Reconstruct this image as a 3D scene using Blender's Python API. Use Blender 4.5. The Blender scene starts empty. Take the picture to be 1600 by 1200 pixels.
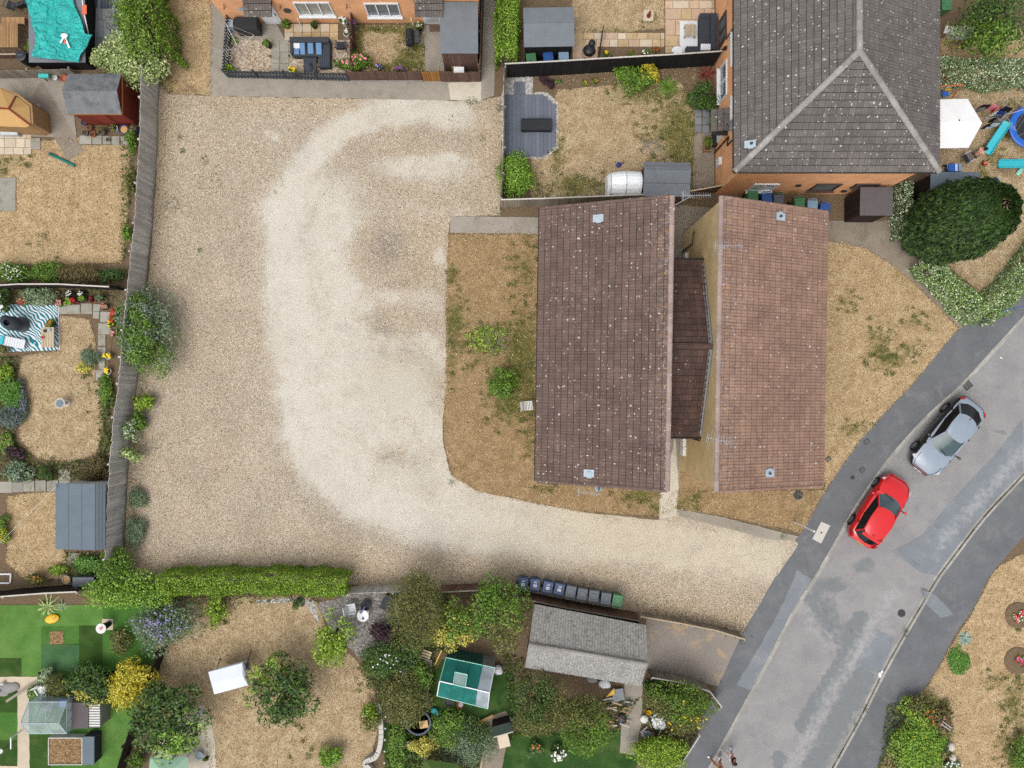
import bpy, bmesh, math, random
import numpy as np
from mathutils import Vector, Matrix

# ------------------------------------------------------------------ camera, sky, sun, exposure
H = 40.0                       # drone height above the gardens
F = 1110.7                     # focal length in photo pixels (24 mm equivalent lens)
sc = bpy.context.scene
cam = bpy.data.objects.new("camera", bpy.data.cameras.new("camera"))
sc.collection.objects.link(cam)
cam.data.sensor_width = 36; cam.data.lens = 36 * F / 1600
cam.data.clip_end = 2000; cam.location = (0, 0, H)
sc.camera = cam
SUN_EL, SUN_AZ = math.radians(64), math.radians(236)     # azimuth from +X towards +Y
world = bpy.data.worlds.new("World"); sc.world = world; world.use_nodes = True
wn = world.node_tree; bg = wn.nodes["Background"]
sky = wn.nodes.new("ShaderNodeTexSky"); sky.sky_type = 'NISHITA'; sky.sun_disc = False
sky.sun_elevation = SUN_EL; sky.sun_rotation = math.pi/2 - SUN_AZ
sky.dust_density = 4.0; sky.air_density = 1.0; sky.ozone_density = 1.0
hs = wn.nodes.new("ShaderNodeHueSaturation"); hs.inputs['Saturation'].default_value = 0.22   # a veil of high cloud
wn.links.new(sky.outputs[0], hs.inputs['Color']); wn.links.new(hs.outputs[0], bg.inputs[0])
bg.inputs[1].default_value = 0.15
sl = bpy.data.lights.new("sun", 'SUN'); sl.energy = .65; sl.angle = math.radians(50); sl.color = (1, .965, .91)
sun = bpy.data.objects.new("sun", sl); sc.collection.objects.link(sun)
sd = Vector((math.cos(SUN_EL)*math.cos(SUN_AZ), math.cos(SUN_EL)*math.sin(SUN_AZ), math.sin(SUN_EL)))
sun.location = (0, 0, 60); sun.rotation_euler = sd.to_track_quat('Z', 'Y').to_euler()
vs = sc.view_settings
vs.view_transform = 'Standard'; vs.look = 'None'; vs.gamma = 1; vs.use_curve_mapping = False
vs.exposure = 0.82
sc.cycles.max_bounces = 6; sc.cycles.transparent_max_bounces = 8
sc.cycles.use_denoising = False

# ------------------------------------------------------------------ helpers
rnd = random.Random(7)
R = math.radians
col = sc.collection
def P(px, py, z=0.0):                      # photo pixel -> point at height z
    k = (H - z) / F
    return Vector(((px-800)*k, (600-py)*k, z))
def PX(pts, z=0.0): return [P(x, y, z) for x, y in pts]
def lin(c):
    c = c/255.0
    return c/12.92 if c <= .04045 else ((c+.055)/1.055)**2.4
ALB = 0.62
def C(r, g, b, k=1.0): return (min(.85, lin(r)*ALB*k), min(.85, lin(g)*ALB*k), min(.85, lin(b)*ALB*k))

# ------------------------------------------------------------------ materials
MATS = {}
class NT:
    def __init__(s, name):
        s.m = bpy.data.materials.new(name); s.m.use_nodes = True
        s.t = s.m.node_tree; s.b = s.t.nodes["Principled BSDF"]
        MATS[name] = s.m
    def n(s, typ, **kw):
        x = s.t.nodes.new(typ)
        for k, v in kw.items():
            if k in x.inputs: x.inputs[k].default_value = v
            else: setattr(x, k, v)
        return x
    def l(s, a, b): s.t.links.new(a, b)
    def pos(s):
        if not hasattr(s, '_pos'): s._pos = s.n("ShaderNodeNewGeometry")
        return s._pos.outputs['Position']
    def island(s):
        s.pos(); return s._pos.outputs['Random Per Island']
    def obj(s): return s.n("ShaderNodeObjectInfo").outputs['Random']
    def uv(s): return s.n("ShaderNodeUVMap").outputs[0]
    def noise(s, scale, detail=3, rough=.55, vec=None, dist=0.0):
        x = s.n("ShaderNodeTexNoise"); x.inputs['Scale'].default_value = scale
        x.inputs['Detail'].default_value = detail; x.inputs['Roughness'].default_value = rough
        x.inputs['Distortion'].default_value = dist
        s.l(vec or s.pos(), x.inputs['Vector']); return x.outputs['Fac']
    def voro(s, scale, feature='F1', out='Distance', vec=None, rand=1.0):
        x = s.n("ShaderNodeTexVoronoi"); x.feature = feature; x.inputs['Scale'].default_value = scale
        x.inputs['Randomness'].default_value = rand
        s.l(vec or s.pos(), x.inputs['Vector']); return x.outputs[out]
    def mapr(s, v, a, b, c=0.0, d=1.0, smooth=False):
        x = s.n("ShaderNodeMapRange"); x.clamp = True
        if smooth: x.interpolation_type = 'SMOOTHSTEP'
        for i, q in enumerate((a, b, c, d)): x.inputs[1+i].default_value = q
        s.l(v, x.inputs[0]); return x.outputs[0]
    def math(s, op, a, b=None):
        x = s.n("ShaderNodeMath"); x.operation = op
        for i, q in enumerate((a, b)):
            if q is None: continue
            if isinstance(q, (int, float)): x.inputs[i].default_value = q
            else: s.l(q, x.inputs[i])
        return x.outputs[0]
    def mix(s, f, a, b, mode='MIX'):
        x = s.n("ShaderNodeMix"); x.data_type = 'RGBA'; x.blend_type = mode
        for q, i in ((f, 0), (a, 6), (b, 7)):
            if isinstance(q, (int, float)): x.inputs[i].default_value = q
            elif isinstance(q, tuple): x.inputs[i].default_value = (*q[:3], 1)
            else: s.l(q, x.inputs[i])
        return x.outputs[2]
    def ramp(s, v, stops, const=False):
        x = s.n("ShaderNodeValToRGB"); e = x.color_ramp.elements
        if const: x.color_ramp.interpolation = 'CONSTANT'
        while len(e) < len(stops): e.new(.5)
        for i, (p, c) in enumerate(stops): e[i].position = p; e[i].color = (*c[:3], 1)
        s.l(v, x.inputs[0]); return x.outputs[0]
    def bright(s, c, v):                       # colour times a scalar socket
        return s.mix(1.0, c, v, 'MULTIPLY')
    def attr(s, name):
        x = s.n("ShaderNodeAttribute"); x.attribute_name = name; return x.outputs['Fac']
    def bump(s, h, strength=.4, dist=.02):
        x = s.n("ShaderNodeBump"); x.inputs['Strength'].default_value = strength; x.inputs['Distance'].default_value = dist
        s.l(h, x.inputs['Height']); s.l(x.outputs[0], s.b.inputs['Normal'])
    def out(s, c, rough=.8, spec=.25, metal=0.0):
        if isinstance(c, tuple): s.b.inputs['Base Color'].default_value = (*c[:3], 1)
        else: s.l(c, s.b.inputs['Base Color'])
        if isinstance(rough, (int, float)): s.b.inputs['Roughness'].default_value = rough
        else: s.l(rough, s.b.inputs['Roughness'])
        s.b.inputs['Specular IOR Level'].default_value = spec; s.b.inputs['Metallic'].default_value = metal
        return s.m

def plain(name, c, rough=.7, var=.25, scale=3.0, objvar=0.0, spec=.25, metal=0.0, bump=0.0, dirt=None):
    """painted / felt / plastic / stone: one colour with blotchy wear and per-piece variation"""
    t = NT(name)
    f = t.math('ADD', t.math('MULTIPLY', t.noise(scale, 4), .65), t.math('MULTIPLY', t.noise(scale*9, 3), .35))
    v = t.mapr(f, .25, .75, 1-var, 1+var)
    if objvar: v = t.math('MULTIPLY', v, t.mapr(t.obj(), 0, 1, 1-objvar, 1+objvar))
    cc = t.bright(c, v)
    if dirt: cc = t.mix(t.mapr(t.noise(scale*.6, 5, .65), .5, .68), cc, dirt)
    if bump: t.bump(t.noise(scale*14, 3), bump, .01)
    return t.out(cc, rough, spec, metal)

def wood(name, c, c2, objvar=.3, rough=.85, grain=1.0):
    t = NT(name)
    mp = t.n("ShaderNodeMapping"); mp.inputs['Scale'].default_value = (22*grain, 22*grain, 2.0)
    t.l(t.pos(), mp.inputs[0])
    g = t.noise(1.0, 4, .6, mp.outputs[0])
    cc = t.mix(t.mapr(g, .3, .7), c, c2)
    cc = t.mix(t.mapr(t.noise(1.1, 4, .6), .45, .7, 0, .6), cc, c2)
    v = t.mapr(t.obj(), 0, 1, 1-objvar, 1+objvar)
    t.bump(g, .3, .01)
    return t.out(t.bright(cc, v), rough, .15)

def leafmat(name, c, c2, c3=None, bright=1.0, trans=.25):
    """leaves: per-leaf colour between c and c2, some c3"""
    t = NT(name)
    i = t.island()
    cc = t.mix(t.mapr(t.noise(2.2, 3), .32, .68), c, c2)
    cc = t.mix(t.mapr(i, .35, 1, 0, .8), cc, c3 or c2)
    cc = t.bright(cc, t.mapr(i, 0, 1, .62*bright, 1.32*bright))
    t.out(cc, .55, .3)
    tr = t.n("ShaderNodeBsdfTranslucent"); t.l(cc, tr.inputs[0])
    mx = t.n("ShaderNodeMixShader"); mx.inputs[0].default_value = trans
    t.l(t.b.outputs[0], mx.inputs[1]); t.l(tr.outputs[0], mx.inputs[2])
    t.l(mx.outputs[0], t.t.nodes["Material Output"].inputs[0])
    return t.m

def glassmat(name, c, rough=.08, spec=.6, alpha=None):
    t = NT(name)
    t.out(t.mix(t.mapr(t.noise(1.5, 2), .4, .6), c, tuple(x*1.35 for x in c)), rough, spec)
    if alpha is not None: t.b.inputs['Alpha'].default_value = alpha
    return t.m

# ------------------------------------------------------------------ meshes
class MB:
    """collects shapes, becomes ONE mesh object"""
    def __init__(s): s.v = []; s.f = []
    def add(s, vs_, fs):
        o = len(s.v); s.v += [tuple(q) for q in vs_]; s.f += [tuple(i+o for i in f) for f in fs]; return s
    def box(s, c, size, rz=0.0, rx=0.0, ry=0.0):
        m = Matrix.Translation(c) @ Matrix.Rotation(rz, 4, 'Z') @ Matrix.Rotation(ry, 4, 'Y') @ Matrix.Rotation(rx, 4, 'X')
        x, y, z = (q/2 for q in size)
        vs_ = [m @ Vector(p) for p in ((-x,-y,-z),(x,-y,-z),(x,y,-z),(-x,y,-z),(-x,-y,z),(x,-y,z),(x,y,z),(-x,y,z))]
        return s.add(vs_, [(3,2,1,0),(4,5,6,7),(0,1,5,4),(1,2,6,5),(2,3,7,6),(3,0,4,7)])
    def hexa(s, b, t):                         # 4 bottom, 4 top corners (counter-clockwise)
        return s.add(list(b)+list(t), [(3,2,1,0),(4,5,6,7),(0,1,5,4),(1,2,6,5),(2,3,7,6),(3,0,4,7)])
    def prism(s, pts, z0, z1):
        pts = [(p[0], p[1]) for p in pts]
        a = sum(pts[i-1][0]*pts[i][1]-pts[i][0]*pts[i-1][1] for i in range(len(pts)))
        if a < 0: pts = pts[::-1]
        n = len(pts)
        vs_ = [(x, y, z0) for x, y in pts] + [(x, y, z1) for x, y in pts]
        return s.add(vs_, [tuple(range(n-1,-1,-1)), tuple(range(n, 2*n))] + [(i, (i+1)%n, n+(i+1)%n, n+i) for i in range(n)])
    def bar(s, p, q, w, h=None, up=(0,0,1)):
        p, q = Vector(p), Vector(q); h = h or w; d = (q-p).normalized(); up = Vector(up)
        if abs(d.dot(up)) > .98: up = Vector((1,0,0))
        a = d.cross(up).normalized(); b = a.cross(d)
        o = [(-1,-1),(1,-1),(1,1),(-1,1)]
        B = [p+a*(w/2*i)+b*(h/2*j) for i, j in o]; T = [q+a*(w/2*i)+b*(h/2*j) for i, j in o]
        return s.add(B+T, [(0,1,2,3),(7,6,5,4),(1,0,4,5),(2,1,5,6),(3,2,6,7),(0,3,7,4)])
    def tube(s, pts, r, n=8, cap=True):
        pts = [Vector(p) for p in pts]; rs = r if isinstance(r, (list, tuple)) else [r]*len(pts); o = len(s.v); vs_ = []
        for i, p in enumerate(pts):
            d = (pts[min(i+1, len(pts)-1)]-pts[max(i-1, 0)]).normalized()
            u = Vector((0,0,1)) if abs(d.z) < .9 else Vector((1,0,0))
            a = d.cross(u).normalized(); b = d.cross(a)
            for k in range(n):
                t = 2*math.pi*k/n; vs_.append(p + (a*math.cos(t)+b*math.sin(t))*rs[i])
        fs = [(i*n+k, i*n+(k+1)%n, (i+1)*n+(k+1)%n, (i+1)*n+k) for i in range(len(pts)-1) for k in range(n)]
        if cap: fs += [tuple(range(n-1,-1,-1)), tuple((len(pts)-1)*n+k for k in range(n))]
        return s.add(vs_, fs)
    def lathe(s, prof, n=20, c=(0,0,0), sx=1.0, sy=1.0):
        vs_ = [(c[0]+r*sx*math.cos(2*math.pi*k/n), c[1]+r*sy*math.sin(2*math.pi*k/n), c[2]+z) for r, z in prof for k in range(n)]
        fs = [(i*n+k, i*n+(k+1)%n, (i+1)*n+(k+1)%n, (i+1)*n+k) for i in range(len(prof)-1) for k in range(n)]
        fs += [tuple(range(n-1,-1,-1)), tuple((len(prof)-1)*n+k for k in range(n))]
        return s.add(vs_, fs)
    def ball(s, c, r, n=10, m=7):
        r = r if isinstance(r, (tuple, list)) else (r, r, r)
        prof = [(max(.002, math.sin(math.pi*i/m)), -math.cos(math.pi*i/m)) for i in range(m+1)]
        vs_ = [(c[0]+q*r[0]*math.cos(2*math.pi*k/n), c[1]+q*r[1]*math.sin(2*math.pi*k/n), c[2]+z*r[2]) for q, z in prof for k in range(n)]
        return s.add(vs_, [(i*n+k, i*n+(k+1)%n, (i+1)*n+(k+1)%n, (i+1)*n+k) for i in range(m) for k in range(n)])
    def poly(s, pts): return s.add(pts, [tuple(range(len(pts)))])
    def xf(s, m): s.v = [tuple(m @ Vector(p)) for p in s.v]; return s

def wall_uv(me):
    uv = me.uv_layers.new(name="UVMap").data
    vv = me.vertices
    for p in me.polygons:
        n = p.normal
        if abs(n.z) > .8: tx, ty = Vector((1,0,0)), Vector((0,1,0))
        else:
            tx = Vector((-n.y, n.x, 0)).normalized(); ty = Vector((0,0,1))
        for li in p.loop_indices:
            c = vv[me.loops[li].vertex_index].co
            uv[li].uv = (c.dot(tx), c.dot(ty))

def base_mat(o):
    return Matrix.Translation(o.location) @ Matrix.Rotation(o.rotation_euler.z, 4, 'Z')
def mesh_of(name, mb, mat, smooth=False, uv=True):
    me = bpy.data.meshes.new(name); me.from_pydata(mb.v, [], mb.f); me.update()
    if uv: wall_uv(me)
    me.materials.append(MATS[mat] if isinstance(mat, str) else mat)
    if smooth: me.polygons.foreach_set('use_smooth', [True]*len(me.polygons))
    return me
def link(name, me, parent=None, loc=(0,0,0), rot=(0,0,0), scale=(1,1,1)):
    o = bpy.data.objects.new(name, me); col.objects.link(o)
    o.location = loc; o.rotation_euler = rot; o.scale = scale
    if parent is not None: o.parent = parent
    return o
def part(name, mb, mat, parent=None, world=True, smooth=False, bevel=0.0, kind=None, label=None):
    """mb in world coordinates (world=True) or in the parent's own frame"""
    if parent is not None and world:
        q = parent; ms = []
        while q is not None: ms.append(base_mat(q)); q = q.parent
        m = Matrix.Identity(4)
        for x in ms: m = x @ m
        mb.xf(m.inverted())
    o = link(name, mesh_of(name, mb, mat, smooth), parent)
    if bevel:
        b = o.modifiers.new("bevel", 'BEVEL'); b.width = bevel; b.segments = 2; b.limit_method = 'ANGLE'
    if kind: o["kind"] = kind
    if label: o["label"] = label
    return o
def tag(o, label, cat, group=None, kind=None):
    o["label"] = label; o["category"] = cat
    if group: o["group"] = group
    if kind: o["kind"] = kind
    return o
def thing(name, label, cat, loc=(0,0,0), rz=0.0, group=None):
    o = bpy.data.objects.new(name, None); col.objects.link(o); o.empty_display_size = .2
    o.location = loc; o.rotation_euler = (0, 0, rz)
    return tag(o, label, cat, group)
def solo(name, mb, mat, label, cat, group=None, smooth=False, bevel=0.0):
    return tag(part(name, mb, mat, None, True, smooth, bevel), label, cat, group)
def dup(root, loc, rz=0.0, label=None, scale=None):
    r = root.copy(); col.objects.link(r); r.location = loc; r.rotation_euler = (0, 0, rz)
    if label: r["label"] = label
    if scale: r.scale = scale
    for ch in list(root.children):
        c = ch.copy(); col.objects.link(c); c.parent = r
        for g in list(ch.children):
            d = g.copy(); col.objects.link(d); d.parent = c
    return r
UNIT = {}
def unit(mat):
    if mat not in UNIT: UNIT[mat] = mesh_of("unit_" + mat, MB().box((0,0,0), (1,1,1)), mat)
    return UNIT[mat]
def piece(name, mat, parent, c, size, rz=0.0, rx=0.0, ry=0.0):
    """one plain piece (board, slab, slat) sharing its mesh with all its alikes; c in world space"""
    if parent is not None:
        m = base_mat(parent).inverted(); c = m @ Vector(c); rz -= parent.rotation_euler.z
    return link(name, unit(mat), parent, c, (rx, ry, rz), size)

# ------------------------------------------------------------------ ground sheets with masks
def inside(pts, x, y):
    r = False; n = len(pts); j = n-1
    for i in range(n):
        xi, yi = pts[i][0], pts[i][1]; xj, yj = pts[j][0], pts[j][1]
        if (yi > y) != (yj > y) and x < (xj-xi)*(y-yi)/(yj-yi)+xi: r = not r
        j = i
    return r
def smooth_line(pts, sub=4):
    """Catmull-Rom through open polyline"""
    pts = [Vector((p[0], p[1], 0)) for p in pts]; out = []
    for i in range(len(pts)-1):
        a, b, c, d = pts[max(i-1,0)], pts[i], pts[i+1], pts[min(i+2,len(pts)-1)]
        for k in range(sub):
            t = k/sub
            out.append(.5*((2*b)+(c-a)*t+(2*a-5*b+4*c-d)*t*t+(3*b-a-3*c+d)*t**3))
    out.append(pts[-1]); return [(p.x, p.y) for p in out]
def seg_d(x, y, pts):
    """numpy distance from x,y arrays to a polyline"""
    best = np.full(x.shape, 1e9)
    for (ax, ay), (bx, by) in zip(pts[:-1], pts[1:]):
        dx, dy = bx-ax, by-ay; L = dx*dx+dy*dy+1e-9
        t = np.clip(((x-ax)*dx+(y-ay)*dy)/L, 0, 1)
        best = np.minimum(best, np.hypot(x-ax-t*dx, y-ay-t*dy))
    return best
def stroke(x, y, pts, w, soft): return np.clip(1-(seg_d(x, y, pts)-w)/soft, 0, 1)
def blob(x, y, cx, cy, rx, ry, soft=.6): return np.clip((1-np.hypot((x-cx)/rx, (y-cy)/ry))/soft, 0, 1)
def sheet(name, pts, z, mat, res=0.0, masks=None, kind='structure', parent=None, label=None, wobble=0.0, pz=0.0):
    """flat ground sheet over a pixel polygon; masks: {attr: f(px, py)} evaluated at its vertices"""
    w = [P(x, y, pz) for x, y in pts]
    if wobble:
        o = []
        for i, p in enumerate(w):
            q = w[(i+1) % len(w)]; d = q-p; n = max(1, int(d.length/.35)); nn = Vector((-d.y, d.x, 0)).normalized()
            for k in range(n): o.append(p+d*k/n + (nn*rnd.uniform(-wobble, wobble) if k else Vector()))
        w = o
    bm = bmesh.new()
    f = bm.faces.new([bm.verts.new((p.x, p.y, z)) for p in w])
    bm.normal_update()
    if f.normal.z < 0: f.normal_flip()
    if res:
        xs = [p.x for p in w]; ys = [p.y for p in w]
        for ax, lo, hi in ((0, min(xs), max(xs)), (1, min(ys), max(ys))):
            k = lo+res
            while k < hi:
                co = (k, 0, z) if ax == 0 else (0, k, z); no = (1,0,0) if ax == 0 else (0,1,0)
                bmesh.ops.bisect_plane(bm, geom=bm.verts[:]+bm.edges[:]+bm.faces[:], plane_co=co, plane_no=no)
                k += res
    bmesh.ops.triangulate(bm, faces=[q for q in bm.faces if len(q.verts) > 4])
    me = bpy.data.meshes.new(name); bm.to_mesh(me); bm.free()
    me.materials.append(MATS[mat])
    if masks:
        n = len(me.vertices); co = np.empty(n*3); me.vertices.foreach_get('co', co); co = co.reshape(-1, 3)
        px = 800+co[:,0]*F/H; py = 600-co[:,1]*F/H
        for k, fn in masks.items():
            a = me.attributes.new(k, 'FLOAT', 'POINT'); a.data.foreach_set('value', np.asarray(fn(px, py), dtype=np.float32)*np.ones(n, np.float32))
    o = link(name, me, parent)
    if kind: o["kind"] = kind
    if label: o["label"] = label
    return o
# ------------------------------------------------------------------ surface materials
def ground_materials():
    # gravel with pale dust worn into tracks
    t = NT('gravel')
    cell = t.voro(24, out='Color'); sep = t.n("ShaderNodeSeparateColor"); t.l(cell, sep.inputs[0])
    peb = t.ramp(sep.outputs[0], [(0, C(74,69,65)), (.2, C(145,130,112)), (.45, C(192,176,152)), (.7, C(214,199,175)), (.9, C(240,232,217)), (1, C(188,156,110))])
    fine = t.ramp(t.noise(42, 2, .8), [(.3, C(72,67,63)), (.48, C(187,171,148)), (.68, C(235,226,208))])
    peb = t.mix(.55, peb, fine)
    big = t.noise(.28, 4, .6)
    peb = t.mix(t.mapr(big, .42, .62, 0, .45), peb, t.bright(peb, (1.0, .94, .87)))
    peb = t.bright(peb, t.mapr(t.noise(.33, 5, .62), .32, .66, .86, 1.06))
    peb = t.mix(t.mapr(t.attr('warm'), 0, 1, 0, .5), peb, t.bright(peb, (1.03, .90, .72)))
    peb = t.mix(t.math('MULTIPLY', t.attr('dark'), t.mapr(t.noise(9, 3), .3, .65, .5, 1.0)), peb, t.bright(peb, (.60, .59, .63)))
    m = t.math('ADD', t.attr('dust'), t.mapr(t.noise(.9, 7, .70, dist=.8), .25, .75, -.42, .36))
    m = t.math('ADD', m, t.mapr(t.noise(30, 2, .8), .3, .7, -.42, .42))
    dustc = t.mix(t.noise(1.1, 4), C(212,205,190), C(230,224,210))
    dustc = t.mix(t.attr('sand'), dustc, C(218,206,184)); dustc = t.bright(dustc, t.mapr(t.noise(34, 2, .8), .3, .7, .86, 1.10))
    cc = t.mix(t.mapr(m, .18, 1.0, 0, .94, True), peb, dustc)
    cc = t.mix(t.math('MULTIPLY', t.mapr(t.noise(.55, 5, .65), .52, .68, 0, .5), t.mapr(t.noise(22, 2), .35, .65)), cc, C(160,154,146))
    cc = t.mix(t.math('MULTIPLY', t.attr('mud'), t.mapr(t.noise(24, 2), .3, .6, .7, 1)), cc, C(207,199,182))
    t.bump(t.math('ADD', sep.outputs[1], t.noise(42, 2)), .55, .025)
    t.out(cc, .95, .1)
    # dry summer lawn with greener patches
    def lawn(name, a, b, c, g1, g2, spot=.5):
        t = NT(name)
        n1 = t.noise(1.4, 6, .72); n2 = t.noise(17, 4, .75); n3 = t.noise(5, 4, .7)
        cc = t.mix(t.mapr(n1, .38, .62), a, b)
        cc = t.mix(t.mapr(n2, .35, .68), t.bright(cc, (.62, .60, .56)), t.bright(cc, (1.2, 1.2, 1.2)))
        cc = t.mix(t.mapr(n3, .52, .68, 0, .65), cc, c)
        sp = t.math('MULTIPLY', t.mapr(t.voro(6.5, rand=1), .05, .17, 1, 0), t.mapr(t.noise(.7, 2), .52, .62))
        cc = t.mix(t.math('MULTIPLY', sp, spot), cc, C(96,88,58))
        gr = t.mix(t.mapr(t.noise(11, 4, .75), .35, .65), g1, g2)
        gm = t.math('ADD', t.attr('green'), t.mapr(t.noise(3.2, 6, .72), .25, .75, -.42, .42))
        cc = t.mix(t.mapr(gm, .15, .78, 0, .92, True), cc, gr)
        bm_ = t.math('ADD', t.attr('bare'), t.mapr(t.noise(2.6, 5, .7), .25, .75, -.35, .35))
        cc = t.mix(t.mapr(bm_, .35, .8, 0, .9, True), cc, t.bright(C(150,126,100), t.mapr(n2, .3, .7, .75, 1.2)))
        t.bump(t.math('ADD', n2, t.noise(60, 2)), .7, .03)
        t.out(cc, .95, .08)
    lawn('dry_lawn', C(220,194,154), C(192,164,124), C(164,146,106), C(104,106,52), C(134,126,70))
    lawn('brown_lawn', C(192,164,126), C(166,138,102), C(134,124,80), C(92,100,44), C(120,116,60), .8)
    lawn('pale_lawn', C(218,196,160), C(186,160,126), C(156,140,104), C(108,110,56), C(138,128,74), .9)
    # plastic / watered green turf; the rolls differ in tone
    for nm, a, b in (('turf_bright', (88,130,58), (106,146,72)), ('turf_mid', (68,114,46), (86,130,58)), ('turf_dark', (52,80,32), (68,96,42)),
                     ('turf_blue', (66,104,66), (82,120,78)), ('lush_grass', (46,78,34), (66,96,46))):
        t = NT(nm); n2 = t.noise(38, 3, .75)
        cc = t.mix(t.mapr(t.noise(1.1, 4), .35, .65), C(*a), C(*b))
        cc = t.bright(cc, t.mapr(n2, .3, .7, .7, 1.25)); cc = t.mix(t.mapr(t.noise(.9, 5, .7), .5, .72, 0, .35), cc, C(120,128,74)); t.bump(n2, .5, .02); t.out(cc, .9, .1)
    # soil, earth
    def earth(name, a, b, d):
        t = NT(name); n = t.noise(8, 6, .75)
        cc = t.mix(t.mapr(n, .3, .7), a, b)
        cc = t.mix(t.mapr(t.voro(14), .08, .2, .7, 0), cc, d)
        t.bump(n, .7, .04); t.out(cc, .95, .08)
    earth('soil', C(104,88,70), C(138,118,94), C(168,150,126))
    earth('dry_earth', C(164,136,104), C(186,160,128), C(206,188,160))
    earth('ground_far', C(136,128,86), C(158,140,100), C(120,118,66))
    # white / grey decorative stone chippings
    def chips(name, a, b, c, scale=16):
        t = NT(name); cell = t.voro(scale, out='Color'); sep = t.n("ShaderNodeSeparateColor"); t.l(cell, sep.inputs[0])
        cc = t.ramp(sep.outputs[0], [(0, a), (.5, b), (1, c)]); cc = t.mix(t.mapr(t.voro(scale), .3, .7, 0, .6), cc, a)
        t.bump(t.voro(scale), -.8, .03); t.out(cc, .9, .15)
    chips('chips_pale', C(150,128,104), C(206,188,164), C(236,226,208), 13)
    chips('chips_grey', C(112,106,100), C(160,154,146), C(198,194,186), 13)
    chips('chips_white', C(150,146,140), C(206,202,198), C(236,234,232), 11)
    chips('chips_brown', C(110,84,56), C(158,128,92), C(190,162,120), 16)
    # tarmac and concrete
    def tar(name, a, b, grit, stain=None, crack=False):
        t = NT(name); n = t.noise(.7, 5, .65)
        cc = t.mix(t.mapr(n, .32, .68), a, b)
        g = t.noise(55, 2, .8)
        cc = t.bright(cc, t.mapr(g, .3, .7, 1-grit, 1+grit))
        if stain:
            cc = t.mix(t.mapr(t.noise(.9, 6, .72, dist=.6), .53, .68, 0, .75), cc, stain)
        cc = t.mix(t.mapr(t.voro(9), .02, .07, .5, 0), cc, tuple(min(.8, q*1.6) for q in b))
        if crack:
            e = t.voro(.55, 'DISTANCE_TO_EDGE', vec=None)
            cc = t.mix(t.mapr(e, .004, .02, .45, 0), cc, tuple(q*.4 for q in a))
        if name in ('tarmac_road', 'tarmac_patch'):
            pm = t.math('ADD', t.attr('patch'), t.mapr(t.noise(2.4, 5, .7), .25, .75, -.35, .35))
            cc = t.mix(t.mapr(pm, .35, .75, 0, .8, True), cc, t.bright(C(122,128,130), t.mapr(g, .3, .7, .88, 1.12)))
            pm = t.math('ADD', t.attr('pale'), t.mapr(t.noise(3.4, 5, .7), .25, .75, -.4, .4))
            cc = t.mix(t.mapr(pm, .25, .9, 0, .6, True), cc, C(182,182,182))
            e = t.voro(.13, 'DISTANCE_TO_EDGE'); cc = t.mix(t.math('MULTIPLY', t.mapr(t.math('ADD', e, t.mapr(t.noise(4, 4), .3, .7, -.01, .01)), .0006, .0022, .4, 0), t.mapr(t.noise(.5, 2), .5, .6)), cc, C(100,100,102))
        t.bump(g, .4, .015); t.out(cc, .88, .2)
    tar('tarmac_path', C(106,108,112), C(121,122,125), .12, C(132,132,133))
    tar('tarmac_road', C(148,145,145), C(162,159,158), .12, C(138,137,139))
    tar('tarmac_patch', C(127,132,138), C(140,145,150), .10, C(156,159,163))
    tar('tarmac_patch_dark', C(120,124,125), C(134,137,138), .08, C(148,150,151))
    tar('concrete', C(152,144,132), C(172,164,150), .07, C(140,130,116))
    tar('concrete_brown', C(142,130,116), C(160,148,132), .07, C(126,114,100))
    tar('concrete_pale', C(204,194,174), C(218,208,190), .05, C(190,178,156))
    tar('concrete_drive', C(146,138,130), C(160,150,140), .09, C(200,168,122))
    tar('path_grey', C(158,149,138), C(172,163,150), .14, C(140,132,122))
    plain('kerb_concrete', C(170,167,159), .9, .24, 2.5, .16)
    plain('iron', C(96,92,90), .6, .3, 20, spec=.4)
    plain('iron_dark', C(52,52,54), .6, .3, 20, spec=.4)
    plain('cover_concrete', C(206,202,192), .8, .1, 4)
    plain('slab_grey', C(168,164,152), .9, .16, 3, .10, dirt=C(140,136,118))
    plain('slab_sand', C(206,180,140), .9, .14, 3, .12, dirt=C(180,156,120))
    plain('slab_pink', C(212,184,156), .9, .12, 3, .13, dirt=C(190,164,140))
    plain('slab_dark', C(140,144,148), .85, .12, 2, .10)
    plain('slab_pale', C(216,200,176), .9, .12, 3, .12)
ground_materials()

# ------------------------------------------------------------------ ground, road, pavements
g = sheet('ground', [(-6000,-6000),(7600,-6000),(7600,7200),(-6000,7200)], -.16, 'ground_far')
WK = [(2000,60),(1800,285),(1700,392),(1600,497),(1555,546),(1505,601),(1450,651),(1400,706),(1368,748),(1332,802),(1305,851),(1275,902),(1240,958),(1200,1034),(1160,1109),(1118,1185),(1080,1255),(980,1440)]
EK = [(2000,300),(1800,522),(1700,632),(1600,742),(1540,806),(1490,871),(1465,905),(1440,947),(1405,1007),(1375,1062),(1345,1122),(1300,1203),(1262,1275),(1170,1460)]
WE = [(2000,-30),(1700,335),(1600,458),(1558,486),(1520,503),(1500,513),(1470,545),(1425,601),(1385,642),(1340,692),(1292,764),(1252,832),(1205,905),(1160,987),(1120,1072),(1082,1152),(1050,1220),(950,1420)]
EE = [(2000,420),(1700,735),(1600,838),(1562,881),(1545,903),(1520,952),(1492,992),(1466,1042),(1440,1083),(1402,1134),(1370,1203),(1330,1290),(1250,1440)]
WK, EK, WE, EE = (smooth_line(q, 3) for q in (WK, EK, WE, EE))
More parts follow.
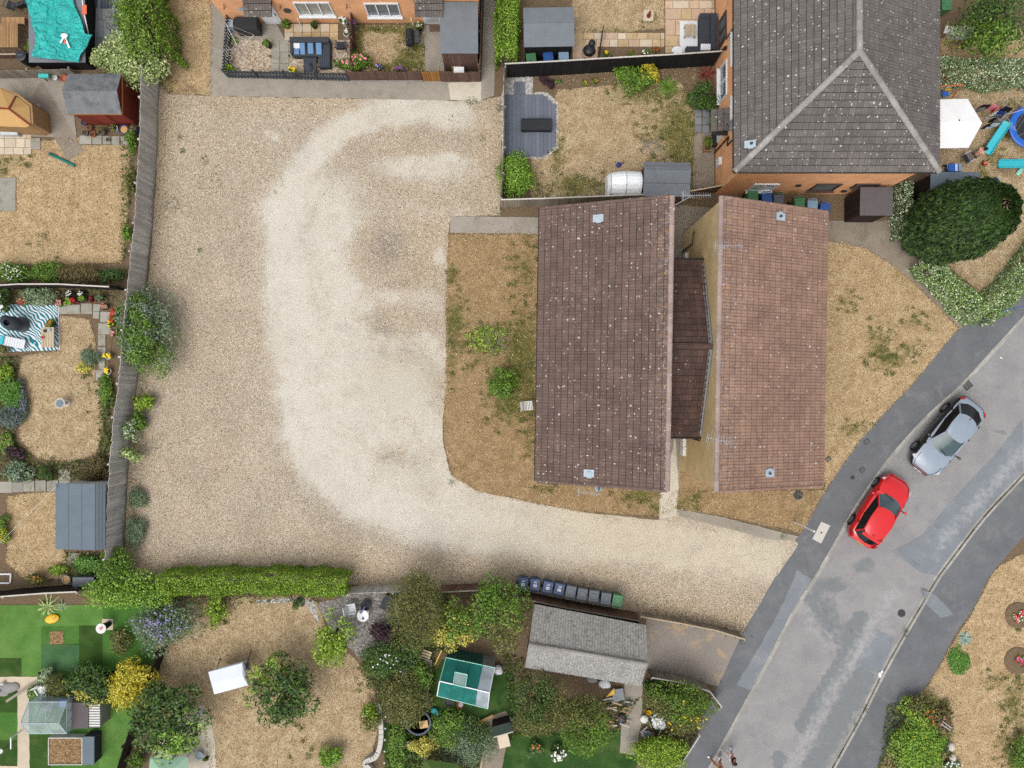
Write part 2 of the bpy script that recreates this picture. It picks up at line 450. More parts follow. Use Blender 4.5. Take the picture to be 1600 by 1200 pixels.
def rpatch(x, y):
    v = np.maximum.reduce([stroke(x, y, [(1345,965),(1320,1030),(1255,1135)], 9, 9), stroke(x, y, [(1350,1060),(1310,1130),(1262,1215)], 14, 18)*.8, blob(x, y, 1218, 1190, 16, 22, .4), stroke(x, y, [(1272,930),(1305,985)], 14, 22)*.7, blob(x, y, 1300, 915, 40, 22, .7)*.9, stroke(x, y, [(1440,860),(1520,770),(1590,690)], 16, 30)*.3, blob(x, y, 1352, 884, 30, 20, .5)*.7])
    return v
def rpale(x, y):
    return np.maximum.reduce([stroke(x, y, [(1395,930),(1300,1080),(1240,1200)], 5, 22)*.6, stroke(x, y, [(1470,850),(1540,770),(1600,705)], 4, 16)*.7, stroke(x, y, [(1252,950),(1300,1010)], 8, 14)*.5, stroke(x, y, [(1420,790),(1500,690),(1600,590)], 3, 14)*.3])
sheet('road', WK + EK[::-1], -.095, 'tarmac_road', .3, {'patch': rpatch, 'pale': rpale})
def patch(pts, m, z): sheet('road_patch', pts, z, m, .4, {'patch': lambda x, y: x*0, 'pale': rpale}, wobble=.03)
patch([(1600,655),(1556,712),(1500,770),(1440,838),(1395,862),(1442,896),(1466,900),(1492,866),(1542,802),(1600,740)], 'tarmac_patch', -.090)
patch([(1368,982),(1400,998),(1376,1052),(1338,1042)], 'tarmac_patch', -.0885)
# land either side, with a step down to the road
def land(name, line, side):
    w = [P(*p) for p in line]
    far = P(side, 2400), P(side, -1600)
    mb = MB(); pts = [(p.x, p.y) for p in w] + [(far[0].x, far[0].y), (far[1].x, far[1].y)]
    mb.poly([(x, y, 0) for x, y in (pts if side < 800 else pts[::-1])])
    for a, b in zip(w[:-1], w[1:]): mb.poly([(a.x,a.y,0),(a.x,a.y,-.16),(b.x,b.y,-.16),(b.x,b.y,0)])
    o = part(name, mb, 'soil'); o["kind"] = 'structure'; return o
land('garden_ground', WK, -1800); land('verge_ground', EK, 3400)
sheet('pavement', WK + WE[::-1], .010, 'tarmac_path')
sheet('pavement', EK + EE[::-1], .010, 'tarmac_path')
sheet('pavement_patch', [(1268,905),(1240,958),(1200,1034),(1175,1080),(1150,1070),(1190,1005),(1225,940),(1245,890)], .014, 'tarmac_patch', wobble=.03)
sheet('pavement_patch', [(1092,1152),(1122,1105),(1112,1150),(1128,1180),(1105,1178)], .0145, 'tarmac_path', wobble=.03)
sheet('pavement_patch', [(1440,920),(1462,930),(1490,960),(1470,965),(1448,945)], .014, 'tarmac_patch', wobble=.02)
def kerb(line, side, name):
    base = thing(name, 'x', 'x'); del base["label"]; del base["category"]; base["kind"] = 'structure'
    w = [P(*p) for p in line]; L = .915; acc = 0; pos = w[0].copy(); i = 0; stones = []
    while i < len(w)-1:
        d = w[i+1]-pos
        if d.length >= L: pos2 = pos+d.normalized()*L; stones.append((pos.copy(), pos2)); pos = pos2
        else:
            i += 1
            if i < len(w)-1:                     # turn the corner within one stone
                rest = L-d.length; q = w[i]+(w[i+1]-w[i]).normalized()*rest; stones.append((pos.copy(), q)); pos = q
    for a, b in stones:
        m = (a+b)/2
        if not (-32 < m.x < 34 and -26 < m.y < 26): continue
        d = b-a; ang = math.atan2(d.y, d.x); nn = Vector((-d.y, d.x, 0)).normalized()*side
        piece('kerb_stone', 'kerb_concrete', base, m+nn*.062+Vector((0,0,-.055+rnd.uniform(-.004,.004))), (d.length-.012, .125, .16), ang)
        piece('channel_block', 'kerb_concrete', base, m-nn*.08+Vector((0,0,-.128+rnd.uniform(-.003,.003))), (d.length-.012, .13, .09), ang)
    return base
kerb(WK, -1, 'kerb'); kerb(EK, 1, 'kerb')

# ------------------------------------------------------------------ the gravel court
GR = [(247,118),(262,146),(330,150),(500,153),(650,155),(752,158),(785,150),(783,250),(782,337),(705,338),(701,365),(701,420),(697,470),(697,600),(692,665),(694,700),(705,742),(745,767),(830,783),(905,799),(1030,812),(1058,795),(1130,808),(1240,842),(1247,850),(1205,912),(1160,987),(1060,968),(1000,962),(830,925),(560,915),(192,905),(192,860),(197,740),(214,600),(232,440),(244,280)]
def dust(x, y):
    v = stroke(x, y, [(720,182),(650,168),(600,174),(552,193),(505,226),(468,272),(448,322)], 12, 26)*1.0
    v = np.maximum(v, stroke(x, y, smooth_line([(448,322),(452,420),(462,520),(470,620),(490,700),(545,762),(640,805),(760,828),(900,838),(1050,852),(1190,872)]), 24, 40)*np.clip(1.0-(x-700)/2500, .82, 1))
    v = np.maximum(v, stroke(x, y, [(500,330),(520,480),(530,600),(560,690),(640,755),(760,795),(880,820)], 40, 66)*.86)
    v = np.maximum(v, stroke(x, y, [(560,690),(620,640),(660,690),(690,770)], 38, 50)*.8)
    v = np.maximum(v, blob(x, y, 665, 262, 120, 36, .7)*.85); v = np.maximum(v, blob(x, y, 720, 185, 60, 40, .8)*.6)
    v = np.maximum(v, stroke(x, y, [(560,462),(600,462),(670,466),(685,475)], 4, 26)*.55)
    v = np.maximum(v, stroke(x, y, [(552,545),(600,532),(660,530),(690,560)], 8, 36)*.7)
    v = np.maximum(v, blob(x, y, 684, 400, 18, 26)*1.0); v = np.maximum(v, stroke(x, y, [(530,385),(546,360)], 3, 8))
    v = np.maximum(v, stroke(x, y, [(418,208),(432,214)], 3, 8)*.8); v = np.maximum(v, stroke(x, y, [(390,720),(440,722)], 2, 16)*.35)
    v = np.maximum(v, blob(x, y, 1080, 850, 130, 60, .8)*.75); v = np.maximum(v, blob(x, y, 700, 246, 22, 7, .4)*1.3)
    v = np.maximum(v, blob(x, y, 690, 330, 140, 26, .9)*.42)
    return np.maximum(v - .9*blob(x, y, 612, 395, 88, 62, .6) - .5*blob(x, y, 620, 505, 70, 26, .8) - .7*blob(x, y, 625, 225, 90, 22, .8) - .35*blob(x, y, 620, 715, 55, 30, .8), 0)
def dark(x, y):
    v = np.maximum.reduce([blob(x, y, 604, 390, 42, 46, .9), blob(x, y, 622, 444, 30, 10, .8)*.8, stroke(x, y, [(448,400),(470,365),(486,320)], 3, 16)*.6,
                           stroke(x, y, [(480,745),(520,790),(560,820)], 8, 35)*.55, stroke(x, y, [(436,640),(440,690)], 3, 10)*.6, blob(x, y, 598, 518, 25, 12)*.6,
                           stroke(x, y, [(545,560),(570,550),(650,548),(670,560)], 3, 12)*.6, blob(x, y, 615, 720, 28, 22, .9)*.5, blob(x, y, 665, 640, 30, 20, .9)*.5,
                           stroke(x, y, [(600,830),(720,850)], 6, 24)*.35])
    return v
def warm(x, y):
    v = np.clip((400-x)/170, 0, 1)*.55
    v = np.maximum(v, stroke(x, y, [(250,160),(242,300),(232,440),(214,600),(200,740),(196,890),(400,905),(560,900),(800,905),(1000,950),(1160,985)], 8, 50)*1.0)
    v = np.maximum(v, stroke(x, y, [(770,170),(765,330)], 8, 34)*.9)
    return np.maximum(v, np.maximum(blob(x, y, 660, 400, 60, 90, .8)*.7, stroke(x, y, [(330,160),(620,165)], 4, 24)*.8))
def mud(x, y): return np.maximum(blob(x, y, 618, 598, 84, 62, .7)*.9, blob(x, y, 690, 246, 20, 6, .5)*.8)
sheet('gravel_court', GR, .012, 'gravel', .22, {'dust': dust, 'dark': dark, 'warm': warm, 'mud': mud, 'sand': lambda x, y: np.clip((x-640)/320, 0, 1)}, wobble=.05)

# ------------------------------------------------------------------ lawns and paths
LAWNS = []
def lawn(name, pts, green=(), bare=(), m='dry_lawn', z=.02, wob=.04):
    LAWNS.append((pts, green, m))
    mk = lambda bl: (lambda x, y: np.maximum.reduce([np.zeros_like(x)]+[blob(x, y, *b[:4], .9)*(b[4] if len(b) > 4 else .8) for b in bl]))
    return sheet(name, pts, z, m, .3, {'green': mk(green), 'bare': mk(bare)}, wobble=wob)
lawn('lawn', [(701,366),(846,366),(840,755),(1032,765),(1029,806),(905,799),(830,785),(745,767),(706,743),(695,700),(693,665),(697,600),(697,470)],
     [(705,430,14,20,.8),(712,500,26,60,.75),(815,560,40,120,.9),(760,540,60,60,.5),(820,420,30,60,.5),(800,625,50,60,.8),(830,690,16,60,.5),(850,762,30,8,.7),(1000,775,50,16,.8),(705,560,10,50,.7),(1022,790,8,20,.8)],
     [(770,535,32,26,.8),(735,770,30,8,.7)], 'brown_lawn')
lawn('lawn', [(1052,768),(1290,766),(1252,832),(1130,806),(1058,794),(1030,806)], [(1075,785,40,20,.6)], [(1080,790,30,20,.4)], 'brown_lawn')
lawn('lawn', [(1286,376),(1320,378),(1352,388),(1388,410),(1430,444),(1466,480),(1497,513),(1470,545),(1425,601),(1385,642),(1340,692),(1289,766),(1282,600)],
     [(1390,560,45,26,.75),(1375,540,30,50,.6),(1430,500,26,22,.6),(1335,670,34,20,.6),(1320,470,26,20,.5),(1420,545,30,20,.55)], [(1360,450,30,20,.4)], 'dry_lawn')
lawn('lawn', [(252,0),(330,0),(330,148),(262,146),(250,130),(258,60)], [(255,120,20,40,.6)], [(295,140,40,20,.8)], 'dry_lawn')
lawn('lawn', [(-40,228),(130,215),(205,226),(200,330),(192,410),(60,414),(-40,410)], [(20,250,40,26,.4),(70,385,30,26,.25),(0,260,16,40,.5)], [(200,300,8,80,.6),(85,325,20,14,.3)], 'dry_lawn')
lawn('lawn', [(92,492),(120,488),(140,500),(152,545),(160,600),(162,680),(150,710),(110,722),(60,718),(34,690),(26,640),(28,590),(36,556),(92,548)], [(60,720,40,14,.6),(140,600,14,60,.3)], [(120,600,46,40,.35),(100,660,40,30,.3)], 'pale_lawn')
lawn('lawn', [(12,775),(90,765),(100,860),(112,880),(104,905),(40,905),(10,880)], [(20,770,40,10,.4)], [], 'dry_lawn')
lawn('lawn', [(258,935),(480,930),(500,945),(512,990),(545,1020),(575,1050),(600,1100),(575,1210),(330,1215),(320,1140),(240,1120),(245,1050),(250,985)],
     [(460,1115,30,40,.3),(480,1170,40,20,.3),(580,1050,30,40,.5),(340,960,30,30,.4)], [(300,1010,60,30,.4),(445,985,60,50,.35),(515,1030,40,20,.5)], 'pale_lawn')
lawn('lawn', [(868,150),(880,108),(960,98),(1085,92),(1085,310),(830,310),(830,245),(868,230)],
     [(1062,210,36,80,1.1),(1080,260,16,60,1.1),(1000,150,60,26,.7),(870,240,16,40,.8),(900,290,60,30,.9),(960,300,40,26,1.0),(830,285,20,40,.7),(1040,140,30,20,.9),(1040,200,50,60,.6)], [(960,178,30,20,.4),(1010,222,26,18,.5)], 'pale_lawn')
lawn('lawn', [(890,-40),(1038,-40),(1038,44),(965,52),(898,52)], [(960,48,50,6,.7),(1015,30,30,14,.4)], [], 'pale_lawn')
lawn('lawn', [(552,40),(660,38),(664,110),(552,112)], [(640,95,40,30,1.1),(600,45,60,10,1.1),(560,70,14,60,.9),(640,50,30,30,.9),(600,105,60,10,.9),(650,70,20,60,1.)], [], 'pale_lawn')
lawn('lawn', [(1462,118),(1700,118),(1700,430),(1600,395),(1556,480),(1478,412),(1440,360),(1462,300)],
     [(1565,210,26,20,.8),(1552,240,20,30,.7),(1580,160,26,12,.6),(1535,270,14,20,.8)], [(1572,262,34,22,1.1)], 'pale_lawn')
lawn('lawn', [(1468,60),(1700,30),(1700,117),(1468,117)], [], [(1500,70,40,14,1.)], 'dry_lawn', .016)
lawn('lawn', [(1640,845),(1562,883),(1545,905),(1520,954),(1494,994),(1466,1044),(1440,1085),(1402,1136),(1372,1203),(1372,1260),(1800,1260),(1800,800)],
     [(1585,1100,30,60,.7),(1500,1040,20,10,.4),(1560,1060,40,20,.45),(1590,960,20,30,.6),(1575,1160,30,40,.5)], [], 'dry_lawn', wob=.06)
sheet('lawn', [(840,368),(1288,378),(1284,764),(1052,768),(1032,764),(842,754)], .0155, 'brown_lawn', 1.5, {'green': lambda x, y: x*0+.15, 'bare': lambda x, y: x*0})
# concrete and tarmac paths
def pave(pts, m, z=.028, name='path', wob=.015): return sheet(name, pts, z, m, wobble=wob)
pave([(330,-40),(362,-40),(362,115),(760,120),(754,158),(650,156),(328,150)], 'concrete', .026)
pave([(700,130),(752,128),(752,158),(704,156)], 'concrete_pale', .031)
pave([(748,-40),(776,-40),(772,150),(752,157)], 'concrete', .030)
pave([(704,338),(850,340),(850,366),(703,364)], 'path_grey')
pave([(1030,765),(1052,700),(1052,640),(1060,760),(1056,806),(1030,811)], 'concrete_pale', .034)
pave([(1058,795),(1130,808),(1248,838),(1240,845),(1200,842),(1130,824),(1062,806)], 'concrete', .032)
pave([(1046,340),(1062,320),(1300,345),(1330,345),(1402,345),(1420,385),(1442,408),(1470,450),(1520,503),(1500,514),(1466,480),(1430,444),(1388,410),(1352,388),(1288,376),(1046,390)], 'concrete_brown')
pave([(1040,320),(1070,325),(1064,700),(1060,770),(1045,770)], 'concrete', .024)
pave([(50,152),(66,125),(131,236),(106,252)], 'concrete_brown', .040)
pave([(-40,122),(110,120),(120,215),(-40,212)], 'concrete', .034)
pave([(1010,962),(1160,988),(1122,1072),(1005,1046)], 'concrete_drive')
pave([(976,1066),(1004,1068),(1002,1130),(992,1180),(968,1176),(972,1120)], 'concrete')
pave([(1085,208),(1115,208),(1116,300),(1082,296)], 'concrete_brown', .030)
pave([(662,40),(694,38),(694,112),(664,112),(664,72),(652,70)], 'concrete', .032)
pave([(335,36),(432,36),(446,62),(446,112),(424,112),(424,62),(380,62),(335,60)], 'concrete', .032)
pave([(28,1060),(62,1058),(60,1075),(46,1090),(47,1240),(28,1240)], 'slab_pale', .034, wob=.02)
pave([(-40,1057),(62,1057),(50,1075),(10,1078),(-40,1090)], 'slab_pale', .037)
pave([(318,1100),(328,1120),(336,1160),(342,1240),(222,1240),(240,1170),(300,1110)], 'concrete_pale', .030, wob=.03)
pave([(752,1125),(790,1110),(800,1124),(782,1210),(748,1210),(756,1150)], 'concrete_brown', .034)
# ------------------------------------------------------------------ building materials
def brickmat(name, a, b, mortar):
    t = NT(name); x = t.n("ShaderNodeTexBrick"); t.l(t.uv(), x.inputs['Vector'])
    x.inputs['Color1'].default_value = (*a, 1); x.inputs['Color2'].default_value = (*b, 1); x.inputs['Mortar'].default_value = (*mortar, 1)
    x.inputs['Scale'].default_value = 1; x.inputs['Mortar Size'].default_value = .011; x.inputs['Brick Width'].default_value = .225; x.inputs['Row Height'].default_value = .075
    x.inputs['Bias'].default_value = -.1
    cc = t.bright(x.outputs['Color'], t.mapr(t.noise(1.3, 5, .65), .3, .7, .82, 1.12))
    t.bump(x.outputs['Fac'], -.4, .01); t.out(cc, .9, .15)
def tilemat(name, a, b, lichen, orange, amt, orx=None):
    t = NT(name)
    r = t.math('FRACT', t.math('ADD', t.math('MULTIPLY', t.island(), 7.3), t.math('MULTIPLY', t.obj(), 3.1)))
    cc = t.mix(r, a, b)
    cc = t.bright(cc, t.mapr(t.noise(.8, 5, .65), .3, .7, .82, 1.16))
    cc = t.bright(cc, t.mapr(t.noise(40, 2, .7), .3, .7, .86, 1.14))
    cc = t.mix(t.mapr(t.noise(7, 5, .75), .56, .75, 0, .5), cc, lichen)
    for s_, th, rad in ((2.1, 1-.5*amt, .105), (3.8, 1-.46*amt, .13)):
        v = t.n("ShaderNodeTexVoronoi"); v.voronoi_dimensions = '2D'; v.inputs['Scale'].default_value = s_
        wv = t.n("ShaderNodeVectorMath"); wv.operation = 'ADD'; t.l(t.pos(), wv.inputs[0])
        nz = t.n("ShaderNodeTexNoise"); nz.inputs['Scale'].default_value = 9; t.l(t.pos(), nz.inputs['Vector'])
        sc_ = t.n("ShaderNodeVectorMath"); sc_.operation = 'SCALE'; sc_.inputs[3].default_value = .11; t.l(nz.outputs['Color'], sc_.inputs[0]); t.l(sc_.outputs[0], wv.inputs[1])
        t.l(wv.outputs[0], v.inputs['Vector'])
        sp = t.n("ShaderNodeSeparateColor"); t.l(v.outputs['Color'], sp.inputs[0])
        rr = t.math('MULTIPLY', sp.outputs[1], rad)
        on = t.math('MULTIPLY', t.math('LESS_THAN', v.outputs['Distance'], rr), t.math('GREATER_THAN', t.math('ADD', sp.outputs[0], t.mapr(t.noise(.55, 3), .35, .65, -.22, .22)), th))
        ring = t.math('SUBTRACT', on, t.math('MULTIPLY', t.math('MULTIPLY', t.math('LESS_THAN', v.outputs['Distance'], t.math('MULTIPLY', rr, .6)), on), t.math('GREATER_THAN', sp.outputs[2], .7)))
        cc = t.mix(t.math('MULTIPLY', ring, .85), cc, C(216,210,204))
    if orx:                                    # orange lichen growing along the ridge and verges
        sx = t.n("ShaderNodeSeparateXYZ"); t.l(t.pos(), sx.inputs[0])
        m = t.mapr(sx.outputs[0], orx[0], orx[1])
        mp = t.n("ShaderNodeMapping"); mp.inputs['Scale'].default_value = (1.4, 5.5, 1); t.l(t.pos(), mp.inputs[0])
        cc = t.mix(t.math('MULTIPLY', m, t.mapr(t.noise(1.3, 4, .7, mp.outputs[0]), .53, .66, 0, .75)), cc, orange)
        cc = t.mix(t.math('MULTIPLY', m, t.mapr(t.noise(6, 4, .75), .5, .66, 0, .75)), cc, C(196,184,180))
    t.bump(t.noise(60, 3), .3, .008)
    t.out(cc, .9, .15)
brickmat('brick_orange', C(214,150,104,1.55), C(200,138,94,1.55), C(208,172,136,1.5))
brickmat('brick_yellow', C(214,190,142,1.35), C(204,178,130,1.35), C(182,164,132,1.3))
tilemat('tile_brown', C(122,102,94), C(108,90,83), C(142,126,118), C(190,146,84), 1.05, (6.2, 7.6))
tilemat('tile_red', C(162,131,113), C(147,118,103), C(190,168,158), C(204,150,92), .7, (11.5, 9.0))
tilemat('tile_mid', C(104,82,74), C(84,67,62), C(120,96,88), C(168,104,80), .2)
tilemat('tile_grey', C(120,114,110), C(106,101,98), C(146,140,134), C(190,150,90), 1.2)
tilemat('tile_ridge', C(176,156,148), C(160,140,132), C(206,196,190), C(204,150,90), .8)
tilemat('tile_hip', C(168,164,158), C(140,136,130), C(220,218,214), C(190,150,90), .8)
plain('fascia_dark', C(46,44,46), .6, .2, 4)
plain('white_upvc', C(242,243,245), .4, .05, 2, spec=.4)
plain('brown_frame', C(84,66,60), .5, .15, 4)
plain('lead', C(178,194,204), .5, .18, 5, spec=.4)
plain('lead_dark', C(140,146,150), .6, .25, 5)
plain('aerial_grey', C(168,170,174), .5, .15, 9, spec=.4)
plain('metal_pale', C(206,208,212), .4, .12, 9, spec=.5, metal=.4)
plain('metal_dark', C(70,72,76), .5, .2, 9, spec=.4)
glassmat('pane_dark', C(96,110,116)); glassmat('pane_pale', C(196,206,206)); glassmat('pane_blind', C(150,152,140), .15, .5)
plain('grey_felt', C(116,120,124), .95, .16, 2.2, bump=.5)

# ------------------------------------------------------------------ roof tiles
TW, GAUGE = .30, .33
def tile_mb():
    L = GAUGE-.026; sec = [(0,0),(.045,.002),(.065,.016),(.09,.025),(.115,.016),(.135,.002),(.195,.002),(.215,.016),(.24,.025),(.265,.016),(.285,.002),(.294,.0)]  # tile cut short: dark deck in the gap stands in for the lap shadow
    mb = MB(); n = len(sec)
    vs_ = [(x, 0, z+.046) for x, z in sec]+[(x, L, z+.030) for x, z in sec]+[(sec[0][0], 0, .014), (sec[-1][0], 0, .014)]
    fs = [(i, i+1, n+i+1, n+i) for i in range(n-1)] + [tuple([2*n, 2*n+1]+[i for i in range(n-1, -1, -1)])]
    return mb.add(vs_, fs)
TILE = tile_mb()
TMESH = {}
def tile_roof(parent, O, U, V, nu, nv, mat, keep=300, poly=None, cuts=(), name='roof_tile', shift=0.0):
    """nu x nv tiles from O along U (eave) and V (up the slope), in the parent's frame; poly: (u,v) outline to stay inside"""
    O, U, V = Vector(O), Vector(U).normalized(), Vector(V).normalized(); N = U.cross(V)
    B = Matrix((U, V, N)).transposed().to_4x4()
    spots = []
    for j in range(nv):
        for i in range(nu):
            u, v = i*TW+shift, j*GAUGE
            if poly:
                q = [inside(poly, u+a, v+b) for a, b in ((.02,.02),(TW-.02,.02),(TW-.02,GAUGE),(.02,GAUGE))]
                if not any(q): continue
                full = all(q)
            else: full = True
            spots.append((u, v, full))
    if mat not in TMESH: TMESH[mat] = mesh_of('roof_tile', MB().add(TILE.v, TILE.f), mat)
    spots.sort(key=lambda s: (not s[2], -s[1]))
    rest = MB()
    for k, (u, v, full) in enumerate(spots):
        M = Matrix.Translation(O+U*u+V*v) @ B @ Matrix.Rotation(rnd.uniform(-.012, .012), 4, 'Z') @ Matrix.Rotation(rnd.uniform(-.008, .006), 4, 'X')
        if k < keep and full:
            o = link(name, TMESH[mat], parent); o.matrix_local = M
        else: rest.add([M @ Vector(p) for p in TILE.v], TILE.f)
    if rest.v:
        me = mesh_of(name, rest, mat)
        if cuts:
            bm = bmesh.new(); bm.from_mesh(me)
            for co, no in cuts: bmesh.ops.bisect_plane(bm, geom=bm.verts[:]+bm.edges[:]+bm.faces[:], plane_co=co, plane_no=no, clear_outer=True)
            bm.to_mesh(me); bm.free()
        o = link(name, me, parent); o["kind"] = 'stuff'
def ridge_caps(parent, a, b, mat, r=.13, name='ridge_tile', step=.45):
    a, b = Vector(a), Vector(b); d = b-a; n = max(1, round(d.length/step)); L = d.length/n
    mb = MB(); m = 8; u = d.normalized(); s = u.cross(Vector((0,0,1))).normalized(); w = s.cross(u)
    if w.z < 0: w = -w
    vs_ = []
    for t, rr in ((0, r*1.06), (L*1.04, r*.96)):
        for k in range(m+1):
            an = math.pi*k/m; vs_.append(u*t + s*math.cos(an)*rr + w*(math.sin(an)*rr*.75))
    fs = [(k, k+1, m+2+k, m+1+k) for k in range(m)] + [tuple(range(m, -1, -1)), tuple(range(m+1, 2*m+2))]
    me = mesh_of(name, mb.add(vs_, fs), mat, smooth=False)
    for i in range(n): link(name, me, parent, a+u*(L*i)+Vector((0,0,rnd.uniform(-.006,.006))), (0, 0, rnd.uniform(-.01,.01)))
def window(parent, c, w, h, t, n, frame='white_upvc', pane='pane_dark', cols=2, sill=True, world=True):
    """window on a wall: centre c, width w, height h, along tangent t, facing n"""
    c, t, n = Vector(c), Vector(t), Vector(n); z = Vector((0,0,1))
    q = lambda a, b, o: c+t*a+z*b+n*o
    mb = MB(); f = .07
    for a, b, ww, hh in ((0, h/2-f/2, w, f), (0, -h/2+f/2, w, f)): mb.bar(q(-w/2,b,.02), q(w/2,b,.02), .09, f)
    for a in [-w/2+f/2, w/2-f/2] + [-w/2+w*i/cols for i in range(1, cols)]: mb.bar(q(a,-h/2+f+.001,.018), q(a,h/2-f-.001,.018), f, .085, up=n)
    if sill: mb.bar(q(-w/2-.05,-h/2-.03,.07), q(w/2+.05,-h/2-.03,.07), .2, .055)
    fr = part('window', mb, frame, parent, world)
    for i in range(cols):
        a0, a1 = -w/2+w*i/cols+f*.4, -w/2+w*(i+1)/cols-f*.4
        m2 = MB().poly([q(a0,-h/2+f*.5,-.005), q(a1,-h/2+f*.5,-.005), q(a1,h/2-f*.5,-.005), q(a0,h/2-f*.5,-.005)])
        part('pane', m2, pane, fr, world)
    return fr
def vent(parent, p, U, V, mat='lead', s=.5, pipe=True):
    p, U, V = Vector(p), Vector(U).normalized(), Vector(V).normalized(); N = U.cross(V)
    mb = MB(); B = Matrix((U, V, N)).transposed().to_4x4(); B.translation = p+N*.085
    mb.box((0,0,0), (.36, .52, .012)); mb.box((.08,.03,.02), (.30, .25, .03))
    o = part('vent_flashing', mb.xf(B), mat, parent, False)
    if pipe: part('vent_pipe', MB().lathe([(.06,-.08),(.06,.12),(.035,.12),(.035,.06)], 12).xf(Matrix.Translation(p+N*.12+V*.05)), 'metal_dark', o, False)
def wallbox(x0, y0, x1, y1, z): return MB().prism([(x0,y0),(x1,y0),(x1,y1),(x0,y1)], 0, z)

# ------------------------------------------------------------------ the pair of flats with opposed lean-to roofs
FP, FR = (8.4, 1.85, 0), -R(.95)
HL = 6.78
west = thing('house', 'brick house with wide dark brown tiled lean-to roof above the dry brown lawn', 'house', FP, FR)
part('wall', MB().add([(-6.75,-HL+.12,0),(-1.2,-HL+.12,0),(-1.2,HL-.12,0),(-6.75,HL-.12,0),(-6.75,-HL+.12,4.55),(-1.2,-HL+.12,7.05),(-1.2,HL-.12,7.05),(-6.75,HL-.12,4.55)],
     [(0,1,5,4),(1,2,6,5),(2,3,7,6),(3,0,4,7),(4,5,6,7)]), 'brick_yellow', west, False)
def leanto(house, xe, ze, xr, zr, mat, keep, sign):
    run = xr-xe; V = Vector((run, 0, zr-ze)); L = V.length; V.normalize()
    U = Vector((0, -1, 0)) if sign > 0 else Vector((0, 1, 0))
    N = U.cross(V)
    O = Vector((xe, HL, ze)) if sign > 0 else Vector((xe, -HL, ze))
    E = U*(2*HL)
    deck = MB().hexa([O-N*.12, O+E-N*.12, O+E+V*L-N*.12, O+V*L-N*.12], [O-N*.012, O+E-N*.012, O+E+V*L-N*.012, O+V*L-N*.012])
    rf = part('roof', deck, 'fascia_dark', house, False)
    nv = int((L-.03)/GAUGE)+1
    nu = int(2*HL/TW)
    tile_roof(rf, O-V*.06, U, V, nu, 20, mat, keep, shift=(2*HL-nu*TW)/2)
    top = O+V*L
    ridge_caps(rf, top+N*.05, top+E+N*.05, 'tile_ridge', .12)
    for e in (Vector((0,0,0)), E):              # verge caps down both gables
        ridge_caps(rf, O+e+N*.035, top+e+N*.035, mat, .075, 'verge_tile', .33)
    g = O-V*.07+Vector((0,0,-.08))
    part('gutter', MB().tube([g, g+E], .06, 8), 'fascia_dark', house, False)
    return rf, O, U, V, N
rfW, OW, UW, VW, NW = leanto(west, -7.07, 4.6, -1.13, 7.3, 'tile_brown', 300, 1)
for u, v in ((.75, 3.0), (13.0, 2.75)): vent(rfW, OW+UW*u+VW*v, -UW if u > 5 else UW, VW if u < 5 else -VW, 'lead', pipe=False) if False else vent(rfW, OW+UW*u+VW*v, UW, VW, 'lead', pipe=False)
east = thing('house', 'yellow brick house with reddish tiled lean-to roof and tall blank wall beside the narrow passage', 'house', FP, FR)
part('wall', MB().add([(1.14,-HL+.12,0),(6.75,-HL+.12,0),(6.75,HL-.12,0),(1.14,HL-.12,0),(1.14,-HL+.12,7.05),(6.75,-HL+.12,4.7),(6.75,HL-.12,4.7),(1.14,HL-.12,7.05)],
     [(0,1,5,4),(1,2,6,5),(2,3,7,6),(3,0,4,7),(4,5,6,7)]), 'brick_yellow', east, False)
rfE, OE, UE, VE, NE = leanto(east, 7.08, 4.8, 1.08, 7.3, 'tile_red', 300, -1)
for u, v in ((13.0, 3.0), (.75, 3.4)): vent(rfE, OE+UE*u+VE*v, UE, VE, 'lead')
# tiled link between the two
YR, YN, YS, ZE, ZR = -.05, 4.3, -4.42, 4.47, 6.28
lk = MB().add([(-1.1,YN,ZE),(1.1,YN,ZE),(1.1,YR,ZR),(-1.1,YR,ZR),(1.1,YS,ZE),(-1.1,YS,ZE)], [(0,3,2,1),(3,5,4,2)])
lr = part('link_roof', lk, 'fascia_dark', east, False)
part('link_wall', MB().prism([(-1.15,YS+.2),(1.12,YS+.2),(1.12,YN-.2),(-1.15,YN-.2)], 0, ZE-.03), 'brick_yellow', east, False)
Vn = Vector((0, YR-YN, ZR-ZE)); Vs = Vector((0, YR-YS, ZR-ZE))
tile_roof(lr, (1.08, YN+.04, ZE+.02), (-1,0,0), Vn, 7, int(Vn.length/GAUGE)+1, 'tile_mid', 140, name='link_tile')
tile_roof(lr, (-1.06, YS-.04, ZE+.02), (1,0,0), Vs, 7, int(Vs.length/GAUGE)+1, 'tile_mid', 140, name='link_tile')
ridge_caps(lr, (-1.05, YR, ZR+.05), (1.05, YR, ZR+.05), 'tile_mid', .13, 'link_ridge_tile')
for a, b in (((1.02,YN,ZE+.06),(1.02,YR,ZR+.08)), ((1.02,YR,ZR+.08),(1.02,YS,ZE+.06))): part('lead_flashing', MB().bar(a, b, .17, .03), 'lead_dark', lr, False)
for y in (YN+.12, YS-.12): part('gutter', MB().tube([(-1.1,y,ZE-.02),(1.12,y,ZE-.02)], .05), 'fascia_dark', east, False)
for y, z in ((5.1,.9),(-5.0,1.1),(-5.5,1.1)): part('meter_box', MB().box((1.05,y,z), (.18,.48,.62)), 'white_upvc', east, False, bevel=.01)
part('drain_pipe', MB().tube([(1.07,5.6,0),(1.07,5.6,2.2),(1.07,6.2,2.6)], .035), 'fascia_dark', east, False)
part('drain_pipe', MB().tube([(1.07,YS-.25,0),(1.07,YS-.25,4.4)], .04), 'fascia_dark', east, False)

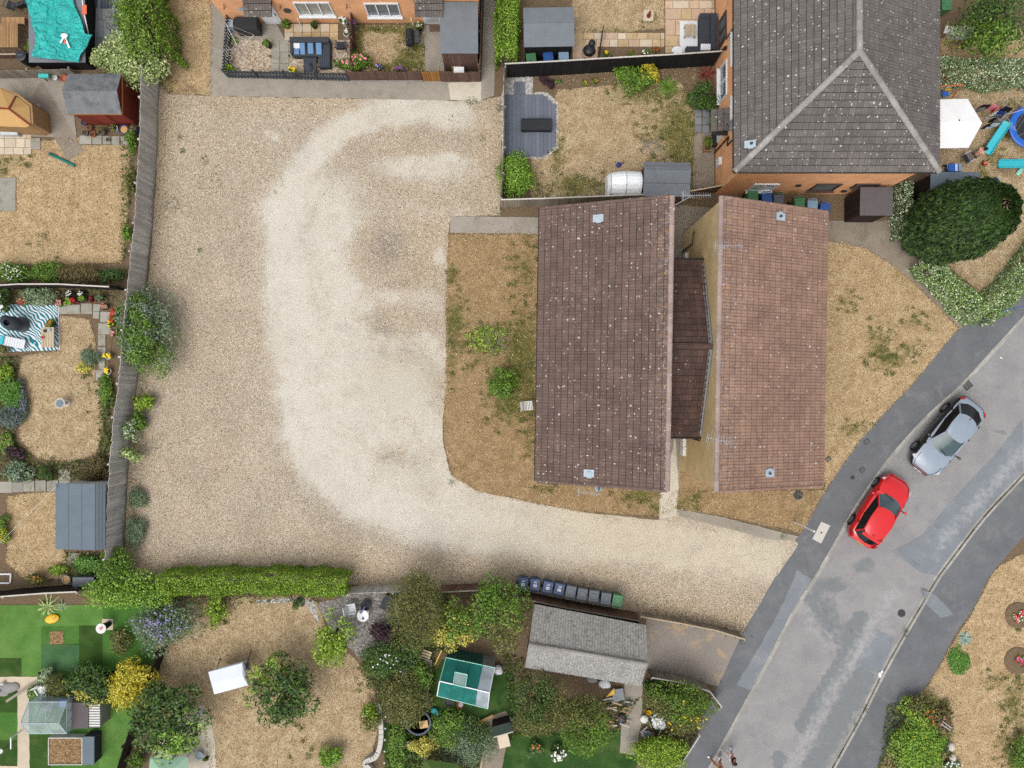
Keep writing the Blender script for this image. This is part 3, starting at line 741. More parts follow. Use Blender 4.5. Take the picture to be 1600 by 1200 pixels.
# ------------------------------------------------------------------ large hipped house
EX0, EX1, EY, EZ = 10.92, 20.99, 10.43, 5.05
RX, RY, RZ = (EX0+EX1)/2, 15.3, 7.32
NY = 28.0
hh = thing('house', 'large orange brick house under a lichen spotted grey hipped roof', 'house', (RX, 17, 0))
part('wall', wallbox(11.45, 10.68, 20.5, NY-.3, EZ-.06), 'brick_orange', hh)
rd = MB(); e0, e1 = (EX0,EY,EZ), (EX1,EY,EZ); ap = (RX,RY,RZ); ap2 = (RX,NY-4.9,RZ); n0, n1 = (EX0,NY,EZ), (EX1,NY,EZ)
rd.add([e0,e1,ap,ap2,n0,n1], [(0,1,2),(0,2,3,4),(1,5,3,2),(4,3,5),(0,4,5,1)])
rh = part('roof', rd, 'fascia_dark', hh)
b0 = base_mat(hh).inverted()
def hipface(A, Bc, tri, keep, cuts):
    A, Bc = b0 @ Vector(A), b0 @ Vector(Bc); U = (Bc-A).normalized()
    pts = [b0 @ Vector(q) for q in tri]
    V = (pts[0]-A); V = (V-U*V.dot(U)).normalized()
    poly = [((q-A).dot(U), (q-A).dot(V)) for q in [A, Bc]+pts]
    mu = max(p[0] for p in poly); mv = max(p[1] for p in poly)
    tile_roof(rh, A+U.cross(V)*.01, U, V, int(mu/TW)+1, int(mv/GAUGE)+1, 'tile_grey', keep, poly, [(b0 @ Vector(co), no) for co, no in cuts])
dS = Vector((RX-EX0, RY-EY, 0)).normalized(); pSW = Vector((dS.y, -dS.x, 0))          # outward for the south face = towards -x,+y removed
dE = Vector((RX-EX1, RY-EY, 0)).normalized()
hipface(e0, e1, [ap], 100, [(e0, Vector((-dS.y, dS.x, 0))), (e1, Vector((dE.y, -dE.x, 0)))])
hipface(n0, e0, [ap, ap2], 100, [(e0, Vector((dS.y, -dS.x, 0)))])
hipface(e1, n1, [ap2, ap], 100, [(e1, Vector((-dE.y, dE.x, 0)))])
up = Vector((0,0,.05))
for a, b in ((e0, ap), (e1, ap), (ap, ap2)): ridge_caps(rh, b0 @ Vector(a)+up, b0 @ Vector(b)+up, 'tile_hip', .15)
for a, b in ((e0, e1), (e0, n0), (e1, n1)):
    a, b = Vector(a), Vector(b); o = Vector((0,0,-.07)); part('gutter', MB().tube([a+o, b+o], .065), 'fascia_dark', hh)
Vw = Vector((RX-EX0, 0, RZ-EZ)).normalized()
vent(rh, b0 @ (P(1172,226,5.6)+Vector((0,0,.02))), (0,-1,0), Vw, 'lead')
W, S_ = Vector((-1,0,0)), Vector((0,-1,0)); ty, tx = Vector((0,-1,0)), Vector((1,0,0))
window(hh, (11.44, 19.2, 1.5), 1.5, 1.25, ty, W, 'brown_frame', cols=2)
window(hh, (11.44, 16.35, 1.55), 1.9, 1.3, ty, W, 'white_upvc', cols=2)
window(hh, (11.44, 17.3, 3.9), 1.7, 1.15, ty, W, 'white_upvc', cols=2); window(hh, (11.44, 14.2, 3.9), 1.3, 1.15, ty, W, 'white_upvc', cols=2)
window(hh, (11.44, 20.9, 3.9), 1.2, 1.1, ty, W, 'brown_frame', cols=2)
window(hh, (13.6, 10.67, 1.5), 1.35, 1.3, tx, S_, 'white_upvc', 'pane_pale', cols=2)
window(hh, (16.95, 10.67, 1.55), 1.35, 1.2, tx, S_, 'brown_frame', cols=1); window(hh, (19.0, 10.67, 1.85), 1.3, .6, tx, S_, 'brown_frame', cols=1)
def canopy(parent, x0, y0, x1, y1, z, mat, U, V, nu, nv, O):
    c = part('porch_canopy', MB().prism([(x0,y0),(x1,y0),(x1,y1),(x0,y1)], z-.12, z-.02), 'fascia_dark', parent)
    q = base_mat(parent).inverted()
    tile_roof(c, q @ Vector(O), U, V, nu, nv, mat, 300, name='canopy_tile')
canopy(hh, 10.6, 13.2, 11.44, 14.6, 2.35, 'tile_grey', (0,-1,0), (1,0,.25), 4, 3, (10.55,14.55,2.33))
part('door', MB().box((11.43, 13.9, 1.02), (.08, .95, 2.04)), 'white_upvc', hh)
part('wall_lamp', MB().box((11.36,17.9,2.1), (.16,.12,.25)), 'fascia_dark', hh)
part('meter_box', MB().box((11.38,12.2,.9), (.16,.42,.55)), 'white_upvc', hh, bevel=.01)
for x, y, z in ((18.3,10.62,.8),(15.35,10.62,1.9)): part('wall_vent', MB().box((x,y,z), (.25,.08,.2)), 'fascia_dark', hh)
part('drain_pipe', MB().tube([(11.38,13.0,0),(11.38,13.0,2.6),(11.2,12.4,3.0),(11.2,12.4,5)], .04), 'fascia_dark', hh)
part('drain_pipe', MB().tube([(11.38,18.6,0),(11.38,18.6,2.2),(11.3,18.2,2.5),(11.3,18.2,5)], .035), 'brown_frame', hh)

# ------------------------------------------------------------------ terraced house along the top
tw_ = thing('house', 'orange brick terraced house with white windows facing the picket fenced front garden', 'house', (-9, 20.3, 0))
part('wall', wallbox(-15.95, 20.32, -1.75, 27, 5.1), 'brick_orange', tw_)
rt = part('roof', MB().add([(-16.3,19.95,5.05),(-1.4,19.95,5.05),(-1.4,23.7,7.2),(-16.3,23.7,7.2),(-1.4,27.4,5.05),(-16.3,27.4,5.05)], [(0,1,2,3),(3,2,4,5),(0,3,5),(1,4,2),(0,5,4,1)]), 'tile_grey', tw_)
N_ = Vector((0,-1,0))
window(tw_, (-10.7, 20.31, 1.55), 1.95, 1.35, tx, N_, cols=3, pane='pane_blind'); window(tw_, (-7.0, 20.31, 1.45), 1.85, 1.35, tx, N_, cols=3, pane='pane_dark')
for x, pm in ((-13.35, None), (-4.45, 'pane_pale')):
    dr = part('door', MB().box((x, 20.3, 1.03), (.98, .09, 2.06)), 'white_upvc', tw_)
    for z in (.55, 1.5): part('door_panel', MB().box((x, 20.252, z), (.7, .02, .7)), pm or 'white_upvc', dr)
    part('handle', MB().box((x+.38, 20.24, 1.05), (.05, .05, .2)), 'metal_dark', dr)
canopy(tw_, -14.2, 19.5, -12.75, 20.32, 2.35, 'tile_grey', (1,0,0), (0,1,.25), 5, 3, (-14.2,19.44,2.33))
canopy(tw_, -5.15, 19.5, -3.75, 20.32, 2.35, 'tile_grey', (1,0,0), (0,1,.25), 5, 3, (-5.15,19.44,2.33))
for x in (-15.4, -12.4, -8.85): part('basket_bracket', MB().bar((x,20.31,2.0),(x,20.0,2.0),.03).bar((x,20.31,1.75),(x,20.05,2.0),.025), 'metal_dark', tw_)
part('wall_ornament', MB().lathe([(.01,0),(.2,0),(.2,.04),(.01,.04)], 16).xf(Matrix.Translation((-12.2,20.28,1.4)) @ Matrix.Rotation(R(90),4,'X')), 'metal_dark', tw_)
part('wall_ornament', MB().lathe([(.01,0),(.17,0),(.17,.03),(.01,.03)], 12).xf(Matrix.Translation((-14.65,20.28,1.55)) @ Matrix.Rotation(R(90),4,'X')), 'lead', tw_)
for x in (-11.9, -5.6): part('overflow_pipe', MB().tube([(x,20.3,.6),(x+.02,20.2,.55),(x+.06,20.1,.0)], .025), 'white_upvc', tw_)
part('gutter', MB().tube([(-16.3,19.9,5.0),(-1.4,19.9,5.0)], .06), 'fascia_dark', tw_)
part('drain_pipe', MB().tube([(-1.7,20.25,0),(-1.7,20.25,5)], .04), 'fascia_dark', tw_)

# ------------------------------------------------------------------ TV aerials and dishes
def aerial(label, base, mast, ang, L=1.3, n=11, el=.34, m='aerial_grey', lean=(0,0)):
    t = thing('tv_antenna', label, 'antenna', base)
    top = Vector((lean[0], lean[1], mast)); d = Vector((math.cos(ang), math.sin(ang), 0)); s = Vector((-d.y, d.x, 0))
    part('mast', MB().tube([(0,0,-.3),(0,0,mast*.3),top], .015, 6), m, t, False)
    part('boom', MB().bar(top-d*L*.35, top+d*L*.65, .018), m, t, False)
    mb = MB()
    for i in range(n):
        p = top-d*L*.33+d*(L*.97*i/(n-1)); q = el*(1.25 if i < 2 else 1-.35*i/n)/2; mb.bar(p-s*q, p+s*q, .008)
    part('elements', mb, m, t, False)
    p = top-d*L*.35; part('reflector', MB().bar(p-s*.2+Vector((0,0,.12)), p+s*.2+Vector((0,0,.12)), .02).bar(p-s*.2-Vector((0,0,.12)), p+s*.2-Vector((0,0,.12)), .02), m, t, False)
    return t
aerial('pale comb shaped aerial at the north end of the dark brown roof ridge', P(1054,322,7.3), .9, 0.02, 1.25, 13, .32, lean=(.6,.25))
aerial('pale comb shaped aerial on the red roof ridge nearest the grey hipped house', P(1118,398,7.2), .9, 0.0, 1.25, 13, .5, lean=(.15,.25))
aerial('pale spiky aerial on the red roof ridge near the driveway end', P(1108,688,7.1), .9, -.2, 1.2, 11, .65, lean=(.1,.1))
aerial('pale comb shaped aerial standing clear of the dark brown gable over dry grass', P(910,758,5.6), .5, -.12, 1.1, 11, .3, lean=(.15,-.3))
def dish(label, base, r, tilt, az, m='metal_pale'):
    t = thing('satellite_dish', label, 'dish', base)
    Mx = Matrix.Rotation(az, 4, 'Z') @ Matrix.Rotation(tilt, 4, 'Y')
    part('reflector', MB().lathe([(.01,-.06),(r*.5,-.045),(r,0),(r,.012),(r*.5,-.03),(.01,-.045)], 20).xf(Mx), m, t, False, smooth=True)
    part('feed_arm', MB().tube([Mx @ Vector((-r,0,0)), Mx @ Vector((-.1,0,.35))], .02, 6).box(Mx @ Vector((-.08,0,.36)), (.08,.08,.1)), 'metal_dark', t, False)
    part('bracket', MB().tube([Mx @ Vector((0,0,-.05)), Mx @ Vector((0,0,-.05))+Vector((.1,.02,-.2)), Vector((.45,0,-.3))], .025, 6), 'metal_dark', t, False)
dish('grey satellite dish on the orange brick wall under the grey hipped roof', P(1146,195,3.9), .34, R(-62), 0, 'lead_dark')
dish('small round pale dish beside the dark brown gable', P(935,762,5.2), .2, R(20), R(90), 'lead')
# ------------------------------------------------------------------ timber
wood('wood_grey', C(160,158,153,2.2), C(126,124,121,2.1), .18)
wood('wood_grey_warm', C(160,152,138,1.2), C(122,114,102,1.2), .2)
wood('wood_brown', C(118,92,80,1.2), C(88,68,60,1.2), .2)
wood('wood_dark', C(66,54,48), C(46,38,36), .2)
wood('wood_black', C(46,44,44), C(32,31,32), .2)
wood('wood_orange', C(190,136,72), C(164,112,58), .15)
wood('wood_red', C(136,60,46,1.2), C(110,46,36,1.2), .12)
wood('wood_tan', C(186,150,108), C(150,116,80), .2)
wood('wood_pale', C(206,190,162), C(178,160,132), .15)
wood('wood_deck', C(126,132,144), C(106,112,124), .10)
wood('wood_slate', C(82,90,100), C(66,72,82), .12)
plain('cap_pale', C(206,200,190), .8, .2, 6, .1)
plain('felt_green', C(52,64,56), .95, .15, 3)
plain('felt_tan', C(206,164,106), .95, .10, 3, bump=.4)
plain('felt_grey', C(124,130,136), .95, .14, 2.0, .04, bump=.4)
plain('felt_blue', C(112,124,134), .95, .12, 2.2, .03, bump=.4)
plain('felt_old', C(122,124,126), .95, .30, 3.0, dirt=C(92,94,98), bump=.4)
plain('felt_dark', C(104,98,100), .95, .12, 3, bump=.4)
plain('black_paint', C(30,31,34), .6, .3, 4)

def fence(label, pts, h, mat, bw=.13, gap=.012, post=1.83, side=1, cap=None, name='fence', rail=True, tilt=.012, base_rail=None, hv=.015, z0=.03, postmat=None, cat='fence'):
    """vertical boards along a ground line given in pixels; posts and rails on one side; every board is a piece of its own"""
    w = [P(*p) for p in pts]; t = thing(name, label, cat, w[0])
    for a, b in zip(w[:-1], w[1:]):
        d = b-a; L = d.length; u = d/L; n = Vector((-u.y, u.x, 0))*side; an = math.atan2(u.y, u.x)
        k = max(1, int(L/(bw+gap))); st = L/k
        for i in range(k):
            c = a+u*(st*(i+.5)); hh_ = h+rnd.uniform(-hv, hv)
            piece('board', mat, t, c+Vector((0,0,z0+hh_/2))+n*rnd.uniform(-.004,.004), (st-gap, .022, hh_), an+rnd.uniform(-.02,.02), rnd.uniform(-tilt,tilt), 0)
        if rail:
            for z in (.25*h, .85*h): piece('rail', postmat or mat, t, (a+b)/2+n*.036+Vector((0,0,z)), (L, .04, .08), an)
        m = max(1, round(L/post))
        for i in range(m+(1 if b is w[-1] else 0)):
            piece('post', postmat or mat, t, a+u*(L*i/m)+n*.075+Vector((0,0,(h+.06)/2)), (.09, .09, h+.06), an)
        if cap: piece('cap_rail', cap, t, (a+b)/2+Vector((0,0,h+z0+.035)), (L, .07, .03), an)
        if base_rail: piece('gravel_board', base_rail, t, (a+b)/2-n*.04+Vector((0,0,.07)), (L, .05, .14), an)
    return t
fence('long grey weathered board fence between the back gardens and the gravel court',
      [(248,126),(246,172),(245,235),(240,300),(237,360),(232,402),(226,460),(220,520),(213,600),(206,650),(200,720),(196,790),(193,862)], 1.8, 'wood_grey', .125, .010, side=-1, base_rail='wood_grey_warm', tilt=.03, hv=.03)
fence('low dark brown board fence around the small green front garden', [(548,127),(661,127)], 1.15, 'wood_brown', .11, side=1, base_rail='kerb_concrete')
fence('new orange wooden gate between two brown fences', [(662,127),(689,127)], 1.15, 'wood_orange', .09, .02, name='gate', post=1.0, cat='gate')
fence('low dark brown fence in front of the tall narrow shed', [(690,128),(751,128)], 1.15, 'wood_brown', .11, side=1)
fence('brown fence dividing the pebbled front garden from the green one', [(555,34),(554,114)], 1.15, 'wood_brown', .11)
fence('tall brown fence beside the bright green boundary hedge', [(752,122),(757,-30)], 1.65, 'wood_brown', .12)
fence('slate grey picket fence around the pebbled front garden', [(364,24),(357,122),(450,124),(547,127)], .92, 'wood_slate', .085, .085, post=1.6, side=1)
fence('tall black stained fence with pale top rail behind the flower bed', [(789,122),(868,118),(950,113),(1040,108),(1114,103)], 1.72, 'wood_black', .14, .006, cap='cap_pale', side=1)
fence('grey edge of garden fence running beside the gravel to the grey deck', [(788,124),(787,245),(783,322)], 1.6, 'wood_grey_warm', .13, side=1)
fence('grey brown board fence between the deck garden and the dark brown roof', [(783,324),(850,322),(950,318),(1046,314)], 1.6, 'wood_grey_warm', .13, side=1, cap='cap_pale')
fence('short brown gate fence beside the grey hipped house', [(1052,312),(1090,306),(1120,300)], 1.4, 'wood_brown', .13, side=1, cap='wood_pale')
fence('old grey fence behind the terracotta pots', [(-40,124),(60,122),(124,120)], .95, 'wood_grey_warm', .14, side=1)
fence('dark brown fence with broken pale top rail above the palm leaf rug', [(-40,456),(58,450),(118,450),(195,454)], 1.5, 'wood_dark', .14, side=1, cap='cap_pale')
fence('brown fence with pale rails along the green turf garden', [(-40,928),(35,919),(100,914),(146,912)], 1.5, 'wood_dark', .14, side=-1, cap='cap_pale', postmat='wood_pale')
fence('short grey weathered fence between the long hedge and the olive willow', [(552,916),(620,914),(640,914)], 1.35, 'wood_grey', .12, side=-1)
fence('old brown fence leaning beside the yellow leaved tree', [(690,914),(748,911),(808,918)], 1.35, 'wood_brown', .13, side=-1, cap='wood_grey_warm')
fence('brown fence behind the row of nine wheelie bins', [(809,921),(870,934),(940,947),(992,956)], 1.5, 'wood_brown', .13, side=-1, cap='wood_grey_warm')
fence('low grey fence between the gravel drive and the stained concrete driveway', [(996,955),(1060,966),(1110,976),(1156,990)], .85, 'wood_grey_warm', .13, side=-1, cap='wood_pale')
fence('grey slatted fence below the stained concrete driveway', [(1012,1045),(1060,1053),(1100,1066),(1118,1090)], 1.15, 'wood_grey_warm', .12, side=-1, cap='cap_pale')
fence('very dark brown fence between the green turf and the dry lawn', [(262,1008),(246,1055),(228,1105),(212,1150),(192,1215)], 1.25, 'wood_dark', .14, side=-1)
fence('low timber edge beside the pavement under the rounded tree', [(1090,1142),(1064,1182)], .45, 'wood_grey_warm', .14, side=-1, cap='cap_pale')
fence('dark brown fence behind the wooden garden table', [(-40,92),(52,91)], .45, 'wood_brown', .14, cap='wood_pale')

# ------------------------------------------------------------------ sheds
def shed(label, x0, y0, x1, y1, z, rise, axis, roof, wall, clad=(), rz=0.0, over=.1, name='garden_shed', split=.5, door=None, trim=None, courses=0, cat='shed'):
    """pixel box of the eaves at height z; axis: 'x' ridge runs east-west, 'y' north-south, 'l'/'t' single slope"""
    a, b = P(x0, y1, z), P(x1, y0, z); c = (a+b)/2; w, d = b.x-a.x, b.y-a.y
    t = thing(name, label, cat, (c.x, c.y, 0), rz)
    W, D = w/2, d/2; iw, id_ = W-over, D-over
    if axis == 'x': r0, r1 = (-iw, -id_+2*id_*split), (iw, -id_+2*id_*split)
    else: r0, r1 = (-iw+2*iw*split, -id_), (-iw+2*iw*split, id_)
    mb = MB()
    if axis in 'xy':
        v = [(-iw,-id_,.03),(iw,-id_,.03),(iw,id_,.03),(-iw,id_,.03),(-iw,-id_,z),(iw,-id_,z),(iw,id_,z),(-iw,id_,z),(*r0,z+rise),(*r1,z+rise)]
        f = [(3,2,1,0)]
        f += [(0,1,5,4),(2,3,7,6),(1,2,6,9,5),(3,0,4,8,7),(4,5,9,8),(6,7,8,9)] if axis == 'x' else [(1,2,6,5),(3,0,4,7),(0,1,5,8,4),(2,3,7,9,6),(5,6,9,8),(7,4,8,9)]
        mb.add(v, f)
    else: mb.box((0,0,(z+.03)/2), (2*iw, 2*id_, z-.03))
    part('wall', mb, wall, t, False)
    def slope(p, q, r, s):
        p, q, r, s = (Vector(k) for k in (p,q,r,s)); n = (q-p).cross(s-p).normalized()*.035
        o = part('roof_panel', MB().hexa([p,q,r,s], [p+n,q+n,r+n,s+n]), roof, t, False)
        for i in range(1, courses):
            f = i/courses; A, B = p.lerp(s, f)+n*1.02, q.lerp(r, f)+n*1.02; part('felt_lap', MB().bar(A, B, .03, .012), 'felt_dark', o, False)
    if axis == 'x':
        ry = -D+2*D*split; slope((-W,-D,z-.02),(W,-D,z-.02),(W,ry,z+rise+.02),(-W,ry,z+rise+.02)); slope((W,D,z-.02),(-W,D,z-.02),(-W,ry,z+rise+.021),(W,ry,z+rise+.021))
    elif axis == 'y':
        rx = -W+2*W*split; slope((W,-D,z-.02),(W,D,z-.02),(rx,D,z+rise+.02),(rx,-D,z+rise+.02)); slope((-W,D,z-.02),(-W,-D,z-.02),(rx,-D,z+rise+.021),(rx,D,z+rise+.021))
    elif axis == 'l': slope((-W,D,z+.01),(-W,-D,z+.01),(W,-D,z+rise+.01),(W,D,z+rise+.01))
    else: slope((-W,-D,z+.01),(W,-D,z+.01),(W,D,z+rise+.01),(-W,D,z+rise+.01))
    m = base_mat(t)
    for s_ in clad:                              # cladding boards on the sides that show
        L = 2*iw if s_ in 'ns' else 2*id_; n = max(2, int(L/.15))
        for i in range(n):
            q = -L/2+L*(i+.5)/n
            p = Vector((q, -id_-.012, z/2)) if s_ == 's' else Vector((q, id_+.012, z/2)) if s_ == 'n' else Vector((iw+.012, q, z/2)) if s_ == 'e' else Vector((-iw-.012, q, z/2))
            piece('board', wall, t, m @ p, (L/n-.012, .02, z-.08), rz+(0 if s_ in 'ns' else R(90)))
    if trim:
        for p, q in (((-W,-D-.015,z-.05),(W,-D-.015,z-.05)), ((W+.015,-D,z-.05),(W+.015,D,z-.05))): part('fascia', MB().bar(p, q, .025, .09), trim, t, False)
    if door:
        sx = {'s': (0,-id_-.04), 'e': (iw+.04,0), 'n': (0,id_+.04)}[door]
        o = part('door', MB().box((sx[0], sx[1], .9), (.8,.04,1.7) if door in 'sn' else (.04,.8,1.7)), wall, t, False)
        part('handle', MB().box((sx[0]+(.3 if door in 'sn' else .03), sx[1]-(.03 if door == 's' else 0), .95), (.04,.05,.14)), 'metal_dark', o, False)
    return t
shed('low grey felt topped dark store covered by a teal tarpaulin', 46, -30, 134, 98, 1.1, .06, 't', 'felt_grey', 'black_paint', clad='s')
shed('red brown shed with mottled grey felt roof beside the plant pots', 106, 116, 190, 178, 1.9, .42, 'x', 'felt_old', 'wood_red', clad='se', trim='wood_orange', door='s')
shed('grey blue felt roofed shed backing onto the weathered fence', 87, 755, 164, 858, 1.95, .22, 'y', 'felt_blue', 'wood_grey', clad='e', split=.86, courses=3)
shed('tall narrow brown shed with flat grey roof beside the terraced house', 688, 5, 747, 84, 2.2, .1, 't', 'felt_grey', 'wood_brown', clad='s', over=.05)
shed('dark shed with creased grey felt roof behind three bins', 818, 12, 897, 73, 1.85, .2, 'x', 'felt_grey', 'wood_black', clad='s', split=.55, rz=R(1))
shed('plain grey felt roofed shed beside the white plastic arched shelter', 1005, 254, 1078, 307, 1.9, .18, 'x', 'felt_grey', 'wood_brown', clad='s', split=.75, rz=R(-1), courses=2)
shed('dark brown shed with flat mauve grey roof beside the clipped ivy hedge', 1343, 293, 1394, 337, 1.95, .05, 't', 'felt_dark', 'wood_dark', clad='sw')
shed('low grey felt roofed outbuilding between the hipped house and the big cypress', 1452, 270, 1528, 330, 2.0, .1, 't', 'felt_blue', 'wood_dark', clad='w')
# tan roofed playhouse with clipped corners
t = thing('playhouse', 'small playhouse with tan felt roof and red brown ridge strips', 'playhouse', P(22,172))
oc = [(-30,146),(0,138),(25,150),(46,166),(48,196),(40,199),(-30,196)]
part('wall', MB().prism([P(x+(5 if x > 0 else 0),y-2,1.5) for x, y in oc], .03, 1.55), 'wood_tan', t)
rv = [P(x,y,1.6) for x, y in oc]; rid = [P(-30,168,2.15), P(14,170,2.15)]
part('roof_panel', MB().add(rv+rid, [(0,7,8,1),(0,1,8,7)][:0]+[(6,5,8,7),(5,4,8),(4,3,8),(3,2,8),(2,1,8),(1,0,7,8)]), 'felt_tan', t)
for a, b in ((rid[0],rid[1]),(rid[1],rv[2]),(rid[1],rv[4])): part('ridge_strip', MB().bar(a+Vector((0,0,.02)), b+Vector((0,0,.02)), .09, .02), 'wood_red', t)
# teal tarpaulin draped over shed and frame
t = NT('tarp_teal'); t.bump(t.noise(1.6, 3, .5, dist=2.2), 1.0, .35); t.out(t.bright(C(40,180,172,1.1), t.mapr(t.noise(1.5, 4), .3, .7, .88, 1.1)), .5, .35)
def draped(name, label, pts, z, mat, amp=.09, res=.16, cat='tarpaulin', fall=None):
    o = sheet(name, pts, z, mat, res, kind=None, pz=z); me = o.data
    r2 = random.Random(3)
    for v in me.vertices:
        x, y = v.co.x, v.co.y
        f = math.sin(x*2.1+1.3*math.sin(y*1.2))*.5+math.sin((x+y)*4.3+math.sin(x*3))*.3+math.sin((x*1.7-y*2.9)*2.4)*.22
        s = abs(math.sin(x*1.9-y*.8+.6*math.sin(y*2.2)))**.35
        v.co.z += amp*(f*.5+s)+r2.uniform(-.006,.006) + (fall(x, y) if fall else 0)
    me.polygons.foreach_set('use_smooth', [True]*len(me.polygons))
    md = o.modifiers.new("thick", 'SOLIDIFY'); md.thickness = .012
    return tag(o, label, cat)
draped('tarpaulin', 'wrinkled teal tarpaulin draped over the dark shed and its frame', [(38,-20),(113,-20),(118,8),(132,40),(134,53),(148,57),(138,76),(128,90),(126,100),(104,96),(52,90),(58,70),(60,58),(50,36)], 1.2, 'tarp_teal', .16, .11)
# arched plastic shelter
plain('plastic_white', C(240,243,246,1.35), .45, .06, 2, spec=.4)
t = thing('storage_shelter', 'white plastic arched shelter against the plain grey shed', 'shelter', P(976,290))
c0 = P(978,284,1.5)
mb = MB(); NS = 12
def arch(x, s): return [(x, c0.y+.80*s*math.cos(math.pi*k/NS), .05+1.75*s*math.sin(math.pi*k/NS)**.8) for k in range(NS+1)]
rows = [arch(c0.x-.95, .72), arch(c0.x-.80, .92), arch(c0.x-.4, 1), arch(c0.x+.0, 1.03), arch(c0.x+.85, 1.0)]
vs_ = [p for r in rows for p in r]; n1 = NS+1
mb.add(vs_, [(i*n1+k, (i+1)*n1+k, (i+1)*n1+k+1, i*n1+k+1) for i in range(4) for k in range(NS)] + [tuple(range(NS,-1,-1)), tuple(4*n1+k for k in range(n1))])
part('cover', mb, 'plastic_white', t)
for i in (1, 3): part('hoop', MB().tube([Vector(p)+Vector((0,0,.015)) for p in rows[i]], .018, 6), 'metal_pale', t)

# ------------------------------------------------------------------ corrugated garage
t = NT('asbestos'); nz = t.noise(9, 5, .75)
cc = t.mix(t.mapr(nz, .35, .65), C(126,124,121), C(188,186,180)); cc = t.mix(t.mapr(t.noise(16, 3, .7), .55, .68, 0, .8), cc, C(222,220,214)); cc = t.mix(t.mapr(t.noise(2, 4), .52, .7, 0, .35), cc, C(100,98,96)); t.out(cc, .95, .1)
gA, gB = (P(834,945,2.2), P(1008,978,2.2)); gR0, gR1 = P(826,1007,3.35), P(1010,1038,3.35); gC, gD = P(820,1042,2.2), P(1000,1071,2.2)
ga = thing('garage', 'small garage with lichen covered corrugated grey roof beside the concrete driveway', 'garage', ((gA+gB+gC+gD)/4).xy.to_3d())
ux = (gR1-gR0).normalized()
inset = [gA+Vector((.15,-.15,0)), gB+Vector((-.15,-.15,0)), gD+Vector((-.15,.15,0)), gC+Vector((.15,.15,0))]
part('wall', MB().prism(inset, .03, 2.15).add([(inset[0].x,inset[0].y,2.15),(inset[3].x,inset[3].y,2.15),tuple(gR0+ux*.15-Vector((0,0,.08))),(inset[1].x,inset[1].y,2.15),(inset[2].x,inset[2].y,2.15),tuple(gR1-ux*.15-Vector((0,0,.08)))], [(0,1,2),(4,3,5)]), 'wood_dark', ga)
for e0_, e1_, q0, q1 in ((gA, gB, gR0, gR1), (gC, gD, gR0, gR1)):
    L = (q1-q0).length; ns = 6
    for s_ in range(ns):                        # six sheets a side, each corrugated
        f0, f1 = s_/ns, (s_+1)/ns+.012; n = 32; vs_ = []
        for k in range(n+1):
            f = f0+(f1-f0)*k/n; zz = .026*math.sin(f*L/.146*2*math.pi)+.004*(s_%2)
            a_, b_ = e0_.lerp(e1_, f), q0.lerp(q1, f); ov = (a_-b_).normalized()*.05
            for m_ in range(2): p = (a_+ov) if m_ == 0 else b_; vs_.append(p+Vector((0,0,zz)))
        fs = [(2*k, 2*k+2, 2*k+3, 2*k+1) for k in range(n)]
        part('roof_sheet', MB().add(vs_, fs), 'asbestos', ga)
ridge_caps(ga, gR0-ga.location+Vector((0,0,.04)), gR1-ga.location+Vector((0,0,.04)), 'tile_hip', .12, 'ridge_cap', .9)
for a_, b_ in ((gB, gR1), (gR1, gD), (gA, gR0), (gR0, gC)): part('barge_board', MB().bar(a_-Vector((0,0,.06)), b_-Vector((0,0,.06)), .03, .12), 'wood_brown', ga)
part('garage_door', MB().box((gB+gD)/2*1.0+Vector((-.1,0,-1.15)), (.05, 2.3, 2.0), math.atan2(ux.y, ux.x)), 'wood_brown', ga)
# ------------------------------------------------------------------ foliage
def A(r, g, b, k=1.0): return C(r, g, b, k*1.42)
LM = dict(green=((70,100,32),(96,128,44),(124,156,58)), bright=((84,124,32),(112,150,44),(148,180,70)), dark=((46,72,30),(62,92,38),(96,124,52)), olive=((78,82,40),(100,104,52),(132,130,70)),
     pale=((124,148,80),(156,176,106),(208,214,156)), vari=((84,122,56),(140,166,104),(226,232,204)), ivy=((64,88,46),(110,132,84),(220,226,200)), greygreen=((78,100,70),(104,124,92),(140,156,124)), blue=((70,104,92),(100,136,122),(140,168,156)),
     yellow=((140,138,30),(196,178,40),(222,208,84)), lime=((98,128,30),(122,152,40),(158,184,68)), gold=((150,150,56),(186,178,78),(218,206,112)), purple=((44,28,38),(62,40,50),(84,58,64)), red=((92,28,32),(120,40,40),(150,60,50)),
     brown=((92,84,52),(112,98,62),(132,118,74)), cypress=((32,54,25),(47,74,32),(80,106,46)), conifer=((104,126,92),(132,152,112),(166,180,140)), lav=((70,92,62),(92,112,84),(128,132,150)), grass=((70,116,36),(92,138,50),(116,158,70)), hydr=((60,88,40),(80,110,54),(110,134,76)))
for k, v in LM.items(): leafmat('leaf_'+k, *(A(*q) for q in v))
for k, v in dict(white=(240,238,232), pink=(232,140,150), redf=(206,36,40), yel=(244,206,30), lilac=(160,146,206), orange=(230,130,40), violet=(150,80,160), cream=(226,222,180)).items(): plain('petal_'+k, C(*v), .6, .12, 9)
wood('bark', C(112,96,76), C(84,70,56), .1)
wood('bark_pale', C(176,164,146), C(144,130,112), .1)
npr = np.random.default_rng(11)
def unitv(n):
    v = npr.normal(size=(n,3)); return v/np.linalg.norm(v, axis=1)[:,None]
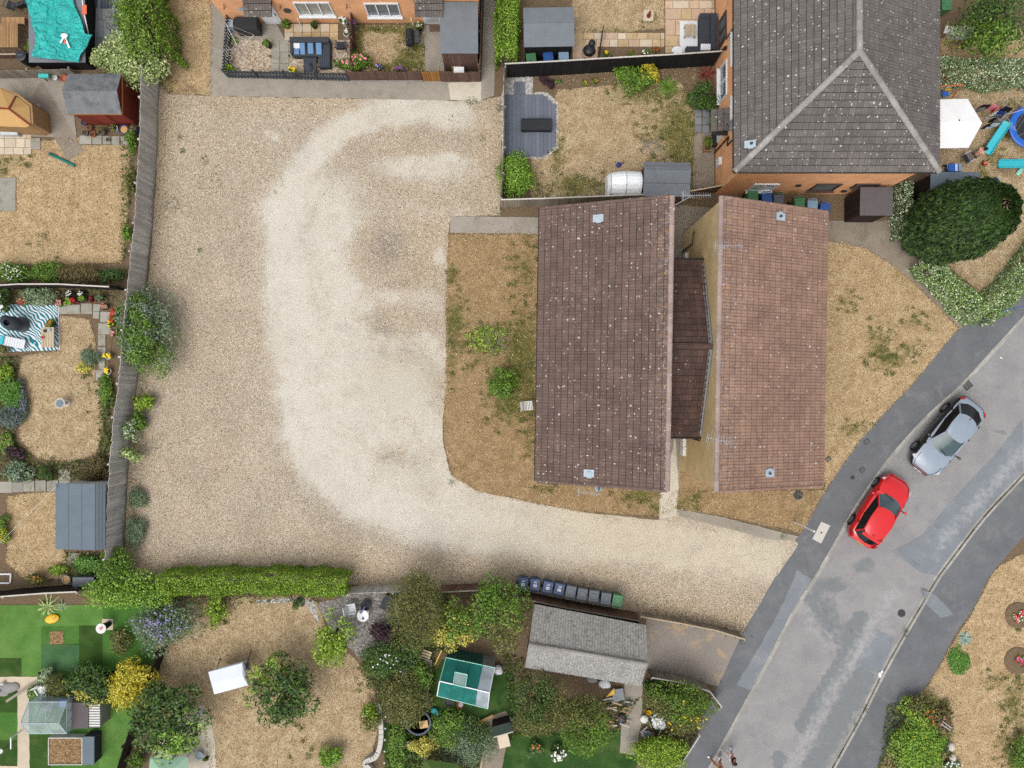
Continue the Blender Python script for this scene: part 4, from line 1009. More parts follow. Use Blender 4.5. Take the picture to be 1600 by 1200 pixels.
def leaf_mesh(name, p, nrm, L, W, mat, spread=.5, along=None, curl=.25):
    n = len(p)
    nr = nrm+npr.normal(size=(n,3))*spread; nr /= np.linalg.norm(nr, axis=1)[:,None]+1e-9
    d = along if along is not None else npr.normal(size=(n,3))
    d = d-nr*(d*nr).sum(1)[:,None]; d /= np.linalg.norm(d, axis=1)[:,None]+1e-9
    s = np.cross(nr, d); sc_ = npr.uniform(.65, 1.3, (n,1)); Lh = L*.5*sc_; Wh = W*.5*sc_
    v = np.empty((n,4,3)); v[:,0] = p-d*Lh; v[:,1] = p+s*Wh+nr*Wh*curl; v[:,2] = p+d*Lh; v[:,3] = p-s*Wh+nr*Wh*curl
    return raw_mesh(name, v.reshape(-1,3), np.arange(n*4, dtype=np.int32), 4, mat)
def raw_mesh(name, v, idx, k, mat):
    me = bpy.data.meshes.new(name); nf = len(idx)//k
    me.vertices.add(len(v)); me.vertices.foreach_set('co', v.astype(np.float32).ravel())
    me.loops.add(len(idx)); me.loops.foreach_set('vertex_index', idx.astype(np.int32))
    me.polygons.add(nf); me.polygons.foreach_set('loop_start', np.arange(0, nf*k, k, dtype=np.int32)); me.update(calc_edges=True)
    me.materials.append(MATS[mat]); return me
def crown_pts(n, rx, ry, rz, cl, fill=.22, top=.35, r_c=.42):
    """points and normals spread over lumps packed in an ellipsoid"""
    c = unitv(cl)*npr.uniform(.25, .74, (cl,1))**.8; c[:,2] = np.abs(c[:,2])*.9-.25
    rad = npr.uniform(r_c*.65, r_c*1.15, cl)
    w = rad**2; k = npr.choice(cl, n, p=w/w.sum())
    d = unitv(n); d[:,2] += top*npr.random(n); d /= np.linalg.norm(d, axis=1)[:,None]
    rr = rad[k]*(1-fill*npr.random(n)**1.5)*npr.uniform(.9, 1.08, n)
    p = c[k]+d*rr[:,None]; q = np.array([rx, ry, rz])
    nn = d/q*np.mean(q)+np.array([0,0,.35]); return p*q, nn, c*q
def plant(label, px, py, hw, hh, h, leaf, name='shrub', cat='shrub', group=None, L=.12, W=.07, dens=1.0, cl=None, spread=.55, flowers=None, trunk=0.0, fill=.25, z0=0.0, r_c=.42, mix=None, stem='bark', gnd=None):
    zc = h*.52; c = P(px, py, zc); k = (H-zc)/F; rx, ry, rz = hw*k*1.16, hh*k*1.16, h*.5
    if trunk: zc = trunk+(h-trunk)*.5; rz = (h-trunk)*.5; c = P(px, py, zc)
    t = thing(name, label, cat, (c.x, c.y, z0), group=group)
    area = math.pi*rx*ry+1.2*(rx+ry)*rz; n = int(min(26000, max(60, area*dens*4.4/(L*W))))*1
    cl = cl or int(min(60, 7+area*4.5))
    p, nn, cs = crown_pts(n, rx, ry, rz, cl, fill, r_c=r_c)
    o = np.array([0, 0, zc-z0]); p = p+o; cs = cs+o
    p[:,2] = np.maximum(p[:,2], .015)
    if mix:                                      # second leaf colour on the lumps of one side
        m = (p[:,0]*mix[1]/rx+p[:,1]*mix[2]/ry+npr.normal(size=n)*.07+.28*np.sin(p[:,0]*5.3/rx+p[:,1]*3.1)*np.sin(p[:,1]*6.7/ry)) > mix[3]
        m &= npr.random(n) < .85
        link('crown' if trunk else 'foliage', leaf_mesh('foliage', p[m], nn[m], L, W, 'leaf_'+mix[0], spread), t); p, nn = p[~m], nn[~m]
    link('crown' if trunk else 'foliage', leaf_mesh('foliage', p, nn, L, W, 'leaf_'+leaf, spread), t)
    if h > .3:
        mb = MB(); r0 = .02+.022*h
        fork = Vector((0,0,max(.08, (trunk or h*.2))))
        mb.tube([(0,0,-.02), fork*.5+Vector((.03,.02,0)), fork], [r0*1.35, r0, r0*.9], 7)
        for q in cs[::max(1, len(cs)//7)]:
            e = Vector(q); mb.tube([fork*.97, fork.lerp(e, .5)+Vector((0,0,.05*h)), e], [r0*.6, r0*.4, r0*.14], 5)
        part('trunk' if trunk else 'stem', mb, stem, t, False)
    if flowers: blossoms(t, p, *flowers)
    return t
def blossoms(t, p, mat, n, r, name='blossoms'):
    """flower heads sitting on the upper leaves"""
    top = p[np.argsort(-p[:,2]*npr.uniform(.7,1.3,len(p)))[:max(n*3, 10)]]; sel = top[npr.choice(len(top), min(n, len(top)), replace=False)]
    mb = MB()
    for q in sel: s_ = r*npr.uniform(.7,1.25); mb.ball((q[0],q[1],q[2]+r*.4), (s_, s_, s_*.6), 6, 3)
    o = part(name, mb, 'petal_'+mat, t, False); o["kind"] = 'stuff'
def hedge(label, pts, w, h, leaf, L=.09, W=.06, dens=1.0, lump=.10, leaf2=None, name='hedge', taper=.9):
    wp = [P(*p) for p in pts]; t = thing(name, label, 'hedge', wp[0])
    ls = [(b-a).length for a, b in zip(wp[:-1], wp[1:])]; T = sum(ls); per = w*taper+2*h
    n = int(min(60000, T*per*dens*2.6/(L*W)))
    s = npr.random(n)*T; q = npr.random(n)*per
    P3, N3 = np.empty((n,3)), np.empty((n,3)); acc = np.concatenate([[0], np.cumsum(ls)])
    seg = np.clip(np.searchsorted(acc, s)-1, 0, len(ls)-1); f = (s-acc[seg])/np.array(ls)[seg]
    a = np.array([[v.x, v.y] for v in wp]); A_, B_ = a[seg], a[seg+1]; c = A_+(B_-A_)*f[:,None]
    u = (B_-A_)/np.linalg.norm(B_-A_, axis=1)[:,None]; nx = np.stack([-u[:,1], u[:,0]], 1)
    off = np.where(q < h, -w/2, np.where(q < h+w*taper, q-h-w*taper/2, w/2)); z = np.where(q < h, q, np.where(q < h+w*taper, h, per-q))
    on = np.where(q < h, -1.0, np.where(q < h+w*taper, 0.0, 1.0)); zn = np.where(on == 0, 1.0, .25)
    wob = lump*(np.sin(s*2.3)+np.sin(s*5.1+off*4)+np.sin(off*7+z*5+s*1.3))*.5+npr.normal(size=n)*lump*.45
    off = off+on*wob; z = z+np.where(on == 0, wob, 0)
    ends = npr.random(n) < .04; s_out = np.where(ends, npr.uniform(-.12,.12,n), 0)
    P3[:,:2] = c+nx*off[:,None]+u*s_out[:,None]; P3[:,2] = np.maximum(z, .03); N3[:,:2] = nx*on[:,None]; N3[:,2] = zn
    P3 -= np.array(wp[0])
    if leaf2:
        m = npr.random(n) < .35
        link('foliage', leaf_mesh('foliage', P3[m], N3[m], L, W, 'leaf_'+leaf2, .7), t); P3, N3 = P3[~m], N3[~m]
    link('foliage', leaf_mesh('foliage', P3, N3, L, W, 'leaf_'+leaf, .7), t)
    mb = MB()                                     # woody core with stems
    for a_, b_, l_ in zip(wp[:-1], wp[1:], ls):
        for i in range(max(1, int(l_/.5))):
            e = a_.lerp(b_, (i+.5)/max(1, int(l_/.5)))-wp[0]; mb.tube([e, e+Vector((rnd.uniform(-.1,.1),rnd.uniform(-.1,.1),h*.5)), e+Vector((rnd.uniform(-.25,.25),rnd.uniform(-.25,.25),h*.85))], [.03,.022,.008], 5)
    part('stem', mb, 'bark', t, False)
    # twiggy inner layer so that the hedge is not see-through
    m = int(n*.3); k = npr.choice(len(P3), min(m, len(P3)), replace=False); q3 = P3[k].copy(); q3[:,2] *= npr.uniform(.5,.93,len(k))
    link('inner_foliage', leaf_mesh('inner_foliage', q3, N3[k], L*1.3, W*1.3, 'leaf_brown' if leaf2 is None else 'leaf_'+leaf, .8), t)
    return t
def spiky(label, px, py, r, h, n, L, W, mat, name='plant', cat='plant', droop=.5, group=None, blade='leaf'):
    """rosette of strap leaves, each leaf a part"""
    c = P(px, py, h*.4); t = thing(name, label, cat, (c.x, c.y, 0), group=group)
    for i in range(n):
        a = i*2.4+rnd.uniform(-.25,.25); el = rnd.uniform(.25, 1.1); l = L*rnd.uniform(.7,1.1); d = Vector((math.cos(a), math.sin(a), 0)); s_ = Vector((-d.y, d.x, 0))
        ps = []
        for k in range(5):
            f = k/4; ps.append((d*(.04+l*f*math.cos(el)), l*f*math.sin(el)-droop*l*f*f, W*.5*math.sin(math.pi*min(.97, .18+f*.82))))
        vs_ = []
        for q, z, w in ps: vs_ += [q+s_*w+Vector((0,0,max(.02,z)+w*.3)), q+Vector((0,0,max(.02,z))), q-s_*w+Vector((0,0,max(.02,z)+w*.3))]
        part(blade, MB().add(vs_, [(3*k+j, 3*k+3+j, 3*k+4+j, 3*k+1+j) for k in range(4) for j in range(2)]), mat, t, False)
    return t

# ---- hedges
hedge('tall green hedge beside the strip of dry grass and the grey paved yard', [(224,-40),(240,20),(252,70),(262,118)], 2.0, 2.5, 'green', .12, .075, .8, .22, 'lime')
plant('pale variegated shrub spilling over the end of the weathered fence', 208, 92, 48, 46, 2.6, 'pale', L=.12, W=.075, dens=.9, cl=36, r_c=.34)
plant('pale variegated shrub reaching over the red brown shed', 168, 92, 24, 18, 2.4, 'pale', L=.11, W=.07, r_c=.4)
hedge('bright green clipped hedge beside the narrow concrete passage', [(794,-40),(793,40),(791,112)], 1.15, 1.75, 'bright', .10, .06, 1.0, .08, 'lime')
hedge('long bright green clipped hedge along the gravel court', [(268,902),(400,900),(480,900),(552,905)], 1.05, 1.75, 'lime', .085, .055, 1.0, .11, 'bright')
plant('rounded bright green shrub joined to the end of the long clipped hedge', 200, 926, 74, 33, 2.3, 'bright', 'shrub', L=.11, W=.08, dens=.9, cl=50, r_c=.30)
hedge('pale variegated hedge turning the corner between path and street', [(1428,408),(1478,460),(1518,497),(1546,474),(1592,418),(1660,325)], 1.2, 1.15, 'vari', .10, .06, .9, .10, 'bright')
hedge('clipped ivy hedge beside the dark brown shed', [(1394,296),(1397,335),(1400,378)], .55, 1.5, 'ivy', .09, .06, .9, .08, 'vari')
hedge('pale green hedge above the dry lawn with the white parasol', [(1440,120),(1540,124),(1680,120)], 1.25, 1.25, 'vari', .11, .06, .8, .12, 'greygreen')
# ---- trees
def tree(label, px, py, hw, hh, h, leaf, trunk, **kw): return plant(label, px, py, hw, hh, h, leaf, 'tree', 'tree', trunk=trunk, **kw)
tree('tall olive green willow standing over the grey weathered fence', 655, 950, 46, 64, 4.2, 'olive', .9, L=.13, W=.035, dens=.55, cl=46, r_c=.34)
tree('round green leafy tree beside the corrugated garage and the nine bins', 776, 964, 50, 56, 4.0, 'green', 1.0, L=.13, W=.085, dens=.75, cl=48, r_c=.30, mix=('olive',.3,-.9,.1))
tree('yellowing leafy tree overhanging the teal greenhouse', 706, 982, 38, 44, 3.5, 'gold', .9, L=.13, W=.08, dens=.75, cl=36, r_c=.30, mix=('green',.5,.9,-.05))
tree('large olive tree crown below the corrugated garage roof', 846, 1106, 46, 48, 4.0, 'olive', 1.0, L=.11, W=.06, dens=.6, cl=56, r_c=.28, mix=('dark',-.5,.5,.0))
tree('large duller green tree crown beside the junk strewn concrete path', 914, 1134, 42, 50, 3.8, 'green', 1.0, L=.11, W=.055, dens=.6, cl=50, r_c=.30, mix=('olive',-.3,.9,.1))
tree('rounded olive tree with yellow berries beside the pavement', 1063, 1108, 56, 44, 3.4, 'olive', .8, L=.11, W=.06, dens=.7, cl=52, r_c=.28, flowers=('yel', 26, .045), mix=('green',.4,.8,-.1))
tree('small dark tree with long pointed leaves and lime tips on the dry lawn', 437, 1083, 54, 54, 3.0, 'dark', .8, L=.30, W=.075, dens=.75, cl=40, r_c=.30, mix=('lime',-.7,.3,.38))
tree('glossy dark green tree overhanging the turf and the pale patio', 262, 1126, 62, 60, 3.0, 'dark', .7, L=.20, W=.11, dens=.75, cl=40, r_c=.30, mix=('bright',.4,-.5,.25))
tree('lime green small tree reaching over the grey chippings', 516, 1000, 32, 46, 2.6, 'lime', .7, L=.13, W=.08, dens=.6, cl=24, r_c=.32)
tree('dense dark tree behind the hipped house', 1552, 38, 56, 50, 4.2, 'dark', .9, L=.15, W=.08, dens=.7, cl=46, r_c=.30, mix=('green',-.3,-.7,.1))
# cypress: a tall dark cone of upright sprays
b = P(1440, 365); t = thing('cypress_tree', 'large dark green conical cypress beside the brown concrete path', 'tree', b)
hC, n = 6.8, 46000
f = npr.random(n)**.62; a = npr.random(n)*2*np.pi; z = 3.3-3.25*np.cos(np.pi*npr.random(n)); rr = 2.0*np.sqrt(np.clip(1-((z-3.0)/3.62)**2, .02, 1))
lob = 1+.03*np.sin(a*5+z*2)+.075*np.maximum(np.sin(a*11+z*2.1)*np.sin(z*6.5+a*4), -.4)+.03*np.sin(a*23-z*9); dep = 1-.20*npr.random(n)**2
p = np.stack([np.cos(a)*rr*lob*dep+z*.03, np.sin(a)*rr*lob*dep, z], 1)
nn = np.stack([np.cos(a), np.sin(a), np.full(n, .55)], 1)
al = np.stack([np.cos(a)*.45, np.sin(a)*.45, np.full(n, 1.0)], 1)+npr.normal(size=(n,3))*.22
link('crown', leaf_mesh('crown', p, nn, .26, .075, 'leaf_cypress', .35, al), t)
part('trunk', MB().tube([(0,0,-.02),(.02,0,1.5),(.1,0,5.6)], [.16,.12,.03], 9), 'bark', t, False)
# ---- shrubs: label, px, py, half width, half height, metres tall, leaf colour, extras
SH = [
 ('small green shrub beside the blue plant pots at the fence', 207,222,9,18,.9,'green',{}),
 ('small leafy shrub halfway along the upper dry lawn fence', 205,290,9,22,.9,'olive',{}),
 ('small round shrub at the fence below the upper dry lawn', 200,360,8,14,.8,'green',{}),
 ('white flowered bush in the row along the dark brown fence', 20,427,28,17,1.0,'green',dict(flowers=('white',60,.04))),
 ('plain green bush in the row along the dark brown fence', 72,426,25,18,1.0,'green',dict(L=.09,W=.04)),
 ('olive brown bush in the row along the dark brown fence', 126,428,30,18,1.0,'brown',dict(L=.09,W=.04)),
 ('leafy end bush in the row along the dark brown fence', 174,430,17,14,.9,'dark',{}),
 ('pale feathery conifer below the dark brown fence', 60,466,26,14,.9,'conifer',dict(L=.12,W=.05)),
 ('white rose bush at the corner of the palm leaf rug', 4,470,14,18,1.0,'dark',dict(flowers=('white',9,.10))),
 ('grey green mound beside the stepping slabs', 143,558,17,14,.6,'greygreen',dict(L=.07,W=.04)),
 ('yellow leaved mound beside the stepping slabs', 134,574,15,10,.45,'gold',dict(L=.08,W=.05)),
 ('bright lime shrub at the edge of the lawn below the palm leaf rug', 6,585,12,15,.8,'lime',{}),
 ('round green grassy mound in the lavender border', 14,614,20,22,.8,'grass',dict(L=.22,W=.03)),
 ('broad green mound with lavender edge', 14,652,22,20,.8,'lav',dict(L=.20,W=.03)),
 ('lavender clump along the edge of the pale lawn', 32,628,10,36,.6,'lav',dict(L=.16,W=.03,flowers=('lilac',30,.03))),
 ('dark burgundy plant in the border', 24,708,16,12,.5,'purple',{}),
 ('grey green bush with tiny purple flowers in the border', 28,738,24,17,.7,'greygreen',dict(flowers=('lilac',14,.03))),
 ('leafy pink flowered clump in the border', 8,692,12,20,.4,'green',dict(flowers=('pink',10,.03))),
 ('small dark conifer beside the slab path', 75,740,14,12,.8,'dark',dict(L=.10,W=.03)),
 ('brown flowered bush against the weathered fence', 148,735,22,20,.9,'brown',dict(L=.11,W=.05)),
 ('narrow green strip of plants inside the weathered fence', 166,612,9,32,.5,'green',dict(L=.14,W=.05)),
 ('low green plants inside the fence near the brown bush', 166,690,7,20,.4,'olive',{}),
 ('large grey green bush growing through the weathered fence', 229,518,50,74,2.6,'greygreen',dict(L=.16,W=.055,dens=.8,cl=46,r_c=.32,mix=('green',-.2,-.3,-.05),flowers=('lilac',20,.04))),
 ('yellow green plant growing out from the fence onto the gravel', 222,627,16,14,1.1,'lime',dict(L=.16,W=.10)),
 ('green plant climbing the fence beside the gravel', 217,655,13,18,1.0,'green',dict(L=.13,W=.09)),
 ('pale leaved plant climbing the fence beside the gravel', 203,672,10,20,1.5,'vari',dict(L=.14,W=.10)),
 ('yellowish plant sprawling over the fence top', 203,710,16,13,1.5,'pale',dict(L=.16,W=.10)),
 ('dark grey green shrub on the gravel at the foot of the fence', 213,780,15,17,.6,'greygreen',dict(L=.10,W=.03)),
 ('wider grey green shrub on the gravel at the foot of the fence', 212,829,17,23,.7,'greygreen',dict(L=.12,W=.03)),
 ('small green shrub at the edge of the lower dry lawn', 4,816,9,13,.6,'green',{}),
 ('yellow flowered shrub at the edge of the lower dry lawn', 7,836,10,14,.6,'lime',dict(flowers=('yel',20,.035))),
 ('green leafy clump below the blue grey shed', 134,882,24,16,.5,'grass',dict(L=.14,W=.06)),
 ('dark green shrub at the end of the weathered fence', 178,882,26,28,2.0,'green',dict(L=.11,W=.07)),
 ('straggly yellow green plant near the water tank', 93,890,16,8,.4,'lime',dict(L=.14,W=.05)),
 ('bushy green plant behind the pale fence rails', 60,905,18,10,.8,'olive',dict(flowers=('orange',5,.05))),
 ('thin olive bush on the bright turf', 190,1004,20,21,.9,'olive',dict(dens=.5)),
 ('purple flowered buddleia over the corner of the turf', 258,978,52,46,2.4,'greygreen',dict(L=.17,W=.05,dens=.7,cl=40,r_c=.32,flowers=('lilac',90,.055))),
 ('white edged bush beside the greenhouse', 74,1056,15,13,.9,'vari',dict(L=.08,W=.04)),
 ('thin olive bush beside the greenhouse', 96,1070,24,20,1.2,'olive',dict(L=.09,W=.04)),
 ('dark glossy bush with yellow tips above the grey store', 138,1070,36,32,1.7,'dark',dict(L=.14,W=.08,mix=('gold',-.3,-.9,.35))),
 ('green plant beside the white chair on the turf', 53,1082,11,13,.5,'green',{}),
 ('bright yellow shrub on the green turf', 208,1070,38,40,1.8,'yellow',dict(L=.20,W=.06,cl=36)),
 ('small shrub beside the pale green canopy', 212,1190,13,14,1.0,'green',{}),
 ('leafy climber at the top of the dry lawn', 338,956,20,22,1.2,'lime',dict(dens=.6,L=.13,W=.08)),
 ('small dark clipped ball at the edge of the dry lawn', 466,943,9,9,.5,'dark',dict(L=.05,W=.04)),
 ('round green bush alone at the bottom of the dry lawn', 517,1182,19,20,1.2,'bright',dict(L=.14,W=.07)),
 ('reddish green bush beside the curved white wall', 580,1120,18,21,1.2,'olive',dict(L=.12,W=.07,mix=('lime',.0,.9,.1))),
 ('dark purple shrub on the grey chippings', 596,992,22,18,1.3,'purple',dict(L=.10,W=.06)),
 ('dark green shrub below the purple one', 612,1030,46,28,1.4,'dark',dict(L=.11,W=.06,cl=30,flowers=('white',16,.05))),
 ('tall olive shrub behind the curved white wall', 635,1092,38,44,1.7,'olive',dict(L=.11,W=.05,cl=34)),
 ('small green shrub beside the old timber sleeper', 655,1060,18,26,1.2,'green',{}),
 ('ferny green shrub beside the round grey tub', 700,1140,28,30,1.2,'green',dict(L=.14,W=.05)),
 ('grey green shrub inside the pale timber edging', 735,1162,36,36,1.1,'greygreen',dict(L=.11,W=.04,mix=('dark',.2,.9,.2))),
 ('small yellow green shrub below the round grey tub', 662,1165,22,16,1.0,'gold',dict(L=.12,W=.06)),
 ('low dark shrub at the bottom beside the curved wall', 620,1168,16,34,.8,'green',{}),
 ('yellow green privet by the pavement', 1030,1180,50,28,1.6,'lime',dict(L=.12,W=.06,cl=30)),
 ('dark shrub between garage and slatted fence', 1028,1078,20,14,1.5,'dark',{}),
 ('white hydrangea on the lush grass', 873,1177,14,12,.8,'hydr',dict(flowers=('white',40,.07))),
 ('small orange flowered plant beside the white hydrangea', 836,1172,14,14,.7,'hydr',dict(flowers=('orange',8,.06))),
 ('pink rose bush in the corner of the green front garden', 556,92,20,16,1.2,'green',dict(flowers=('pink',26,.075))),
 ('leafy green plant at the end of the picket fence', 535,98,10,11,.7,'green',dict(L=.16,W=.1)),
 ('small green plant in the pebbles inside the picket corner', 358,106,9,7,.6,'lime',{}),
 ('low green plant under the rotary clothes line', 366,63,6,5,.35,'lime',{}),
 ('blue hydrangea behind the low dark brown fence', 592,105,5,5,.9,'hydr',dict(flowers=('lilac',22,.05))),
 ('violet flowered plant behind the low dark brown fence', 624,108,8,4,.9,'hydr',dict(flowers=('violet',26,.05))),
 ('broad green shrub under the black fence', 992,122,30,22,1.3,'green',dict(L=.13,W=.07,cl=24)),
 ('yellow leaved shrub under the black fence', 1014,112,14,16,1.3,'yellow',dict(L=.16,W=.07)),
 ('bright green shrub under the black fence', 972,116,12,10,.9,'bright',{}),
 ('dark shrub against the orange brick wall', 1098,150,25,22,1.5,'dark',dict(L=.11,W=.06,cl=22)),
 ('nearly black low shrub in the flower bed by the grey deck', 856,126,11,11,.5,'purple',dict(L=.10,W=.03)),
 ('clipped round green bush beside the grey deck', 806,277,31,32,1.6,'bright',dict(L=.10,W=.06,cl=34)),
 ('round green bush on the dry brown lawn', 788,599,24,24,1.1,'green',dict(L=.16,W=.05,cl=22)),
 ('low green growth around the bare twigs', 762,530,34,22,.4,'lime',dict(dens=.3)),
 ('large green bush in the bed beside the pavement', 1432,1165,44,40,1.2,'bright',dict(L=.15,W=.05,cl=36,flowers=('yel',14,.03))),
 ('olive shrub with orange flowers beside the pavement', 1440,1112,30,26,1.1,'olive',dict(flowers=('orange',14,.045),mix=('lime',-.5,-.5,.1))),
 ('brownish shrub at the lawn side of the street bed', 1470,1128,20,26,.9,'brown',dict(flowers=('pink',8,.04))),
 ('dark green ground plant beside the white boulders', 1474,1160,10,16,.4,'dark',{}),
 ('bright low ground cover below the agave', 1497,1032,18,22,.3,'grass',dict(L=.08,W=.05)),
 ('green shrub at the far edge of the verge lawn', 1602,1178,20,34,1.0,'green',dict(flowers=('yel',6,.03))),
 ('white flowered clump at the bottom of the street bed', 1488,1196,14,8,.4,'hydr',dict(flowers=('white',16,.05))),
 ('leafy plant beside the pots under the orange brick wall', 1112,188,5,8,.5,'green',{}),
 ('green weeds in front of the hipped house wall', 1218,300,14,6,.6,'green',{}),
 ('weedy bush between two bins beside the brick house', 1240,296,12,8,.8,'hydr',dict(dens=.6)),
 ('small leafy plant at the corner of the wooden table', 45,70,7,8,.5,'lime',dict(L=.12,W=.03)),
]
for lb, x, y, a, b_, h_, lf, kw in SH: plant(lb, x, y, a, b_, h_, lf, 'shrub' if h_ >= .5 else 'plant', 'shrub' if h_ >= .5 else 'plant', **kw)
# strap leaved plants
leafmat('leaf_agave', A(110,138,124), A(140,164,150), A(170,188,176))
spiky('pale blue green agave on the street side lawn', 1509, 999, 16, .35, 15, .52, .17, 'leaf_agave', droop=.45)
spiky('large green strap leaved clump in the flower bed', 1045, 132, 18, .7, 34, .95, .075, 'leaf_green', droop=.75)
spiky('dark red spiky cordyline against the brick wall', 1106, 112, 18, .9, 30, .95, .05, 'leaf_red', droop=.7)
spiky('pale spiky yucca at the top of the green turf', 72, 950, 24, .6, 26, .9, .09, 'leaf_pale', droop=.7)
spiky('small yucca beside the pale fence rails', 95, 948, 12, .4, 16, .5, .07, 'leaf_conifer', droop=.7)
# bare twiggy shrub
c = P(776,536); t = thing('bare_shrub', 'dead pale twiggy shrub on the dry brown lawn', 'shrub', c)
for i in range(16):
    a = i*.4+rnd.uniform(-.2,.2); l = rnd.uniform(.5,1.0); mb = MB(); d = Vector((math.cos(a), math.sin(a), 0)); p0 = Vector((0,0,.02)); p1 = d*l*.5+Vector((0,0,.4)); p2 = d*l+Vector((rnd.uniform(-.1,.1),rnd.uniform(-.1,.1),.65))
    mb.tube([p0,p1,p2], [.022,.014,.005], 5)
    for q in (.45,.6,.75,.9):
        e = p1.lerp(p2, (q-.45)*1.8); s_ = Vector((-d.y,d.x,0))*rnd.choice((-1,1))*rnd.uniform(.15,.35); mb.tube([e, e+s_+d*.15+Vector((0,0,.08))], [.009,.003], 4)
    part('branch', mb, 'bark_pale', t, False)
# ------------------------------------------------------------------ vehicles
def paint(name, c, rough=.25, coat=.6):
    t = NT(name); t.out(t.bright(c, t.mapr(t.noise(2.0, 3), .3, .7, .95, 1.05)), rough, .4)
    t.b.inputs['Coat Weight'].default_value = coat; t.b.inputs['Coat Roughness'].default_value = .08; return t.m
paint('paint_red', C(222,14,24)); paint('paint_black', C(22,23,26)); paint('paint_silver', C(148,160,174), .3)
glassmat('car_glass', C(70,88,92), .08, .3); glassmat('car_glass_dark', C(24,26,30), .08, .25)
plain('tyre', C(36,36,37), .85, .2, 8); plain('alloy', C(150,152,156), .3, .1, 8, metal=.6, spec=.5); plain('lamp_clear', C(226,230,234), .15, .05, 8, spec=.6); plain('lamp_red', C(170,16,22), .2, .1, 8, spec=.5)
plain('plate_yellow', C(230,196,60), .5, .05, 9); plain('plate_white', C(236,236,232), .5, .05, 9); plain('trim_black', C(28,28,30), .6, .15, 8)
def interp(xs, ys, x):
    return float(np.interp(x, xs, ys))
def car(label, loc, rz, L, W, Ht, top, side, g):
    t = thing('car', label, 'car', loc, rz); hw = W/2
    X = [-L/2, -L/2+.06, -L/2+.22, -L/2+.55, -L*.28, -L*.1, L*.08, L*.22, L*.34, L/2-.42, L/2-.18, L/2-.05, L/2]
    fx = [-L/2, -L/2+.25, -L*.25, L*.2, L/2-.45, L/2-.15, L/2]
    wf = [.70, .92, 1.0, 1.0, .93, .80, .55]; zt = g['zt']; zs = [.34,.24,.2,.2,.2,.24,.32]
    secs = []
    for x in X:
        w = hw*interp(fx, wf, x); z1 = interp(zt[0], zt[1], x); z0 = interp(fx, zs, x); zb = z1-.05
        secs.append([(x, w*.90, z0), (x, w*.985, z0+(zb-z0)*.28), (x, w, z0+(zb-z0)*.55), (x, w*.985, z0+(zb-z0)*.82), (x, w*.92, zb), (x, w*.78, z1), (x, w*.40, z1+.03), (x, 0, z1+.04)])
    n = len(secs[0])
    def strip(j0, j1, name, m, xr=None):
        mb = MB(); idx = [i for i in range(len(X)) if xr is None or xr[0] <= i <= xr[1]]
        ring = []
        for i in idx:
            s_ = secs[i][j0:j1+1]
            row = s_ if j1 < n-1 else s_+[(x, -y, z) for x, y, z in s_[-2::-1]]
            ring.append(row)
        k = len(ring[0])
        if j1 == n-1: mb.add([p for r in ring for p in r], [(i*k+j, i*k+j+1, (i+1)*k+j+1, (i+1)*k+j) for i in range(len(ring)-1) for j in range(k-1)])
        else:
            for sg in (1, -1):
                f = [(i*k+j, i*k+j+1, (i+1)*k+j+1, (i+1)*k+j) for i in range(len(ring)-1) for j in range(k-1)]
                mb.add([(x, y*sg, z) for r in ring for x, y, z in r], f if sg > 0 else [q[::-1] for q in f])
        o = part(name, mb, m, t, False, smooth=True); sm = o.modifiers.new("s", 'SUBSURF'); sm.levels = sm.render_levels = 2; return o
    body = strip(0, 4, 'body', side)
    for nm, a, b in (('tailgate', 0, 4), ('cabin_base', 4, 7), ('bonnet', 7, len(X)-1)): strip(4, n-1, nm, top, (a, b))
    for sg in (1, -1): part('bonnet_seam', MB().tube([(secs[i][5][0], sg*secs[i][5][1]*1.0, secs[i][5][2]-.004) for i in range(8, 12)], .011, 5), 'trim_black', t, False)
    part('bonnet_seam', MB().tube([(secs[11][6][0]+.01, y, secs[11][6][2]+.012) for y in np.linspace(-secs[11][6][1]*1.4, secs[11][6][1]*1.4, 6)], .010, 5), 'trim_black', t, False)
    # bumpers close both ends
    for nm, i in (('rear_bumper', 0), ('front_bumper', len(X)-1)):
        s_ = secs[i]; mb = MB(); sg = 1 if i else -1; d = .03*sg
        pts = s_+[(x, -y, z) for x, y, z in s_[-2::-1]]
        mb.add([(x+d*(.4 if k in (0, len(pts)-1) else 1), y, z) for k, (x, y, z) in enumerate(pts)]+[(x-.03*sg, y, z) for x, y, z in pts], [tuple(range(len(pts)))]+[(k, k+1, len(pts)+k+1, len(pts)+k) for k in range(len(pts)-1)])
        part(nm, mb, side, t, False, smooth=False)
    # glasshouse
    xf, xr, rf, rr, zb = g['xf'], g['xr'], g['rf'], g['rr'], g['zb']; xm = (xf+xr)/2-.1
    Bh = [(xf,0),(xf-.04,.36*hw/.87),(xf-.22,.78*hw),(xm,.87*hw),(xr+.30,.80*hw),(xr+.05,.40*hw),(xr,0)]
    Th = [(rf,0),(rf-.02,.32*hw),(rf-.10,.60*hw),(xm,.66*hw),(rr+.14,.60*hw),(rr+.03,.32*hw),(rr,0)]
    zB = [zb+.03,zb+.02,zb-.03,zb,zb+.02,zb+.05,zb+.06]; zT = [Ht-.05,Ht-.06,Ht-.10,Ht-.07,Ht-.10,Ht-.06,Ht-.05]
    B = [Vector((x,y,z)) for (x,y),z in zip(Bh,zB)]; T = [Vector((x,y,z)) for (x,y),z in zip(Th,zT)]
    mir = lambda v: Vector((v.x,-v.y,v.z))
